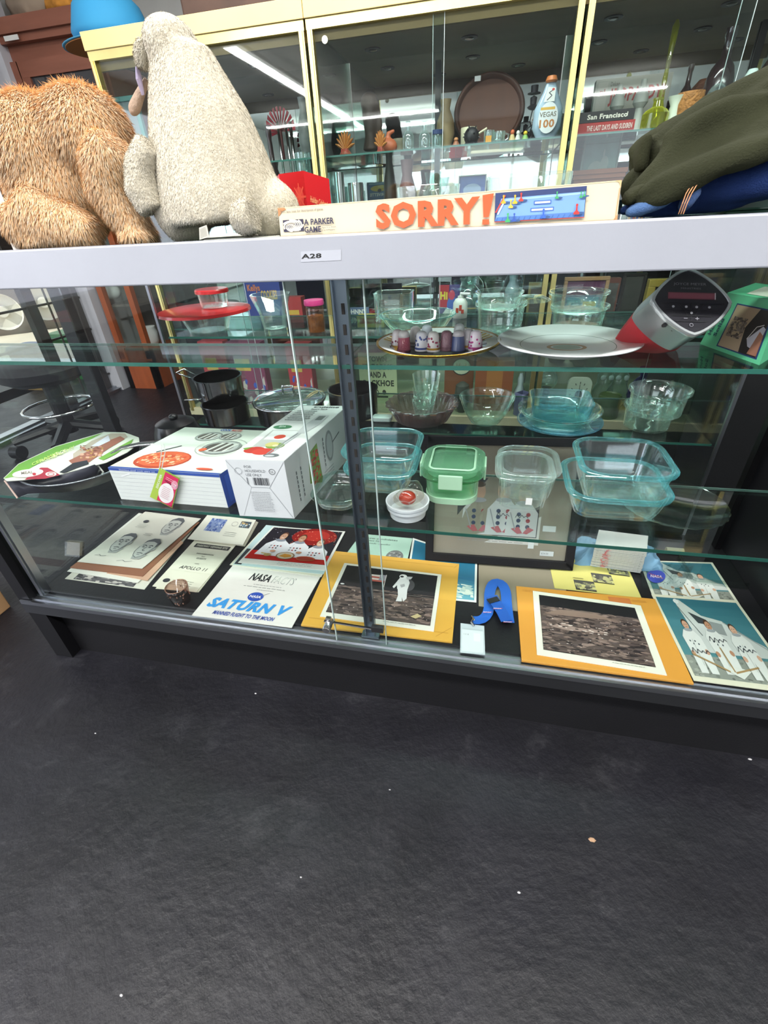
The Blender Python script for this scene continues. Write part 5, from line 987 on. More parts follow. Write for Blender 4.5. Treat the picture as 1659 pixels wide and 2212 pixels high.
# green picture box at the right edge
fA, fB = at(1512, 743, z=Z1), at(1640, 789, z=Z1); ztp = at(1560, 632, y=fA.y + .03).z
gb = thing('green_picture_box', 'mint green box with a picture and dark blue lettering', 'box', (fA + fB) / 2)
tilt = Vector((.018, .012, 0)); Ub = Vector((.02, .03, .06)); dv = Vector((.05, .12, 0)); dv2 = Vector((.09, .05, 0))
A0, A1_ = fA, fB; A2, A3 = at(1659 + 12, 655, y=fB.y + .012), at(1568, 630, y=fA.y + .012)
nb_ = (A1_ - A0).cross(Vector((.12, .1, 1))).normalized()
def onpl(px, py):
    r_ = Vector(ray(px, py)); o_c = Vector(CAM); return o_c + r_ * ((A0 - o_c).dot(nb_) / r_.dot(nb_))
A2, A3 = onpl(1690, 652), onpl(1572, 632); dv2 = Vector((.07, .09, 0))
bx8 = [A0, A1_, A1_ + dv2, A0 + dv2]; tp8 = [A3, A2, A2 + dv2, A3 + dv2]
obj('carton', G().hexa([tuple(p) for p in bx8] + [tuple(p) for p in tp8]), mat('#63c493', .4, var=.04), gb)
D = Draw(A0, A1_, A2, A3, 20, 18, off=.0004)
D.rect('#1d3a6a', 5.6, 1.2, 18.8, 15.4); D.up(); D.rect('#b3977c', 6.0, 1.6, 18.4, 15); D.up(); D.poly('#241a18', [(13, 1.6), (18.4, 1.6), (18.4, 15), (14.5, 15), (12, 9)]); D.up(); D.speck(['#6c5a50', '#857268', '#54443c'], 7, 5.2, 12, 11.6, 90, .7, 1); D.up(); D.poly('#b9b4bc', [(14, 6), (17.4, 10.6), (18.4, 10), (18, 3.2), (15, 4)]); D.poly('#9a6a54', [(15.6, 2), (18.4, 2), (18.4, 8), (17, 9)]); D.up(); D.pl('#e8ddd4', [(14, 6), (15.6, 10), (17.6, 11)], .18)
D.text('#1d4a58', 'Home', 2.2, 4, 1.2, 6, bold=.03, rot=1.5708); D.text('#1d4a58', 'Solid', 4.2, 4, 1.2, 6, bold=.03, rot=1.5708); D.done(gb, 'front_print')
D = Draw(A3, A2, A2 + dv2, A3 + dv2, 20, 10, off=.0004); D.rect('#d8d4c4', 6, 1.2, 20, 8); D.done(gb, 'top_print')
# ================================================================== THINGS ON THE CASE TOP
ZT = .9635
def E(px, py, y, rx, rz, ry, M=None):
    c = at(px, py, y=y); s = mpp(c); return ('e', tuple(c), (rx * s, ry, rz * s), M) if M is not None else ('e', tuple(c), (rx * s, ry, rz * s))
def Tb(pts, rs_, y):
    ps, rr = [], []
    for (a, b), r_ in zip(pts, rs_): c = at(a, b, y=y); ps.append(tuple(c)); rr.append(r_ * mpp(c))
    return ('t', ps, rr)
def flo(co, no):  # nothing sinks below the glass top
    co[:, 2] = np.maximum(co[:, 2], ZT + .0005); return co
# tan bear
g = blob([E(95, 330, .14, 92, 100, .075), E(70, 290, .13, 60, 68, .06), E(185, 290, .15, 95, 82, .06), E(130, 410, .14, 100, 95, .07), E(240, 330, .16, 50, 60, .05)], .006, 8, flo)
bear = thing('plush_bear', 'fluffy tan plush bear with its back turned, at the left end of the case top', 'plush toy', at(140, 527, y=.14))
BT = mat('#d3a574', .95, bump=.3, bs=90, var=.12, vs=10, sheen=.3)
obj('body', g, BT, bear, smooth=True)
FC = ['#efc394', '#f5d3a8', '#e8b884', '#f7dcb8', '#e6b07a', '#fae4c6']
legs = [blob([Tb([(60, 450), (110, 480), (160, 490), (205, 500)], [52, 50, 42, 26], .07), E(60, 480, .07, 44, 42, .04), E(95, 515, .07, 60, 16, .035)], .005, 6, flo),
        blob([Tb([(245, 305), (232, 350), (240, 410), (270, 460), (305, 500)], [42, 50, 46, 38, 26], .075), E(300, 508, .075, 34, 18, .03)], .005, 6, flo)]
for k, lg in enumerate(legs):
    o = obj('leg' if k == 0 else 'arm', lg, BT, bear, smooth=True)
    f = fur(lg, 26000, .013, .0008, FC, comb=(.15, -.2, -.8), seed=5 + k, jit=.3); obj('fur', f, PRINT(.9), o, kind='stuff')
f = fur(g, 62000, .015, .0009, FC, comb=(.1, -.2, -.7), seed=3, jit=.3); obj('fur', f, PRINT(.9), bear, kind='stuff')
# cream dog
CT = mat('#c9c1ae', .95, bump=.5, bs=260, var=.09, vs=14, sheen=.3)
g = blob([Tb([(388, 105), (405, 170), (432, 260), (455, 350), (478, 430), (490, 480)], [62, 82, 108, 124, 132, 128], .12), E(372, 100, .12, 52, 50, .045), E(590, 455, .13, 55, 58, .05), E(395, 450, .1, 55, 70, .05)], .005, 8, flo)
dog = thing('plush_dog', 'tall cream short-haired plush dog seen from behind, left of the game box', 'plush toy', at(470, 520, y=.12))
obj('body', g, CT, dog, smooth=True)
CC = ['#cbc4b2', '#d4cdbc', '#beb6a2', '#dcd6c8', '#c4baa4']
obj('fur', fur(g, 60000, .0032, .0007, CC, comb=(0, -.1, -.9), seed=9, jit=.25), PRINT(.9), dog, kind='stuff')
for nm, parts, n_, sd in [('arm', [Tb([(325, 310), (308, 360), (312, 410), (335, 455)], [30, 36, 40, 34], .06)], 9000, 1), ('tail', [Tb([(505, 470), (528, 470), (548, 462)], [26, 36, 34], -.0 + .045)], 6000, 2), ('ear', [Tb([(312, 85), (308, 115), (308, 150)], [15, 20, 14], .1)], 2500, 3)]:
    b_ = blob(parts, .004, 5, flo); o = obj(nm, b_, CT, dog, smooth=True); obj('fur', fur(b_, n_, .0032, .0007, CC, comb=(0, -.1, -.7), seed=20 + sd), PRINT(.9), o, kind='stuff')
g = blob([Tb([(318, 170), (304, 200), (290, 235), (284, 248)], [7, 10, 13, 7], .11)], .003, 4); obj('ear_flap', g, mat('#9c8674', .9, bump=.3, bs=200), dog, smooth=True, label='brown inner ear flap')
pts = [(425, 105), (447, 160), (466, 225), (486, 290), (505, 360), (520, 430)]; ys_ = [.075, .062, .048, .036, .03, .028]
obj('neck_ribbon', G().tube([at(297, 145, y=.1), at(300, 170, y=.1), at(309, 205, y=.105)], [.004, .006, .003], 8, .4), mat('#b9aed0', .3, var=.3, vs=60), dog)
q = [at(*p, y=.03) for p in [(431, 518), (452, 512), (446, 486), (430, 492)]]; o = obj('care_tag', G().hexa([tuple(p) for p in q] + [tuple(p + Vector((0, .001, 0))) for p in q]), mat('#b9b6aa', .5), dog)
D = Draw(*q, 10, 10, off=.0004); 
for i in range(8): D.line('#77756c', 1, 1.4 + i * 1.0, 8.6, 1.8 + i, .22)
D.done(o)
q = [at(a, b, z=ZT) for a, b in [(440, 520), (605, 511), (600, 500), (450, 507)]]; q2 = [p for p in q]
obj('paper_slip', G().hexa([(p.x, p.y, ZT) for p in q] + [(p.x, p.y, ZT + .0006) for p in q]), mat('#c9cbbf', .5), label='thin pale paper slip lying under the cream plush dog', cat='paper')
# board game box
gy = .034
c4 = [at(606, 512, y=gy), at(1333, 476, y=gy), at(1343, 389, y=gy + .002), at(600, 449, y=gy + .002)]; c4[0].z = c4[1].z = ZT
gbx = thing('board_game_box', 'worn cream board game box end reading SORRY! in orange letters', 'game box', (c4[0] + c4[1]) / 2)
dv = Vector((.02, .21, 0)); P8 = [tuple(p) for p in (c4[0], c4[1], c4[1] + dv, c4[0] + dv)] + [tuple(p) for p in (c4[3], c4[2], c4[2] + dv, c4[3] + dv)]
obj('box_lid', G().hexa(P8), mat('#cabf a4'.replace(' ',''), .55, var=.05, vs=6), gbx, bevel=.001)
D = Draw(*c4, W=730, H=74, off=.0006, step=.0001)
D.poly('#a9764a', [(0, 74), (16, 74), (20, 68), (10, 64), (6, 58), (0, 52)]); D.line('#b9a27a', 0, 1, 730, 1, 1); D.line('#b98f60', 726, 2, 728, 60, 1.5); D.line('#c4ad84', 0, 73, 730, 73, 1); D.poly('#b58a5c', [(722, 0), (730, 0), (730, 12)]); D.poly('#c9a878', [(718, 74), (730, 74), (730, 60), (726, 70)])
D.up(); D.text('#6e655c', 'Turn box over for description of game.', 6, 58, 8, 104)
D.rect('#2f2b42', 10, 12, 60, 42); D.up()
for k in range(7):
    a0 = k * .9; pts = []
    for t in [i / 14 for i in range(15)]: r_ = 1 + t * 26; aa = a0 + t * 4.6; pts.append((35 + r_ * .92 * math.cos(aa), 27 + r_ * .56 * math.sin(aa)))
    for (p_, q_), t in zip(zip(pts, pts[1:]), range(14)): D.line('#e6dcc6', p_[0], p_[1], q_[0], q_[1], .8 + t * .22)
D.up(); D.text('#2f2b42', 'A PARKER', 62, 26, 15, 72, bold=.03); D.text('#2f2b42', 'GAME', 62, 7, 15, 40, bold=.03); D.text('#4a4650', 'Ages 6 to Adult', 104, 15, 5, 34); D.text('#4a4650', '2 to 4 Players', 104, 8, 5, 31)
D.text('#e8542a', 'SORRY', 231, 6, 59, 226, bold=.05); D.poly('#e8542a', [(462, 66), (485, 68), (476, 20), (465, 20)]); D.rect('#e8542a', 463, 4.5, 477, 15.5)
D.rect('#2c3a66', 488, 9, 666, 68); D.rect('#b8463a', 488, 8, 666, 9.6); D.up(); D.poly('#6f96c8', [(489, 10), (665, 10), (665, 58), (500, 56)]); D.up()
D.poly('#4a72b0', [(489, 10), (665, 10), (665, 20), (492, 18)]); D.poly('#8fb0d6', [(500, 50), (664, 53), (664, 57), (501, 54)]); D.up()
for x, y, w_ in [(560, 30, 46), (566, 44, 34)]: D.rect('#3f62a8', x, y - 5, x + w_, y + 3); D.up(); D.rect('#b9cde4', x + 2, y - 3, x + w_ - 2, y + 1); D.up()
for i in range(16): D.line('#30508c', 492 + i * 11, 10, 494 + i * 11.2, 17, .7)
D.line('#c44038', 490, 28, 508, 62, 3); D.line('#dfe4ee', 494, 24, 506, 48, 3)
for x, y, c_, s_ in [(505, 48, '#e0a030', 1), (520, 38, '#e8b040', 1), (528, 46, '#e0a82a', 1.05), (540, 50, '#c43a30', 1), (610, 50, '#3f9a5c', .8), (656, 48, '#3f9a5c', .7), (662, 50, '#3f9a5c', .6), (650, 18, '#c0302c', 1.2), (586, 14, '#2f5ab8', 1.1), (515, 9.5, '#3a9a5a', 1.1), (528, 10, '#2f4f9c', 1)]:
    D.ell('#33507c', x + 5, y - 1, 8 * s_, 2.4 * s_); D.up(.5); D.poly(c_, [(x - 5 * s_, y), (x - 4 * s_, y - 2.5 * s_), (x + 4 * s_, y - 2.5 * s_), (x + 5 * s_, y), (x + 1.4 * s_, y + 4 * s_), (x + 1 * s_, y + 12 * s_), (x - 1 * s_, y + 12 * s_), (x - 1.4 * s_, y + 4 * s_)]); D.ell(c_, x, y + 12.5 * s_, 2 * s_, 2.4 * s_, 8); D.up(.5)
D.text('#8a8a80', 'R', 478, 66, 3); D.done(gbx)
# red holiday box
ry = .3
rb = [at(612, 446, y=ry - .02), at(664, 446, y=ry - .045), at(716, 446, y=ry), at(660, 440, y=ry + .09), at(600, 440, y=ry + .08)]
zt1 = at(664, 368, y=ry - .045).z
hb = thing('gift_box', 'red six-sided holiday ornament box with gold lettering behind the game box', 'box', (rb[0].x, ry, .94))
pol = [Vector((p.x, p.y, ZT if i < 3 else ZT)) for i, p in enumerate(rb)]
zs_ = [zt1, zt1, at(716, 386, y=ry).z, at(716, 386, y=ry).z, zt1]
g = G(); n = 5; g.v = [tuple(p) for p in pol] + [(p.x, p.y, zt1 if i != 2 else zs_[2]) for i, p in enumerate(pol)]; g.f = [tuple(reversed(range(n))), tuple(range(n, 2 * n))] + [(i, (i + 1) % n, n + (i + 1) % n, n + i) for i in range(n)]
obj('carton', g, mat('#c4161f', .35, var=.04), hb)
V4 = [Vector(g.v[1]), Vector(g.v[2]), Vector(g.v[7]), Vector(g.v[6])]; D = Draw(*V4, 20, 22, off=.0006); D.text('#e9a070', 'Holiday Celebration', 2.5, 10.5, 3.2, 16, bold=.03, shear=.3, rot=-.1); D.text('#d89a60', 'ORNAMENT', 9, 6.6, 1.6, 9, bold=.02, rot=-.1); D.done(hb)
V4 = [Vector(g.v[0]), Vector(g.v[1]), Vector(g.v[6]), Vector(g.v[5])]; D = Draw(*V4, 20, 22, off=.0006); D.ell('#d83a34', 15, 13, 3.4, 3.8)
for k in range(8): D.up(.2); D.line('#e0503c', 15, 13, 15 + 5 * math.cos(k * .785), 13 + 5 * math.sin(k * .785), .8)
D.text('#d8a060', 'NORCO', 4, 5, 2, 8, bold=.02); D.done(hb, 'print')
# clear bowls on the rear case top
for (px, pyt, w_, lb, yy) in [(1139, 378, 176, 'large clear glass bowl behind the game box picture', .78), (925, 402, 134, 'clear square-sided glass bowl behind the orange lettering', .8)]:
    c = at(px, 420, y=yy + .05); R = w_ * mpp(c) / 2; h = at(px, pyt, y=c.y).z - .936
    g = G().lathe([(0, 0), (R * .8, 0), (R * .92, .01), (R, h), (R * .985, h + .001), (R * .96, h), (R * .88, .012), (0, .006)], (c.x, c.y, .936), 48, sy=.8, cap=False); obj('glass_bowl', g, glass('#f4f8f6', '#9fb0ac', gloss=2.2, rough=.03, body=.25), label=lb, cat='bowl', smooth='auto')
# folded clothes
OL = mat('#2d2f21', .95, bump=.3, bs=500, var=.15, vs=9, spec=.1); JN = mat('#1f3260', .9, spec=.15, bump=.4, bs=700, var=.22, vs=25)
def wr(sc, amp, sd):
    def f(co, no):
        from mathutils import noise
        d = np.array([noise.noise(Vector((p[0] * sc * .5 + sd, p[1] * sc, p[2] * sc * 1.5))) * amp for p in co]); co = co + no * d[:, None]; return flo(co, no)
    return f
cl = thing('folded_sweatshirt', 'pile of folded dark olive sweatshirt with sleeve cuffs at the right end', 'clothing', at(1480, 440, y=.16))
def fold(name, pts, rs_, y, fl, sd, m=OL, par=cl, amp=.006, dy=.0, lab=None):
    ps = [at(a, b, y=y + dy * i) for i, (a, b) in enumerate(pts)]; rr = [r_ * mpp(p) for r_, p in zip(rs_, ps)]
    g = blob([('t', [tuple(p + Vector((0, yo, 0))) for p in ps], rr) for yo in (0, fl * .5, fl)], .0055, 5, wr(38, amp, sd)); return obj(name, g, m, par, smooth=True, label=lab)
paths = [([(1400, 350), (1470, 315), (1560, 275), (1680, 232), (1850, 170)], [34, 46, 58, 66, 74], .125, .1),
         ([(1470, 270), (1540, 244), (1630, 214), (1730, 186), (1850, 150)], [19, 27, 34, 38, 40], .16, .12),
         ([(1418, 316), (1470, 296), (1545, 272), (1620, 252), (1750, 215)], [26, 35, 40, 42, 42], .085, .07),
         ([(1378, 420), (1420, 398), (1480, 368), (1560, 330), (1660, 292), (1800, 250)], [22, 40, 50, 54, 58, 62], .072, .08),
         ([(1375, 432), (1420, 412), (1480, 384), (1560, 348), (1660, 308), (1800, 262)], [15, 26, 30, 34, 36, 38], .045, .03)]
ts = []
for pts_, rr0, y0_, fl_ in paths:
    ps = [at(a_, b_, y=y0_) for a_, b_ in pts_]; rr_ = [r_ * mpp(p) for r_, p in zip(rr0, ps)]
    for yo in (0, fl_ * .5, fl_): ts.append(('t', [tuple(p + Vector((0, yo, 0))) for p in ps], rr_))
def wrk(co, no):
    out = []
    for p in co:
        t = p[0] * .9 + p[2] * .45; q = p[2] * .9 - p[0] * .45
        out.append(mn.noise(Vector((t * 9, p[1] * 26, q * 30))) * .013 + mn.noise(Vector((t * 22, p[1] * 50, q * 70))) * .005)
    co = co + no * np.array(out)[:, None]; return flo(co, no)
obj('sweatshirt_body', blob(ts, .005, 6, wrk), OL, cl, smooth=True)
fold('cuff', [(1402, 284), (1394, 312), (1388, 345), (1392, 372)], [13, 15, 15, 13], .11, .02, 5, amp=.002)
fold('cuff', [(1350, 442), (1364, 428), (1386, 414), (1402, 402)], [10, 15, 17, 18], .055, .02, 6, amp=.002)
jn = thing('folded_jeans', 'folded dark blue jeans beneath the olive sweatshirt', 'clothing', at(1500, 470, y=.12))
fold('leg', [(1365, 458), (1430, 440), (1500, 425), (1600, 395), (1720, 350), (1850, 300)], [12, 24, 34, 52, 62, 66], .08, .08, 11, JN, jn, .008)
fold('hem', [(1352, 462), (1385, 448), (1430, 432), (1470, 410)], [10, 15, 17, 18], .045, .01, 12, mat('#41608c', .9, bump=.4, bs=700, var=.2, vs=25), jn, .004, lab='paler faded hem')
fold('waistband', [(1470, 458), (1486, 440), (1500, 415), (1510, 395)], [13, 15, 15, 12], .045, .012, 13, mat('#3d5784', .9, bump=.4, bs=700, var=.2, vs=25), jn, .004)
for k in range(3):
    obj('seam_stitch', G().tube([at(1466 + k * 5, 462, y=.034 - .001 * k), at(1474 + k * 5, 440, y=.0285), at(1482 + k * 6, 418, y=.028), at(1494 + k * 6, 398, y=.031)], .0006, 6), mat('#b9855c', .8), jn)
gp = G().box(.30, .75, .2, .43, ZT, ZT + .035); obj('marble_box', gp, mat('#2f4a42', .15, var=.4, vs=14), label='dark green marbled box behind the folded jeans at the right', cat='box', bevel=.003)
# ================================================================== REAR CASE CONTENTS
STEEL = mat('#8d8f90', .12, 1.0, var=.1, vs=8); STEELD = mat('#5f6162', .18, 1.0, var=.12, vs=6)
FG = glass('#f8fcfa', '#c8dcd7', gloss=2.4, rough=.03, body=.14, bcol='#c4dcd4')
POT = [(0, 0), (.93, 0), (.98, .04), (1, .95), (1.04, .97), (1.04, 1), (.97, 1), (.95, .06), (0, .05)]
# nested round glass bowls
round_bowl('lower glass casserole of the stack above the thimble plate', 1077, 726, 650, 106, ZR1, SOUF); 
def stacked(label, px, py_b, py_t, w, z0, prof, m=FG, cat='bowl', yfrom=None, name='glass_bowl', wob=None):
    c = at(px, (py_b + py_t) / 2, y=yfrom); R = w * mpp(c) / 2; zb, zt_ = at(px, py_b, y=c.y).z, at(px, py_t, y=c.y).z; zb = max(zb, z0)
    return obj(name, G().lathe([(a * R, b * (zt_ - zb)) for a, b in prof], (c.x, c.y, zb), 40, cap=False, wob=wob), m, label=label, cat=cat, smooth='auto')
yb1 = at(1077, 726, z=ZR1).y + .055
stacked('upper clear glass bowl nested in the casserole above the thimble plate', 1078, 665, 628, 102, ZR1 + .02, SOUF, yfrom=yb1)
round_bowl('lower glass casserole of the stack above the white plate', 1243, 716, 658, 118, ZR1, SOUF)
yb2 = at(1243, 716, z=ZR1).y + .06
stacked('upper clear glass bowl nested in the casserole above the white plate', 1248, 672, 628, 124, ZR1 + .02, SOUF, yfrom=yb2)
g = G(); cL = at(1150, 648, y=.8); g.lathe([(0, .012), (.03, .01), (.048, 0), (.05, 0), (.05, .003), (.03, .013), (0, .015)], (cL.x, cL.y + .02, at(1150, 652, y=.8).z), 32); obj('casserole_cover', g, FG, label='clear glass lid resting between the two casserole stacks', cat='cover', smooth='auto')
o, c, R, h = round_bowl('wide shallow greenish glass mixing bowl above the thimble plate', 902, 728, 676, 160, ZR1, BOWL, rimm=None)
obj('rim_line', G().lathe([(R * 1.0, h * .93), (R * 1.012, h * .95), (R * 1.0, h * .975)], c, 48, cap=False), glass('#a8dcd8', '#4fa8a8', gloss=1.8, body=1.0, bcol='#5fb8b4'), o, smooth=True)
# rectangular clear container
c = at(852, 700, z=ZR1 + 0); c.y = .9; c.x = at(852, 665, y=.9).x; s_ = mpp(c)
hh = at(852, 630, y=.9).z - ZR1; obj('plastic_canister', G().rr([(0, 0), (.002, .004), (.004, hh - .004), (.006, hh), (.002, hh), (0, hh - .006), (-.004, .008)], 72 * s_, .09, .015, (c.x, c.y, ZR1)), FG, label='square-shouldered clear plastic canister left of the white bottle', cat='container', smooth='auto')
c = at(994, 690, z=ZR1); c.y = .93; c.x = at(994, 665, y=.93).x; R = 15 * mpp(c); h = at(994, 634, y=.93).z - ZR1
o = obj('lotion_bottle', G().lathe([(0, 0), (R, 0), (R * 1.03, .01), (R, h * .62), (R * .7, h * .78), (R * .4, h * .82), (R * .4, h * .9), (0.0002, h * .9)], (c.x, c.y, ZR1), 28), mat('#dcdcd4', .4), label='white pump bottle with red and orange writing', cat='bottle', smooth='auto')
obj('pump', G().tube([(c.x, c.y, ZR1 + h * .9), (c.x, c.y, ZR1 + h), (c.x + .03, c.y - .01, ZR1 + h * .99)], .004, 8), WHITE, o)
g = G(); 
for (dx, dz, hz_) in [(-.35, .35, .2), (.1, .45, .24), (.4, .3, .16)]: g.box(c.x + dx * R - .004, c.x + dx * R + .004, c.y - R * 1.06, c.y - R * .9, ZR1 + h * dz - hz_ * h / 2, ZR1 + h * dz + hz_ * h / 2)
obj('label_mark', g, mat('#c8452c', .5), o)
# red lidded dishes
c, r_ = spot(455, 722, 80, ZR1); h1 = at(440, 668, y=c.y).z - ZR1
T = thing('lidded_dish', 'wide clear dish with a large red plastic lid, lower of two', 'dish', c); obj('dish_body', G().lathe([(0, 0), (r_ * 1.0, 0), (r_ * 1.4, h1), (r_ * 1.35, h1), (r_ * .95, .004), (0, .004)], n=40), FG, T, world=False, smooth='auto')
obj('red_lid', G().lathe([(0, h1 + .006), (r_ * 2.0, h1 + .004), (r_ * 2.35, h1), (r_ * 2.38, h1 - .008), (r_ * 2.33, h1 - .008), (r_ * 2.3, h1 - .002), (0, h1)], n=48), mat('#c8242a', .3, coat=.3), T, world=False, smooth='auto')
z2_ = ZR1 + h1 + .007; c2 = Vector((at(463, 655, y=c.y).x, c.y, z2_)); r2 = 33 * mpp(c2); h2 = at(463, 627, y=c.y).z - z2_
T = thing('lidded_dish', 'small clear dish with red lid standing on the large red lid', 'dish', c2); obj('dish_body', G().lathe([(0, 0), (r2 * .8, 0), (r2 * .85, .004), (r2 * .95, h2), (r2 * .9, h2), (r2 * .8, .005), (0, .004)], n=36), FG, T, world=False, smooth='auto')
obj('red_lid', G().lathe([(0, h2 + .005), (r2 * 1.0, h2 + .005), (r2 * 1.05, h2 + .002), (r2 * 1.05, h2 - .006), (r2 * .98, h2 - .006), (r2 * .97, h2), (0, h2)], n=40), mat('#c8242a', .3, coat=.3), T, world=False, smooth='auto')
# glass vase with swags
c, r_ = spot(598, 724, 50, ZR1); h = at(600, 634, y=c.y).z - ZR1; VG = glass('#f4faf8', '#a5b5b2', gloss=2.6, rough=.02, body=.3)
o = obj('glass_vase', G().lathe([(0, 0), (r_, 0), (r_ * 1.02, .006), (r_ * 1.0, h * .12), (r_ * 1.15, h * .5), (r_ * 1.7, h), (r_ * 1.62, h), (r_ * 1.05, h * .5), (r_ * .9, h * .14), (0, h * .12)], c, 10, cap=False), VG, label='flared faceted clear glass vase in the rear case', cat='vase')
# pink lidded jar
c, r_ = spot(686, 722, 34, ZR1); h = at(686, 655, y=c.y).z - ZR1
T = thing('pink_lid_jar', 'clear jar with bright pink screw lid beside the glass vase', 'jar', c); obj('jar_body', G().lathe([(0, 0), (r_, 0), (r_ * 1.1, h * .1), (r_ * 1.1, h * .85), (r_ * .95, h)], n=28), glass('#f0d9d0', '#c9a8a0', gloss=1.4, body=.3, bcol='#d98f5c'), T, world=False, smooth='auto'); obj('pink_lid', G().lathe([(r_ * 1.2, h * .95), (r_ * 1.25, h), (r_ * 1.2, h * 1.12), (0.0002, h * 1.14)], n=32), mat('#e0428c', .3, coat=.4), T, world=False, smooth='auto')
obj('contents', G().lathe([(0.0002, .004), (r_ * .95, .004), (r_ * .95, h * .6), (0.0002, h * .65)], n=20), mat('#b5843c', .7, var=.3, vs=60), T, world=False)
# ---------------- lower shelf of rear case
def pot(label, px, pyb, pyt, w, handle=None, lid=False, m=STEEL, dome=False):
    p = at(px, pyb, z=ZR2); R = w * mpp(p) / 2; c = p + Vector((0, R, 0)); R = w * mpp(c) / 2; h = at(px, pyt, y=c.y).z - ZR2
    T = thing('steel_pot', label, 'pot', c); obj('pot_body', G().lathe([(a * R * .95, b * h) for a, b in POT], n=40), m, T, world=False, smooth='auto')
    if handle:
        hx_, hy_ = at(handle[0], handle[1], y=c.y - R * .3).x - c.x, -R * .3; hz = at(handle[0], handle[1], y=c.y - R * .3).z - ZR2
        obj('handle', G().tube([(-R * .9 if hx_ < 0 else R * .9, -R * .2, hz + .002), ((hx_ * .6), hy_ * .9, hz + .003), (hx_, hy_, hz)], [.005, .006, .007], 10, .45), CHROME, T, world=False, smooth=True)
    if lid:
        L_ = obj('glass_lid', G().lathe([(R * 1.0, h), (R * 1.02, h + .003), (R * .8, h + .014), (R * .35, h + .024), (0.0002, h + .026)], n=40), FG, T, world=False, smooth=True)
        obj('lid_rim', G().lathe([(R * .98, h), (R * 1.03, h - .002), (R * 1.03, h + .004), (R * .99, h + .004)], n=40, cap=False), CHROME, L_, world=False, smooth=True)
        obj('lid_knob', G().tube([(-.02, 0, h + .022), (-.018, 0, h + .045), (.018, 0, h + .045), (.02, 0, h + .022)], .004, 8), CHROME, L_, world=False, smooth=True)
    return T, c, R, h
pot('small steel saucepan with a long handle to the left, lowest behind the box', 470, 925, 868, 100, handle=(400, 864), m=STEELD)
stk, cs, Rs, hs_ = pot('large covered steel pan with glass lid behind the boxes', 604, 930, 862, 150, lid=True, m=STEELD, handle=(525, 872))
pot('tall steel stock pot behind the slotted post', 752, 914, 838, 108, m=STEELD)
c = at(478, 850, y=.78); R = 52 * mpp(c); zb = at(478, 858, y=.78).z; h = at(478, 812, y=.78).z - zb
T = thing('steel_pot', 'small steel pan stacked above the long-handled saucepan', 'pot', (c.x, c.y, zb)); obj('pot_body', G().lathe([(a * R * .95, b * h) for a, b in POT], n=36), STEEL, T, world=False, smooth='auto'); obj('loop_handle', G().tube([(-R, 0, h * .8), (-R * 1.5, -.01, h * 1.05), (-R * 1.75, -.01, h * 1.15), (-R * 1.5, .01, h * 1.25), (-R, .01, h * .95)], .003, 8), CHROME, T, world=False, smooth=True)
PUR = glass('#dccfd2', '#9a8488', gloss=1.8, body=.3, bcol='#a89498')
flt = lambda j, n, z: 1 + (.03 * math.sin(j * 2 * math.pi / n * 22) if z > .02 else 0)
o, cpp, Rpp, hpp = round_bowl('purple tinted fluted glass pie dish', 912, 924, 868, 152, ZR2, [(0, 0), (.7, 0), (.74, .05), (.92, .82), (1.0, .9), (1.0, 1), (.93, .98), (.85, .8), (.7, .1), (0, .08)], m=PUR, cat='dish', name='pie_dish', wob=flt, n=88)
for i, (pb, pt, w_) in enumerate([(905, 862, 50), (880, 838, 54), (856, 808, 60)]):
    stacked(['lowest', 'middle', 'topmost'][i] + ' of three stacked small glass custard cups', 915 + i * 3, pb, pt, w_, ZR2 + .006, TUMB, yfrom=cpp.y, name='custard_cup', cat='cup')
round_bowl('clear glass mixing bowl between the pie dish and the blue dishes', 1047, 921, 854, 114, ZR2, BOWL)
BG = glass('#dff0f5', '#8fc0da', gloss=2, body=.4, bcol='#6fb0d8')
o, cbl, Rb, hb_ = round_bowl('blue tinted oval glass platter under a square dish', 1203, 937, 905, 176, ZR2, [(0, 0), (.75, 0), (.8, .1), (1, .8), (1, 1), (.95, 1), (.75, .2), (0, .15)], m=BG, cat='platter', name='glass_platter')
stacked('clear round pie plate inside the blue tinted platter', 1206, 920, 880, 172, ZR2 + .006, [(0, 0), (.72, 0), (.76, .05), (.92, .8), (1, .85), (1, 1), (.9, .9), (.72, .15), (0, .1)], yfrom=cbl.y, name='pie_plate', cat='plate', m=GRN)
zb = at(1206, 905, y=cbl.y).z; zt_ = at(1206, 858, y=cbl.y).z; wq = 124 * mpp(cbl)
T = thing('glass_dish', 'square aqua glass baking dish on top of the blue platter', 'dish', (at(1208, 880, y=cbl.y).x, cbl.y, zb)); obj('dish_body', G().rr([(-.03, 0), (-.016, .003), (0, zt_ - zb), (-.004, zt_ - zb), (-.02, .007), (-.03, .006)], wq, wq * .9, .03), glass('#dff4f6', '#8fd0dc', gloss=1.8, body=.25, bcol='#86cfe0'), T, world=False, smooth='auto')
stacked('lower of two tall clear glass soufflé dishes at the right end', 1398, 938, 872, 104, ZR2, SOUF, yfrom=at(1398, 938, z=ZR2).y + .06, name='souffle_dish', cat='dish')
stacked('upper of two tall clear glass soufflé dishes at the right end', 1420, 892, 838, 122, ZR2 + .02, SOUF, yfrom=at(1398, 938, z=ZR2).y + .06, name='souffle_dish', cat='dish')
p = at(824, 912, z=ZR2); obj('white_block', G().rr([(0, 0), (.003, .003), (.003, .014), (0, .016)], 38 * mpp(p), .03, .006, (p.x, p.y + .016, ZR2)), mat('#dfeee9', .4), label='small white ceramic block left of the pie dish', cat='block', smooth='auto')
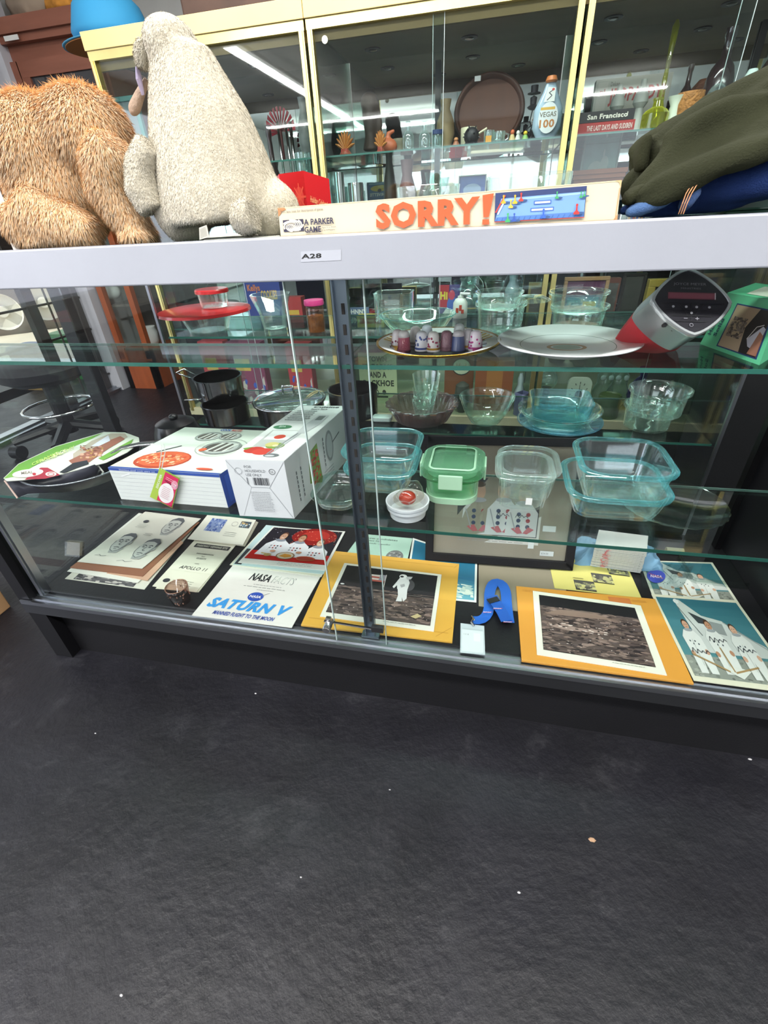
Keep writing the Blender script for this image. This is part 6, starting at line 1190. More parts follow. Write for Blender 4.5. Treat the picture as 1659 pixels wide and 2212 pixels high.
# floor items behind: office chair by the door
ch = thing('rolling_stool', 'black rolling stool with a star base on casters in front of the street door', 'stool', (-2.2, 1.28, 0))
for k in range(5):
    a0 = k * 1.2566 + .2; e = Vector((.26 * math.cos(a0), .26 * math.sin(a0), .09)); obj('base_arm', G().tube([(0, 0, .13), e], [.035, .028], 8, .7), BLACK2, ch, world=False)
    obj('caster', G().lathe([(.035, -.025), (.035, .025)], n=20).xf(Matrix.Translation((e.x, e.y, .035)) @ Matrix.Rotation(1.57, 4, 'Y')), BLACK2, ch, world=False)
obj('gas_column', G().tube([(0, 0, .08), (0, 0, .36)], .04, 12), BLACK2, ch, world=False); obj('seat', G().lathe([(0, .36), (.15, .36), (.2, .39), (.21, .43), (.17, .46), (0, .465)], n=32), mat('#131318', .6), ch, world=False, smooth='auto')
obj('foot_ring', G().tube([(.17 * math.cos(k * .3307), .17 * math.sin(k * .3307), .22) for k in range(20)], .008, 8), CHROME, ch, world=False, smooth=True)
tb = tag(obj('cardboard_box', G().box(-1.75, -1.42, -.02, .14, 0, .15), mat('#b48a62', .8, var=.05), bevel=.003), 'tan cardboard box on the floor left of the display case', 'box')
# ================================================================== GOLD CABINET CONTENTS
def P_(px, pt, pb, y, z):
    """base point at height z under photo column px (at mid height) and the object's height"""
    top = at(px, pt, y=y); mid = at(px, (pt + pb) / 2, y=y); return Vector((mid.x, y, z)), max(top.z - z, .01), mpp(mid)
def lath(name, label, cat, px, pt, pb, w, y, z, prof, m, n=28, group=None, sy=1):
    c, h, s = P_(px, pt, pb, y, z); R = w * s / 2
    return obj(name, G().lathe([(a * R, b * h) for a, b in prof], c, n, sy=sy), m, label=label, cat=cat, smooth='auto', group=group), c, R, h
ZA, ZB_, ZC, ZF = 1.2, .88, .535, .115
BOTTLE = [(0, 0), (.9, 0), (1, .03), (1, .5), (.8, .62), (.36, .72), (.32, .9), (.4, .92), (.4, 1), (0, 1)]
MUG = [(0, 0), (.9, 0), (.95, .04), (1, .95), (.98, 1), (.88, 1), (.86, .1), (0, .08)]
VASE = [(0, 0), (.55, 0), (.6, .04), (1, .35), (.9, .6), (.45, .82), (.6, 1), (.52, 1), (.38, .82), (0, .7)]
CGL = glass('#eef6f4', '#93a8a5', gloss=2.4, body=.35)
# round wooden tray standing
c, h, s = P_(1057, 155, 305, 1.95, ZA); R = 75 * s; hc = .5 * h
T = thing('round_tray', 'large round brown wooden tray standing upright on the upper shelf', 'tray', (c.x, 1.95, ZA))
M = Matrix.Translation((0, 0, h / 2)) @ Matrix.Rotation(math.radians(80), 4, 'X') @ Matrix.Diagonal((1, h / 2 / (R * 1.0), 1, 1)) 
obj('tray_base', G().lathe([(0.0001, 0), (R * .86, 0), (R * .86, .006), (0.0001, .006)], n=56).xf(M), mat('#7a5140', .6, var=.1, vs=4, stretch=(6, 1, 1)), T, world=False)
obj('tray_rim', G().lathe([(R * .85, -.004), (R * .98, -.004), (R, .012), (R * .97, .03), (R * .9, .03), (R * .85, .007)], n=56, cap=False).xf(M), mat('#5d392a', .45, var=.1), T, world=False, smooth=True)
q = at(1032, 170, y=1.9); obj('price_tag', G().box(q.x - .012, q.x + .012, 1.895, 1.9, q.z - .008, q.z + .008).xf(Matrix()), WHITE, T)
lath('pitcher', 'cream stoneware pitcher in front of the round tray', 'pitcher', 1012, 276, 318, 34, 1.78, ZA, MUG, mat('#d6cfae', .3))
c, h, s = P_(1040, 278, 318, 1.78, ZA); obj('handle_rod', G().tube([(c.x - .02, 1.78, ZA + h * .7), (c.x + .02, 1.78, ZA + h)], .004, 8), mat('#d6cfae', .4), label='cream pouring spout piece beside the stoneware pitcher', cat='spout')
c, h, s = P_(1018, 288, 320, 1.7, ZA); T = thing('spiky_ball', 'black spiky ball ornament on the upper shelf', 'ornament', c); R = 16 * s
obj('ball', G().ell((0, 0, R), R), mat('#1d1b1f', .5), T, world=False, smooth=True); g = G(); 
for k in range(16):
    v = Vector((math.sin(k * 2.4) * math.sqrt(1 - ((k - 7.5) / 8) ** 2), math.cos(k * 2.4) * math.sqrt(1 - ((k - 7.5) / 8) ** 2), (k - 7.5) / 8)); g.tube([Vector((0, 0, R)) + v * R * .95, Vector((0, 0, R)) + v * R * 1.3], [.004, .0006], 6)
obj('spikes', g, mat('#1d1b1f', .5), T, world=False)
for i, (px, pt, w_, col, lb) in enumerate([(1056, 282, 22, '#d99a3a', 'glass mug with orange decoration'), (1078, 284, 24, '#cfd4cf', 'clear glass mug with handle right of the orange one'), (1106, 279, 14, '#c9b27a', 'tiny red-haired figurine beside the clear mug'), (1118, 281, 12, '#cfd0c8', 'tiny pale grey figurine'), (1134, 282, 14, '#7fae5a', 'tiny green and yellow figurine'), (985, 296, 16, '#9a5a34', 'small orange brown figurine left of the pitcher')]):
    c, h, s = P_(px, pt, 318, 1.72, ZA); R = w_ * s / 2
    if i < 2: 
        T = thing('glass_mug', lb, 'mug', c); obj('mug_body', G().lathe([(a * R, b * h) for a, b in MUG], n=24), CGL, T, world=False, smooth='auto'); obj('handle', G().tube([(R, 0, h * .8), (R * 1.6, 0, h * .7), (R * 1.6, 0, h * .4), (R, 0, h * .25)], .003, 8), CGL, T, world=False)
        if i == 0: obj('decoration', G().box(-R * .6, R * .5, -R * 1.02, -R * .95, h * .1, h * .6), mat(col, .5), T, world=False)
    else:
        T = thing('figurine', lb, 'figurine', c); obj('body', G().lathe([(0, 0), (R, 0), (R * .9, h * .3), (R * .55, h * .6), (.0002, h * .66)], n=16), mat(col, .4), T, world=False, smooth='auto'); obj('head', G().ell((0, 0, h * .78), (R * .6, R * .6, h * .2)), mat(['', '', '#c9643a', '#e2ddd4', '#e0c23a', '#c98a5a'][i], .4), T, world=False, smooth=True)
# black wire figure with top hat
c, h, s = P_(1150, 185, 300, 1.8, ZA); T = thing('wire_figure', 'thin black metal figure with a top hat, left of the painted bottle', 'figurine', c); k = 9 * s
BM = mat('#15151a', .4, .5)
obj('hat', G().lathe([(0, h * .86), (k * 1.5, h * .86), (k * 1.5, h * .875), (k * .8, h * .88), (k * .85, h), (0, h)], n=20), BM, T, world=False); obj('torso', G().lathe([(0, h * .58), (k * .9, h * .6), (k * 1.4, h * .64), (k * .7, h * .68), (k * .8, h * .8), (0, h * .84)], n=16), BM, T, world=False, smooth='auto')
obj('wire_leg', G().tube([(0, 0, h * .6), (-k * .4, 0, h * .4), (k * .5, 0, h * .2), (-k * .3, 0, 0)], .0022, 6), BM, T, world=False); obj('wire_arm', G().tube([(k * .8, 0, h * .6), (k * 1.8, 0, h * .5), (k * .6, 0, h * .36), (-k * 1.2, 0, h * .25)], .0022, 6), BM, T, world=False)
# painted decanter
c, h, s = P_(1185, 165, 300, 1.72, ZA); R = 31 * s; T = thing('painted_bottle', 'pale blue painted ceramic bottle with the number 100, right of the tray', 'bottle', c)
obj('bottle_body', G().lathe([(0, 0), (R * .6, 0), (R, h * .2), (R * .95, h * .5), (R * .5, h * .75), (R * .3, h * .9), (.0002, h * .9)], n=32, sy=.5), mat('#a9bfcf', .2, coat=.6), T, world=False, smooth='auto'); obj('stopper', G().lathe([(R * .32, h * .9), (R * .4, h * .93), (R * .3, h), (0.0002, h)], n=16), mat('#c9743a', .4), T, world=False, smooth='auto')
D = Draw((c.x - R, 1.72 - R * .56, ZA), (c.x + R, 1.72 - R * .56, ZA), (c.x + R, 1.72 - R * .56, ZA + h), (c.x - R, 1.72 - R * .56, ZA + h), 20, 44)
D.ell('#dfe2e2', 10, 15, 6.5, 11); D.up(); D.text('#b8763a', '100', 4.6, 8, 6, 10, bold=.03); D.text('#6f6a5a', 'VEGAS', 4.2, 15.6, 3.6, 11, bold=.02); D.rect('#d8a83a', 4.6, 20.5, 14, 22.4); D.poly('#e6e6e0', [(6, 26), (13, 26), (13, 35), (8, 36)]); D.up(); D.pl('#3a3a40', [(8, 27), (11, 30), (9, 32), (12, 34)], .6); D.ell('#c8403a', 11.5, 34, .9, .9); D.done(T, 'painted_scene')
# crystal bottles, jars, carved pieces
for i, (px, lb) in enumerate([(882, 'left cut crystal bottle under the tube reflection'), (917, 'right cut crystal bottle under the tube reflection')]): lath('crystal_bottle', lb, 'bottle', px, 262, 330, 24, 1.78, ZA, BOTTLE, glass('#eef4f3', '#8a9c9a', gloss=3, body=.5), n=9)
lath('glass_jar', 'clear glass jar with a dark blue cap', 'jar', 945, 292, 332, 24, 1.8, ZA, MUG, CGL); c, h, s = P_(945, 280, 332, 1.8, ZA); obj('blue_cap', G().lathe([(12 * s, h * .78), (12.5 * s, h * .98), (0.0002, h)], c, 20), mat('#2a3a6c', .4), label='dark blue lid on the jar beside the crystal bottles', cat='cap')
lath('tan_vase', 'tall tan pottery vase with a figure handle, left of the round tray', 'vase', 962, 215, 326, 40, 1.86, ZA, VASE, mat('#a08a64', .5, var=.2, vs=20))
c, h, s = P_(958, 195, 250, 1.86, ZA); 
lath('beige_cup', 'plain beige cup behind the crystal bottles', 'cup', 862, 300, 330, 28, 1.9, ZA, MUG, mat('#b9b397', .5))
c, h, s = P_(838, 280, 336, 1.8, ZA); T = thing('bird_figurine', 'terracotta long-necked bird figurine', 'figurine', c)
obj('bird_body', blob([('t', [(0, 0, .03), (.0, 0, h * .55), (.004, 0, h * .85), (.03, 0, h * .95)], [.028, .014, .01, .006]), ('e', (0, 0, .03), (.04, .03, .03))], .004, 4), mat('#b5603c', .5), T, world=False, smooth=True)
# carved wooden bust and wing pieces
c, h, s = P_(800, 192, 335, 1.9, ZA); T = thing('carved_bust', 'dark wooden carved bust with long headdress', 'carving', c); R = 22 * s
obj('bust', blob([('e', (0, 0, h * .82), (R * .9, R * .8, h * .15)), ('t', [(0, 0, h * .7), (0, 0, h * .35), (0, 0, .03)], [R * .8, R * .6, R * .9]), ('t', [(R * .7, 0, h * .8), (R * .95, 0, h * .5), (R * .8, 0, h * .3)], [R * .25, R * .3, R * .2])], .007, 4), mat('#4b3a30', .5, var=.2, vs=12), T, world=False, smooth=True)
for i, (px, w_, lb) in enumerate([(745, 46, 'orange carved wooden wing sculpture at the left of the upper shelf'), (822, 30, 'smaller carved wooden figure with red stripes')]):
    c, h, s = P_(px, 278, 338, 1.74, ZA); T = thing('carved_wing', lb, 'carving', c, kind=None); R = w_ * s / 2
    for k in range(9): 
        a0 = .35 + k * .3; obj('feather', G().tube([(0, 0, h * .25), (math.cos(a0) * R * .7, 0, h * .25 + math.sin(a0) * h * .5), (math.cos(a0) * R, 0, h * .22 + math.sin(a0) * h * .72)], [.007, .011, .004], 8, .5), mat(['#b5783c', '#a8662c'][k % 2], .5), T, world=False)
    obj('base', G().lathe([(R * .5, 0), (R * .6, .01), (R * .3, h * .3), (.0002, h * .32)], n=16), mat('#8a4a34', .5), T, world=False)
    for k in range(3): obj('red_stripe', G().box(-R * .3 + k * R * .25, -R * .18 + k * R * .25, -.02, -.016, h * .02, h * .3), mat('#a8382c', .5), T, world=False)
# right cabinet, upper shelf
def book(label, px, pt, pb, w, y, z, col, txt, tcol, zo=0.0, tw=.7):
    a = at(px - w / 2, (pt + pb) / 2, y=y); b = at(px + w / 2, (pt + pb) / 2, y=y); th = (pb - pt) * mpp(a); T = thing('book', label, 'book', ((a.x + b.x) / 2, y + .1, z + zo), group='books lying on the upper shelf of the right cabinet'); hw = (b.x - a.x) / 2
    obj('cover', G().box(-hw, hw, -.1, .1, 0, .003).box(-hw, hw, -.1, .1, th - .003, th).box(-hw, hw, -.102, -.098, 0, th), mat(col, .4), T, world=False); obj('pages', G().box(-hw + .004, hw - .004, -.097, .095, .003, th - .003), mat('#d9d2c0', .7), T, world=False)
    o = Vector(T.location); D = Draw(o + Vector((-hw, -.1035, 0)), o + Vector((hw, -.1035, 0)), o + Vector((hw, -.1035, th)), o + Vector((-hw, -.1035, th)), 30, 5); D.text(tcol, txt, 30 * .16, 1.3, 2.4, 30 * tw * .8, bold=.03); D.rect(tcol, 26, 1.6, 26.4, 3.6); D.done(T, 'spine_text'); return th
t1 = book('red book with white title, lower of the two lying flat', 1312, 247, 266, 122, 1.66, ZA, '#a83230', 'THE LAST DAYS AND SUDDEN', '#e0c8c0', tw=1.0)
book('black book titled San Francisco on top of the red book', 1312, 229, 247, 120, 1.66, ZA, '#231f22', 'San Francisco', '#e4ded0', t1 + .001, tw=.9)
c, h, s = P_(1362, 165, 262, 2.0, ZA); hw = 75 * s
T = thing('trivia_game_box', 'white board game box with red quiz show lettering', 'game box', c); obj('carton', G().box(-hw, hw, 0, .05, 0, h), mat('#c9c4b9', .5), T, world=False)
o = Vector(c); D = Draw(o + Vector((-hw, -.002, 0)), o + Vector((hw, -.002, 0)), o + Vector((hw, -.002, h)), o + Vector((-hw, -.002, h)), 30, 20); D.text('#b8302c', 'JEOPARDY!', 6, 11.5, 5.5, 22, bold=.03); D.text('#77706a', 'Deluxe', 6, 17.6, 1.3, 3.6); D.rect('#d9d0c6', 1, 9, 5, 19); D.up(); D.text('#b8302c', 'pl', 2, 15, 2, 2); D.rect('#5a6aa8', 8, 2, 20, 5); D.done(T)
for px, pt, w_, lb in [(1334, 184, 36, 'left white scalloped candle holder before the quiz game'), (1384, 172, 38, 'right white scalloped candle holder before the quiz game')]: lath('candle_holder', lb, 'candle holder', px, pt, 262, w_, 1.85, ZA, [(0, 0), (1, 0), (1, .06), (.6, .2), (.45, .5), (.8, .6), (.7, .75), (.35, .85), (.3, 1), (0, 1)], mat('#c3c6be', .35))
YG = glass('#dfe07a', '#a8aa2a', gloss=1.8, body=.8, bcol='#c9cc3a')
lath('stretch_vase', 'tall yellow-green stretched glass vase in the right cabinet', 'vase', 1440, 45, 262, 44, 1.8, ZA, [(0, 0), (.9, 0), (1, .08), (.7, .16), (.3, .3), (.18, .6), (.3, .95), (.1, 1), (0, .98)], YG)
lath('yellow_glass', 'squat yellow-green glass bottle beside the books', 'glass', 1418, 212, 262, 52, 1.68, ZA, BOTTLE, YG)
lath('ruffled_vase', 'small white ruffled vase beside the yellow glass', 'vase', 1458, 208, 264, 36, 1.68, ZA, [(0, 0), (.6, 0), (.8, .3), (.6, .7), (1, 1), (.9, 1), (.5, .7), (0, .6)], mat('#dfe6d0', .35), n=18)
BB = glass('#4a2a22', '#1f1310', gloss=1.8, body=.6, bcol='#2c1a18')
lath('brown_bottle', 'slim dark brown bottle leaning place behind the basket', 'bottle', 1484, 140, 235, 28, 1.9, ZA, BOTTLE, mat('#3a2424', .15, coat=.5))
lath('brown_bottle', 'large dark brown bottle with a chain above the green sweatshirt', 'bottle', 1560, 62, 240, 54, 1.78, ZA, BOTTLE, mat('#2c1c1e', .15, coat=.5))
lath('woven_basket', 'round woven brown basket behind the folded clothes', 'basket', 1487, 200, 262, 54, 1.68, ZA, [(0, 0), (.8, 0), (1, .4), (.95, 1), (.88, 1), (.85, .2), (0, .1)], mat('#b0763c', .7, bump=.8, bs=120, var=.3, vs=90))
lath('lidded_basket', 'dark lidded basket behind the woven one', 'basket', 1515, 172, 250, 60, 1.95, ZA, [(0, 0), (.8, 0), (1, .4), (.95, .8), (.4, 1), (0, 1)], mat('#7a4a30', .6, bump=.6, bs=100, var=.3, vs=60))
c, h, s = P_(1548, 168, 240, 1.7, ZA); R = 22 * s; T = thing('oval_decanter', 'oval clear glass decanter with a small portrait medallion', 'decanter', c); M = Matrix.Translation((0, 0, h * .5)) @ Matrix.Rotation(1.5708, 4, 'X')
obj('decanter_body', G().lathe([(0, -.02), (R * .8, -.02), (R, 0), (R * .8, .02), (0, .02)], n=32).xf(M @ Matrix.Diagonal((1, 1.4, 1, 1))), CGL, T, world=False, smooth='auto'); obj('medallion', G().lathe([(0.0001, .021), (R * .6, .021), (R * .6, .023), (0.0001, .023)], n=28).xf(M @ Matrix.Diagonal((1, 1.4, 1, 1))), mat('#d0a878', .5, var=.3, vs=40), T, world=False)
lath('milk_glass_dish', 'covered white milk glass dish above the sweatshirt', 'dish', 1618, 150, 215, 84, 1.7, ZA, [(0, 0), (.4, 0), (.35, .15), (.9, .35), (1, .5), (.7, .7), (.35, .85), (.2, 1), (0, 1)], mat('#cfe0da', .2, coat=.5))
lath('pottery_jug', 'dark brown pottery jug at the far right of the upper shelf', 'jug', 1668, 90, 230, 70, 1.9, ZA, VASE, mat('#4a3426', .4, var=.3, vs=15))
# left cabinet
c, h, s = P_(606, 228, 345, 1.95, ZA); T = thing('paper_fan', 'pleated red paper fan in the left gold cabinet', 'fan', (c.x, 1.95, ZA)); R = 34 * s
for k in range(13): a0 = k * math.pi / 12; a1 = a0 + .2; obj('pleat', G().hexa([(0, 0, h * .6), (math.cos(a0) * R, 0, h * .6 + math.sin(a0) * h * .4), (math.cos(a1) * R, .01, h * .6 + math.sin(a1) * h * .4), (0, .01, h * .6), (0, .012, h * .6), (math.cos(a0) * R, .004, h * .6 + math.sin(a0) * h * .4), (math.cos(a1) * R, .014, h * .6 + math.sin(a1) * h * .4), (0, .014, h * .6)]), mat(['#c23a48', '#a82c3a'][k % 2], .6), T, world=False)
obj('fan_stand', G().tube([(0, 0, 0), (0, 0, h * .62)], .008, 8), mat('#6a2a2a', .5), T, world=False)
for i, px in enumerate([605, 622, 632]): 
    c, h, s = P_(px, 262, 360, 1.75, ZB_); obj('chrome_rod', G().tube([(c.x, 1.75, ZB_), (c.x, 1.75, ZB_ + h)], .005 + .002 * (i == 2), 10), CHROME, label=['left thin chrome rod beside the gold post', 'middle thin chrome rod beside the gold post', 'thicker chrome rod nearest the gold post'][i], cat='rod', smooth=True)
lath('grey_vase', 'grey patterned pottery vase in the left gold cabinet', 'vase', 655, 210, 262, 34, 1.95, ZA, VASE, mat('#8d928c', .4, var=.3, vs=20))
lath('dark_bottle', 'dark red glass bottle in the left gold cabinet', 'bottle', 585, 270, 372, 30, 1.9, ZB_, BOTTLE, mat('#3d1f22', .2, coat=.5))
lath('crystal_goblet', 'silver cut glass goblet right of the rods', 'goblet', 655, 330, 375, 34, 1.75, ZB_, [(0, 0), (.7, 0), (.2, .1), (.15, .4), (.8, .55), (1, 1), (.95, 1), (.7, .56), (0, .5)], CGL, n=10)
def pframe(label, pq, y, fcol, icol, dep=.02, fr_=3, draw=None, name='picture_frame', group=None):
    """upright frame: pq = px left, right, top, bottom"""
    l, r, t, b = pq; A = at(l, b, y=y); B = at(r, b, y=y); zt_ = at((l + r) / 2, t, y=y).z; z0 = min(A.z, B.z) if True else A.z; z0 = (A.z + B.z) / 2
    for zz in (ZA, ZB_, ZC, ZF):
        if zz <= z0 + .06: z0 = zz; break
    T = thing(name, label, 'picture frame', ((A.x + B.x) / 2, y, z0), group=group); hw = (B.x - A.x) / 2; h = zt_ - z0; f = fr_ * mpp(A)
    for bb in [(-hw, hw, 0, f), (-hw, hw, h - f, h), (-hw, -hw + f, f, h - f), (hw - f, hw, f, h - f)]: obj('frame_bar', G().box(bb[0], bb[1], -dep / 2, dep / 2, bb[2], bb[3]), mat(fcol, .35, .4 if fcol in ('#c9ae4e',) else 0), T, world=False, bevel=.002)
    obj('picture', G().box(-hw + f, hw - f, 0, .004, f, h - f), mat(icol, .4, var=.15, vs=20), T, world=False)
    if draw: o = Vector(T.location); D = Draw(o + Vector((-hw + f, -.001, f)), o + Vector((hw - f, -.001, f)), o + Vector((hw - f, -.001, h - f)), o + Vector((-hw + f, -.001, h - f)), 20, 16); draw(D); D.done(T)
    return T
pframe('teal painted picture frame in the left gold cabinet', (262, 330, 205, 345), 1.72, '#5f9a94', '#8d9a9c', fr_=8)
def cor(D): D.rect('#3f6a94', 0, 0, 20, 16); D.up(); D.ell('#d9bc4a', 10, 9.6, 8.5, 3.2); D.ell('#e2cf7a', 12, 11.4, 4, 1.6); D.up(); D.ell('#3a3a3c', 10, 7.4, 1.8, 1.9); D.rect('#8fb0c4', 0, 13.6, 20, 16); D.text('#e2e2d4', 'CORVETTE', 1, 1.4, 3.4, 18, bold=.03, flip=True)
pframe('mirror reflection of a blue sports car sign, painted as a flipped board', (797, 843, 394, 470), 2.08, '#8fb0c4', '#3f6a94', fr_=1, name='car_sign_reflection'); 
T = bpy.data.objects['car_sign_reflection']; A = at(797, 428, y=2.075); B = at(843, 425, y=2.075); C_ = at(843, 392, y=2.075); D0 = at(797, 395, y=2.075)
D = Draw(A, B, C_, D0, 20, 16); cor(D); D.done(T)  # reflection in the back mirror, painted on a board with flipped lettering
pframe('blue picture of a pale car behind the clear bowls', (988, 1046, 378, 470), 1.9, '#c9c9c0', '#4a68b0', fr_=2, draw=lambda D: (D.ell('#9fb0d0', 10, 12.5, 7, 1.6), D.rect('#e0e0d4', 10, 8.6, 18, 10)))
pframe('white framed print of pale rabbits in the right cabinet', (1238, 1312, 308, 470), 1.95, '#b9c4c2', '#a9c9c9', fr_=3, draw=lambda D: (D.ell('#dfe8e6', 8, 11.5, 4.5, 1.5), D.ell('#dfe8e6', 13, 12.4, 2.4, 1.4), D.ell('#dfe8e6', 12, 13.8, .6, 1.2)))
c, h, s = P_(1282, 368, 470, 1.8, ZB_); T = thing('cornice_reflection', 'reflected wooden cornice modelled as a small cabinet in the right gold cabinet', 'box', c); hw = 48 * s
obj('crown', G().box(-hw * 1.1, hw * 1.1, -.07, .08, h - .015, h).box(-hw * 1.05, hw * 1.05, -.065, .08, h - .03, h - .015), mat('#8a4a2c', .45), T, world=False); obj('body', G().box(-hw, hw, -.06, .08, 0, h - .03), mat('#7a3f26', .5), T, world=False)  # stands in for a cornice reflection, modelled as a solid wooden piece
pframe('colourful comic poster beside the olive sweatshirt', (1352, 1392, 328, 480), 1.9, '#d9d4c8', '#4a5a8a', fr_=2, draw=lambda D: D.speck(['#c8403a', '#3a5ab8', '#e0d8cc', '#e0a040'], 0, 4, 20, 15, 60, 1.4, 1))
# middle shelf items (z .88) seen over the case top
for i, (px, pt, w_, col, nm, pr) in enumerate([(735, 372, 22, '#c9cfcb', 'silver tumbler left of the car sign', MUG), (770, 395, 34, '#aab0ae', 'polished steel canister below the crystal shelf', MUG), (880, 345, 46, '#8a5a5c', 'dark pinkish pottery bowl', VASE), (842, 310, 30, '#2c2826', 'black carved mask ornament on the middle shelf', VASE), (935, 372, 60, '#c3cfc9', 'pale glass compote on the middle shelf', VASE)]):
    lath(['tumbler', 'steel_canister', 'pottery_bowl', 'carved_mask', 'glass_compote'][i], nm, ['tumbler', 'canister', 'bowl', 'ornament', 'bowl'][i], px, pt, 470, w_, 1.75 + .05 * i, ZB_, pr, CHROME if i < 2 else CGL if i == 4 else mat(col, .35))
# lower shelf (z .535)
def flat_sign(label, l, r, t, b, y, z, col, draw, name='sign', cat='sign', th=.01):
    A = at(l, (t + b) / 2, y=y); B = at(r, (t + b) / 2, y=y); zt_ = at((l + r) / 2, t, y=y).z; T = thing(name, label, cat, ((A.x + B.x) / 2, y, z)); hw = (B.x - A.x) / 2; h = zt_ - z
    obj('board', G().box(-hw, hw, -th / 2, th / 2, 0, h), mat(col, .6, var=.05), T, world=False, bevel=.001); o = Vector(T.location); D = Draw(o + Vector((-hw, -th / 2, 0)), o + Vector((hw, -th / 2, 0)), o + Vector((hw, -th / 2, h)), o + Vector((-hw, -th / 2, h)), 20, 16); draw(D); D.done(T); return T
flat_sign('blue and white name plate sign in the middle cabinet', 742, 798, 664, 704, 1.7, ZC, '#5a6c8c', lambda D: (D.text('#dfe2dc', 'JOHNNY', 1.4, 9, 5.4, 17, bold=.04), D.text('#dfe2dc', 'RUMI', 1.4, 1.6, 5.4, 12, bold=.04)))
flat_sign('yellow box with a red stripe beside the blue name sign', 774, 832, 679, 706, 1.66, ZC, '#c9b45a', lambda D: D.rect('#b5583a', 2, 5, 18, 12), name='stick_box', cat='box', th=.05)
flat_sign('colourful children book with Hi in yellow letters', 948, 992, 615, 705, 1.8, ZC, '#4a3a78', lambda D: (D.poly('#b8303c', [(0, 6), (9, 6), (10, 16), (0, 16)]), D.up(), D.text('#e8d040', 'Hi', 1.4, 9.5, 3.6, 7, bold=.05), D.ell('#4a6ab8', 13, 7, 5, 4), D.ell('#d0455a', 12.5, 11.5, 3, 2.2), D.poly('#dfe0dc', [(1, 1), (8, 6), (17, 3), (17, 1)])), name='picture_book', cat='book')
flat_sign('cream torn-edged sign reading FIREARMS AND A BACKHOE', 778, 858, 762, 895, 1.75, ZF, '#c3c49c', lambda D: (D.text('#3c3c34', 'TOWN', 5, 13.4, 1.6, 10, bold=.03), D.text('#3c3c34', 'FIREARMS', 2, 10.9, 1.8, 16, bold=.04), D.text('#3c3c34', 'AND A', 5.5, 8.4, 1.9, 9, bold=.04), D.text('#3c3c34', 'BACKHOE', 2, 5.7, 2.0, 16.4, bold=.04), D.ring('#3c3c34', 8.6, 3.6, 1.3, 1.0, .4), D.ell('#3c3c34', 13, 3.8, 1, .8), D.rect('#3c3c34', 6, 2, 15, 2.6)))
flat_sign('brown wooden plaque with a white oval medallion', 960, 1022, 768, 892, 1.8, ZF, '#8a5034', lambda D: (D.ell('#2c2c2c', 11.5, 12.4, 6.4, 2.9), D.up(), D.ell('#d9d4b8', 11.5, 12.4, 5.9, 2.5), D.up(), D.text('#b07a30', 'Ideal', 8, 11.5, 2, 6.5, bold=.02)), name='plaque', cat='plaque')
flat_sign('orange-brown wooden box standing upright behind the glass bowl', 1026, 1106, 775, 892, 1.72, ZF, '#9a5230', lambda D: (D.rect('#b5703c', 6, 4, 14.5, 16), D.up(), D.rect('#dfe0d8', 8.5, 4.4, 11.4, 5.2)), name='wooden_box', cat='box', th=.07)
lath('angel_statue', 'small white angel statue between the wooden box and the crystal ball', 'statue', 1122, 806, 890, 22, 1.72, ZF + .0, [(0, 0), (.9, 0), (.8, .3), (1.1, .5), (.5, .7), (.6, .85), (.3, 1), (0, 1)], mat('#c9cfd0', .4))
c, h, s = P_(1180, 800, 890, 1.75, ZF); R = 20 * s; T = thing('crystal_ball', 'ribbed clear glass ball on a stand in the lower cabinet', 'ornament', c); obj('ball', G().ell((0, 0, h - R), R, 20, 12), CGL, T, world=False, smooth=True); obj('stand', G().lathe([(R * .8, 0), (R * .5, .01), (R * .3, h - 2 * R), (R * .5, h - 1.8 * R), (.0002, h - 1.8 * R)], n=20), mat('#4a3a30', .5), T, world=False, smooth='auto')
c, h, s = P_(1248, 815, 890, 1.7, ZF); T = thing('white_clock', 'white square clock face with a black centre leaning in the lower cabinet', 'clock', c); hw = 24 * s
obj('clock_case', G().rr([(0, 0), (0, .02)], hw * 2, h, .03).xf(Matrix.Translation((0, .01, h / 2)) @ Matrix.Rotation(1.5708, 4, 'X')), mat('#ccd0bc', .4), T, world=False, smooth='auto'); o = Vector(c)
D = Draw(o + Vector((-hw, -.013, 0)), o + Vector((hw, -.013, 0)), o + Vector((hw, -.013, h)), o + Vector((-hw, -.013, h)), 20, 28)
for k in range(12): D.line('#4a4a44', 10 + 6.5 * math.sin(k * .5236), 15 + 8.5 * math.cos(k * .5236), 10 + 7.8 * math.sin(k * .5236), 15 + 10.2 * math.cos(k * .5236), .6)
D.up(); D.ell('#2a2826', 10, 15, 3, 3.4); D.up(); D.line('#2a2826', 10, 15, 10, 23, .4); D.line('#2a2826', 10, 15, 6, 13, .4); D.done(T, 'dial')
for i, px in enumerate([1302, 1334]):
    c, h, s = P_(px, 798, 890, 1.78, ZF); R = 19 * s; T = thing('glass_owl', ['left', 'right'][i] + ' of two pale frosted glass owls behind the green candle', 'figurine', c)
    obj('body', G().lathe([(R * .7, 0), (R * 1.1, h * .2), (R * 1.15, h * .45), (R * .8, h * .66), (R * .9, h * .85), (R * .5, h * .98), (.0002, h)], n=24), glass('#d4e4d8', '#9fb8a8', gloss=1.6, rough=.1, body=1.0, bcol='#bcd0c2'), T, world=False, smooth=True)
    for dx in (-.4, .4): obj('eye', G().ell((dx * R, -R * .8, h * .84), (R * .3, R * .12, R * .3)), mat('#a8b8b0', .2), T, world=False, smooth=True)
lath('green_candle', 'dark green pillar candle in front of the glass owls', 'candle', 1315, 852, 890, 46, 1.66, ZF, [(0, 0), (1, 0), (1, .95), (.94, 1), (.85, .94), (0, .9)], mat('#46592a', .35, bump=.2))
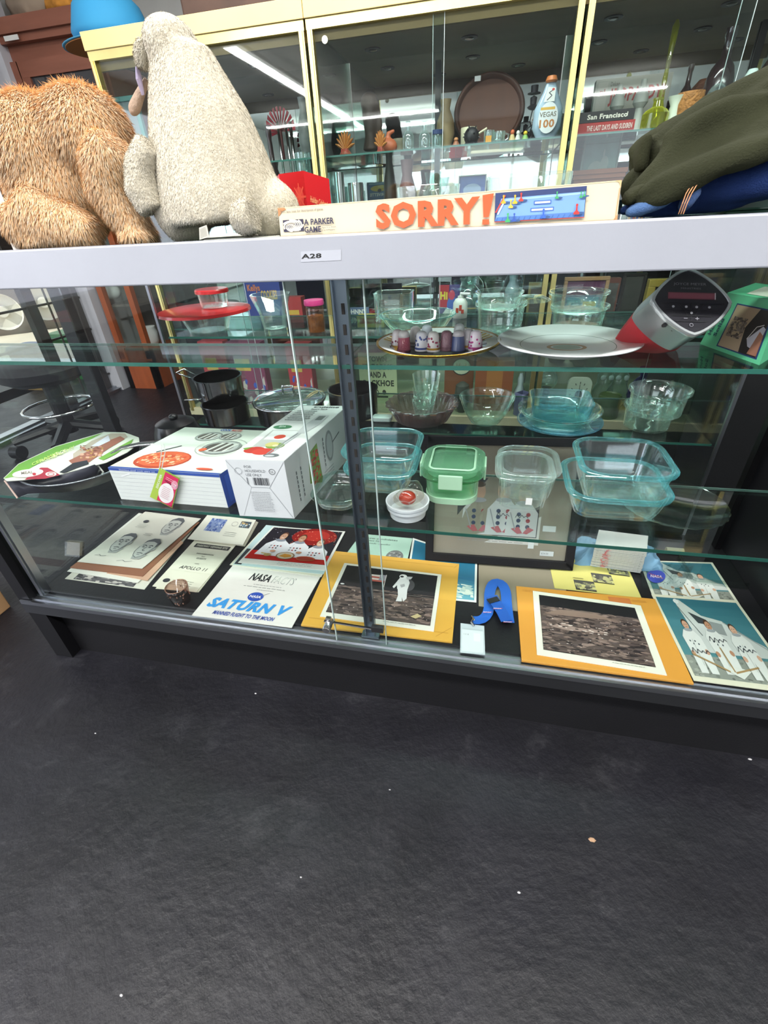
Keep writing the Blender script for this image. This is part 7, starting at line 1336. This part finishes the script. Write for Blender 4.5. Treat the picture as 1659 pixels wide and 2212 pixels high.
lath('purple_vase', 'deep purple glass vase in the lower right cabinet', 'vase', 1392, 795, 890, 66, 1.75, ZF, VASE, glass('#8a80b8', '#4a3f8a', gloss=1.6, body=1.0, bcol='#5a4f9a'))
lath('gourd_rattle', 'grey round gourd rattle before the wooden plaque', 'rattle', 998, 825, 890, 34, 1.66, ZF, [(0, 0), (.5, 0), (1, .5), (.8, .9), (.3, 1), (0, 1)], mat('#55534a', .6, var=.2))
lath('purple_box_jar', 'violet square jar under the angel statue', 'jar', 1128, 848, 890, 34, 1.64, ZF, MUG, mat('#7d78a0', .4), n=4)
# frames and goods on the lower shelf right
pframe('wooden framed picture in blue and purple behind the casserole stack', (1205, 1298, 598, 700), 1.75, '#b88a60', '#6c7a9a', fr_=7, draw=lambda D: (D.rect('#6a3a5a', 0, 10, 20, 16), D.rect('#6aa0b8', 1, 4, 18, 9), D.up(), D.rect('#d9b85a', 10, 5, 17, 7)))
pframe('ornate gold picture frame beside the clock radio', (1378, 1480, 602, 702), 1.72, '#c9ae4e', '#5f6a58', fr_=14, dep=.04)
pframe('dark tall picture frame leaning behind the gold one', (1325, 1372, 590, 702), 1.95, '#3a332e', '#5a5650', fr_=5)
for i, (px, w_, col) in enumerate([(1310, 40, '#7a3f30'), (1160, 44, '#9a8a5a')]): flat_sign(['reddish brown box behind the wooden frame', 'olive gold framed board between the casserole stacks'][i], px - w_ / 2, px + w_ / 2, 600 + 10 * i, 704, 1.9, ZC, col, lambda D: D.rect('#5a5048', 2, 2, 18, 14), name=['storage_box', 'framed_board'][i], cat=['box', 'board'][i], th=.04)
c, h, s = P_(1350, 683, 704, 1.68, ZC); obj('glass_tray', G().rr([(-.01, 0), (0, .004), (.004, h), (0, h), (-.008, .006)], 80 * s, .1, .01, c), CGL, label='small rectangular glass tray left of the gold picture frame', cat='tray', smooth='auto')
for i, (px, w_, pt, col, lb) in enumerate([(576, 76, 600, '#34418c', 'blue cereal box with orange lettering in the left cabinet'), (640, 36, 640, '#c23a3a', 'red tin in the left gold cabinet')]):
    flat_sign(lb, px - w_ / 2, px + w_ / 2, pt, 704, 1.8, ZC, col, (lambda D: (D.text('#d8783a', 'Kellys', 2, 11, 3, 7, bold=.03), D.text('#e0a84a', 'COOKIES', 9, 8.5, 3.4, 9, bold=.04))) if i == 0 else (lambda D: D.rect('#e0b040', 4, 5, 16, 8)), name=['cereal_box', 'red_tin'][i], cat=['box', 'tin'][i], th=.06)
for i, (px, w_, col, lb) in enumerate([(478, 52, '#c8303a', 'red toy box low in the left cabinet'), (545, 70, '#8c3a5a', 'purple red package low in the left cabinet'), (655, 50, '#b8323c', 'flat red case beside the slotted post')]):
    flat_sign(lb, px - w_ / 2, px + w_ / 2, 735 + 2 * i, 895, 1.7, ZF, col, lambda D: (D.rect('#d8b050', 3, 9, 12, 12), D.speck(['#3a5ab8', '#e0c8c0'], 1, 1, 19, 8, 12, 1.5, 1)), name='toy_box', cat='box', th=.06)
for i, (px, w_, pt, pb, col, lb) in enumerate([(800, 26, 668, 704, '#a82c34', 'small red jar above the yellow striped box'), (1105, 34, 590, 704, '#9ab0b8', 'pale figurine group behind the left casserole stack'), (1010, 60, 600, 704, '#7a8a7c', 'greenish glass pitcher behind the white bottle'), (722, 40, 600, 704, '#8a8270', 'tan fabric-covered box behind the slotted post')]):
    lath(['red_jar', 'pale_figurine', 'glass_pitcher', 'fabric_box'][i], lb, ['jar', 'figurine', 'pitcher', 'box'][i], px, pt, pb, w_, 2.0 - .02 * i, ZC, VASE if i < 3 else MUG, CGL if i == 2 else mat(col, .5), n=24 if i < 3 else 4)
# things on top of the cabinets
ztp = 1.64
c = at(250, 34, y=1.85); T = thing('blue_cap', 'bright blue cap with orange under-brim on top of the gold cabinet', 'hat', (c.x, 1.8, ztp))
obj('crown', G().lathe([(.15, .01), (.16, .04), (.13, .12), (.07, .18), (.0002, .19)], n=32), mat('#2b86b4', .8), T, world=False, smooth=True); obj('brim', G().lathe([(.14, .012), (.198, .003), (.2, .007), (.14, .02)], n=36, cap=False, sx=1.15, sy=.85), mat('#4088aa', .8), T, world=False, smooth=True)
obj('under_brim', G().lathe([(.12, .0), (.19, .0), (.19, .003), (.12, .006)], n=36, cap=False, sx=1.15, sy=.85), mat('#b5763c', .8), T, world=False)
c = at(150, 15, y=2.35); obj('knitted_cloth', blob([('e', (c.x - .01, 2.35, 1.96), (.07, .08, .035)), ('e', (c.x - .06, 2.33, 1.965), (.05, .06, .04))], .01, 4, crump), mat('#c98a3a', .9, var=.5, vs=14), label='yellow and red knitted cloth beside the blue cap', cat='cloth', smooth=True)
c = at(70, 25, y=2.3); obj('cream_sack', blob([('e', (c.x - .04, 2.42, 1.99), (.13, .12, .07)), ('e', (c.x - .12, 2.42, 2.02), (.1, .1, .09))], .015, 4, crump), mat('#a89684', .9, var=.2, vs=5), label='beige cloth sack on top of the reddish wooden cupboard', cat='sack', smooth=True)
c = at(480, 0, y=1.8); obj('suitcase', G().box(c.x - .12, c.x + .45, 1.68, 2.1, 1.64, 1.95), mat('#4a3428', .6, var=.2), label='dark brown suitcase on top of the left gold cabinet', cat='suitcase', bevel=.01)
# chips and specks on the floor
for i, (px, py, s_, col, lb) in enumerate([(1279, 1814, .007, '#a58568', 'tan paint chip on the black floor, right of centre'), (552, 1498, .003, '#b9b9bb', 'tiny white crumb on the floor below the moon envelope'), (206, 1584, .0025, '#b9b9bb', 'tiny white crumb on the floor at the left'), (650, 1895, .0022, '#a9a9ab', 'tiny white crumb in the middle of the floor'), (842, 1706, .0022, '#a9a9ab', 'tiny pale crumb on the floor under the lanyard'), (1121, 1928, .003, '#b9b9bb', 'tiny white crumb on the lower right floor'), (262, 2150, .003, '#a9a9ab', 'tiny pale crumb near the bottom left'), (1620, 1640, .004, '#a9a9ab', 'small pale scrap on the floor at the right edge')]):
    p = at(px, py, z=0); obj('floor_chip', G().lathe([(0, 0), (s_, 0), (s_ * .7, s_ * .3), (0, s_ * .35)], p, 6, sy=.6), mat(col, .8), label=lb, cat='debris')
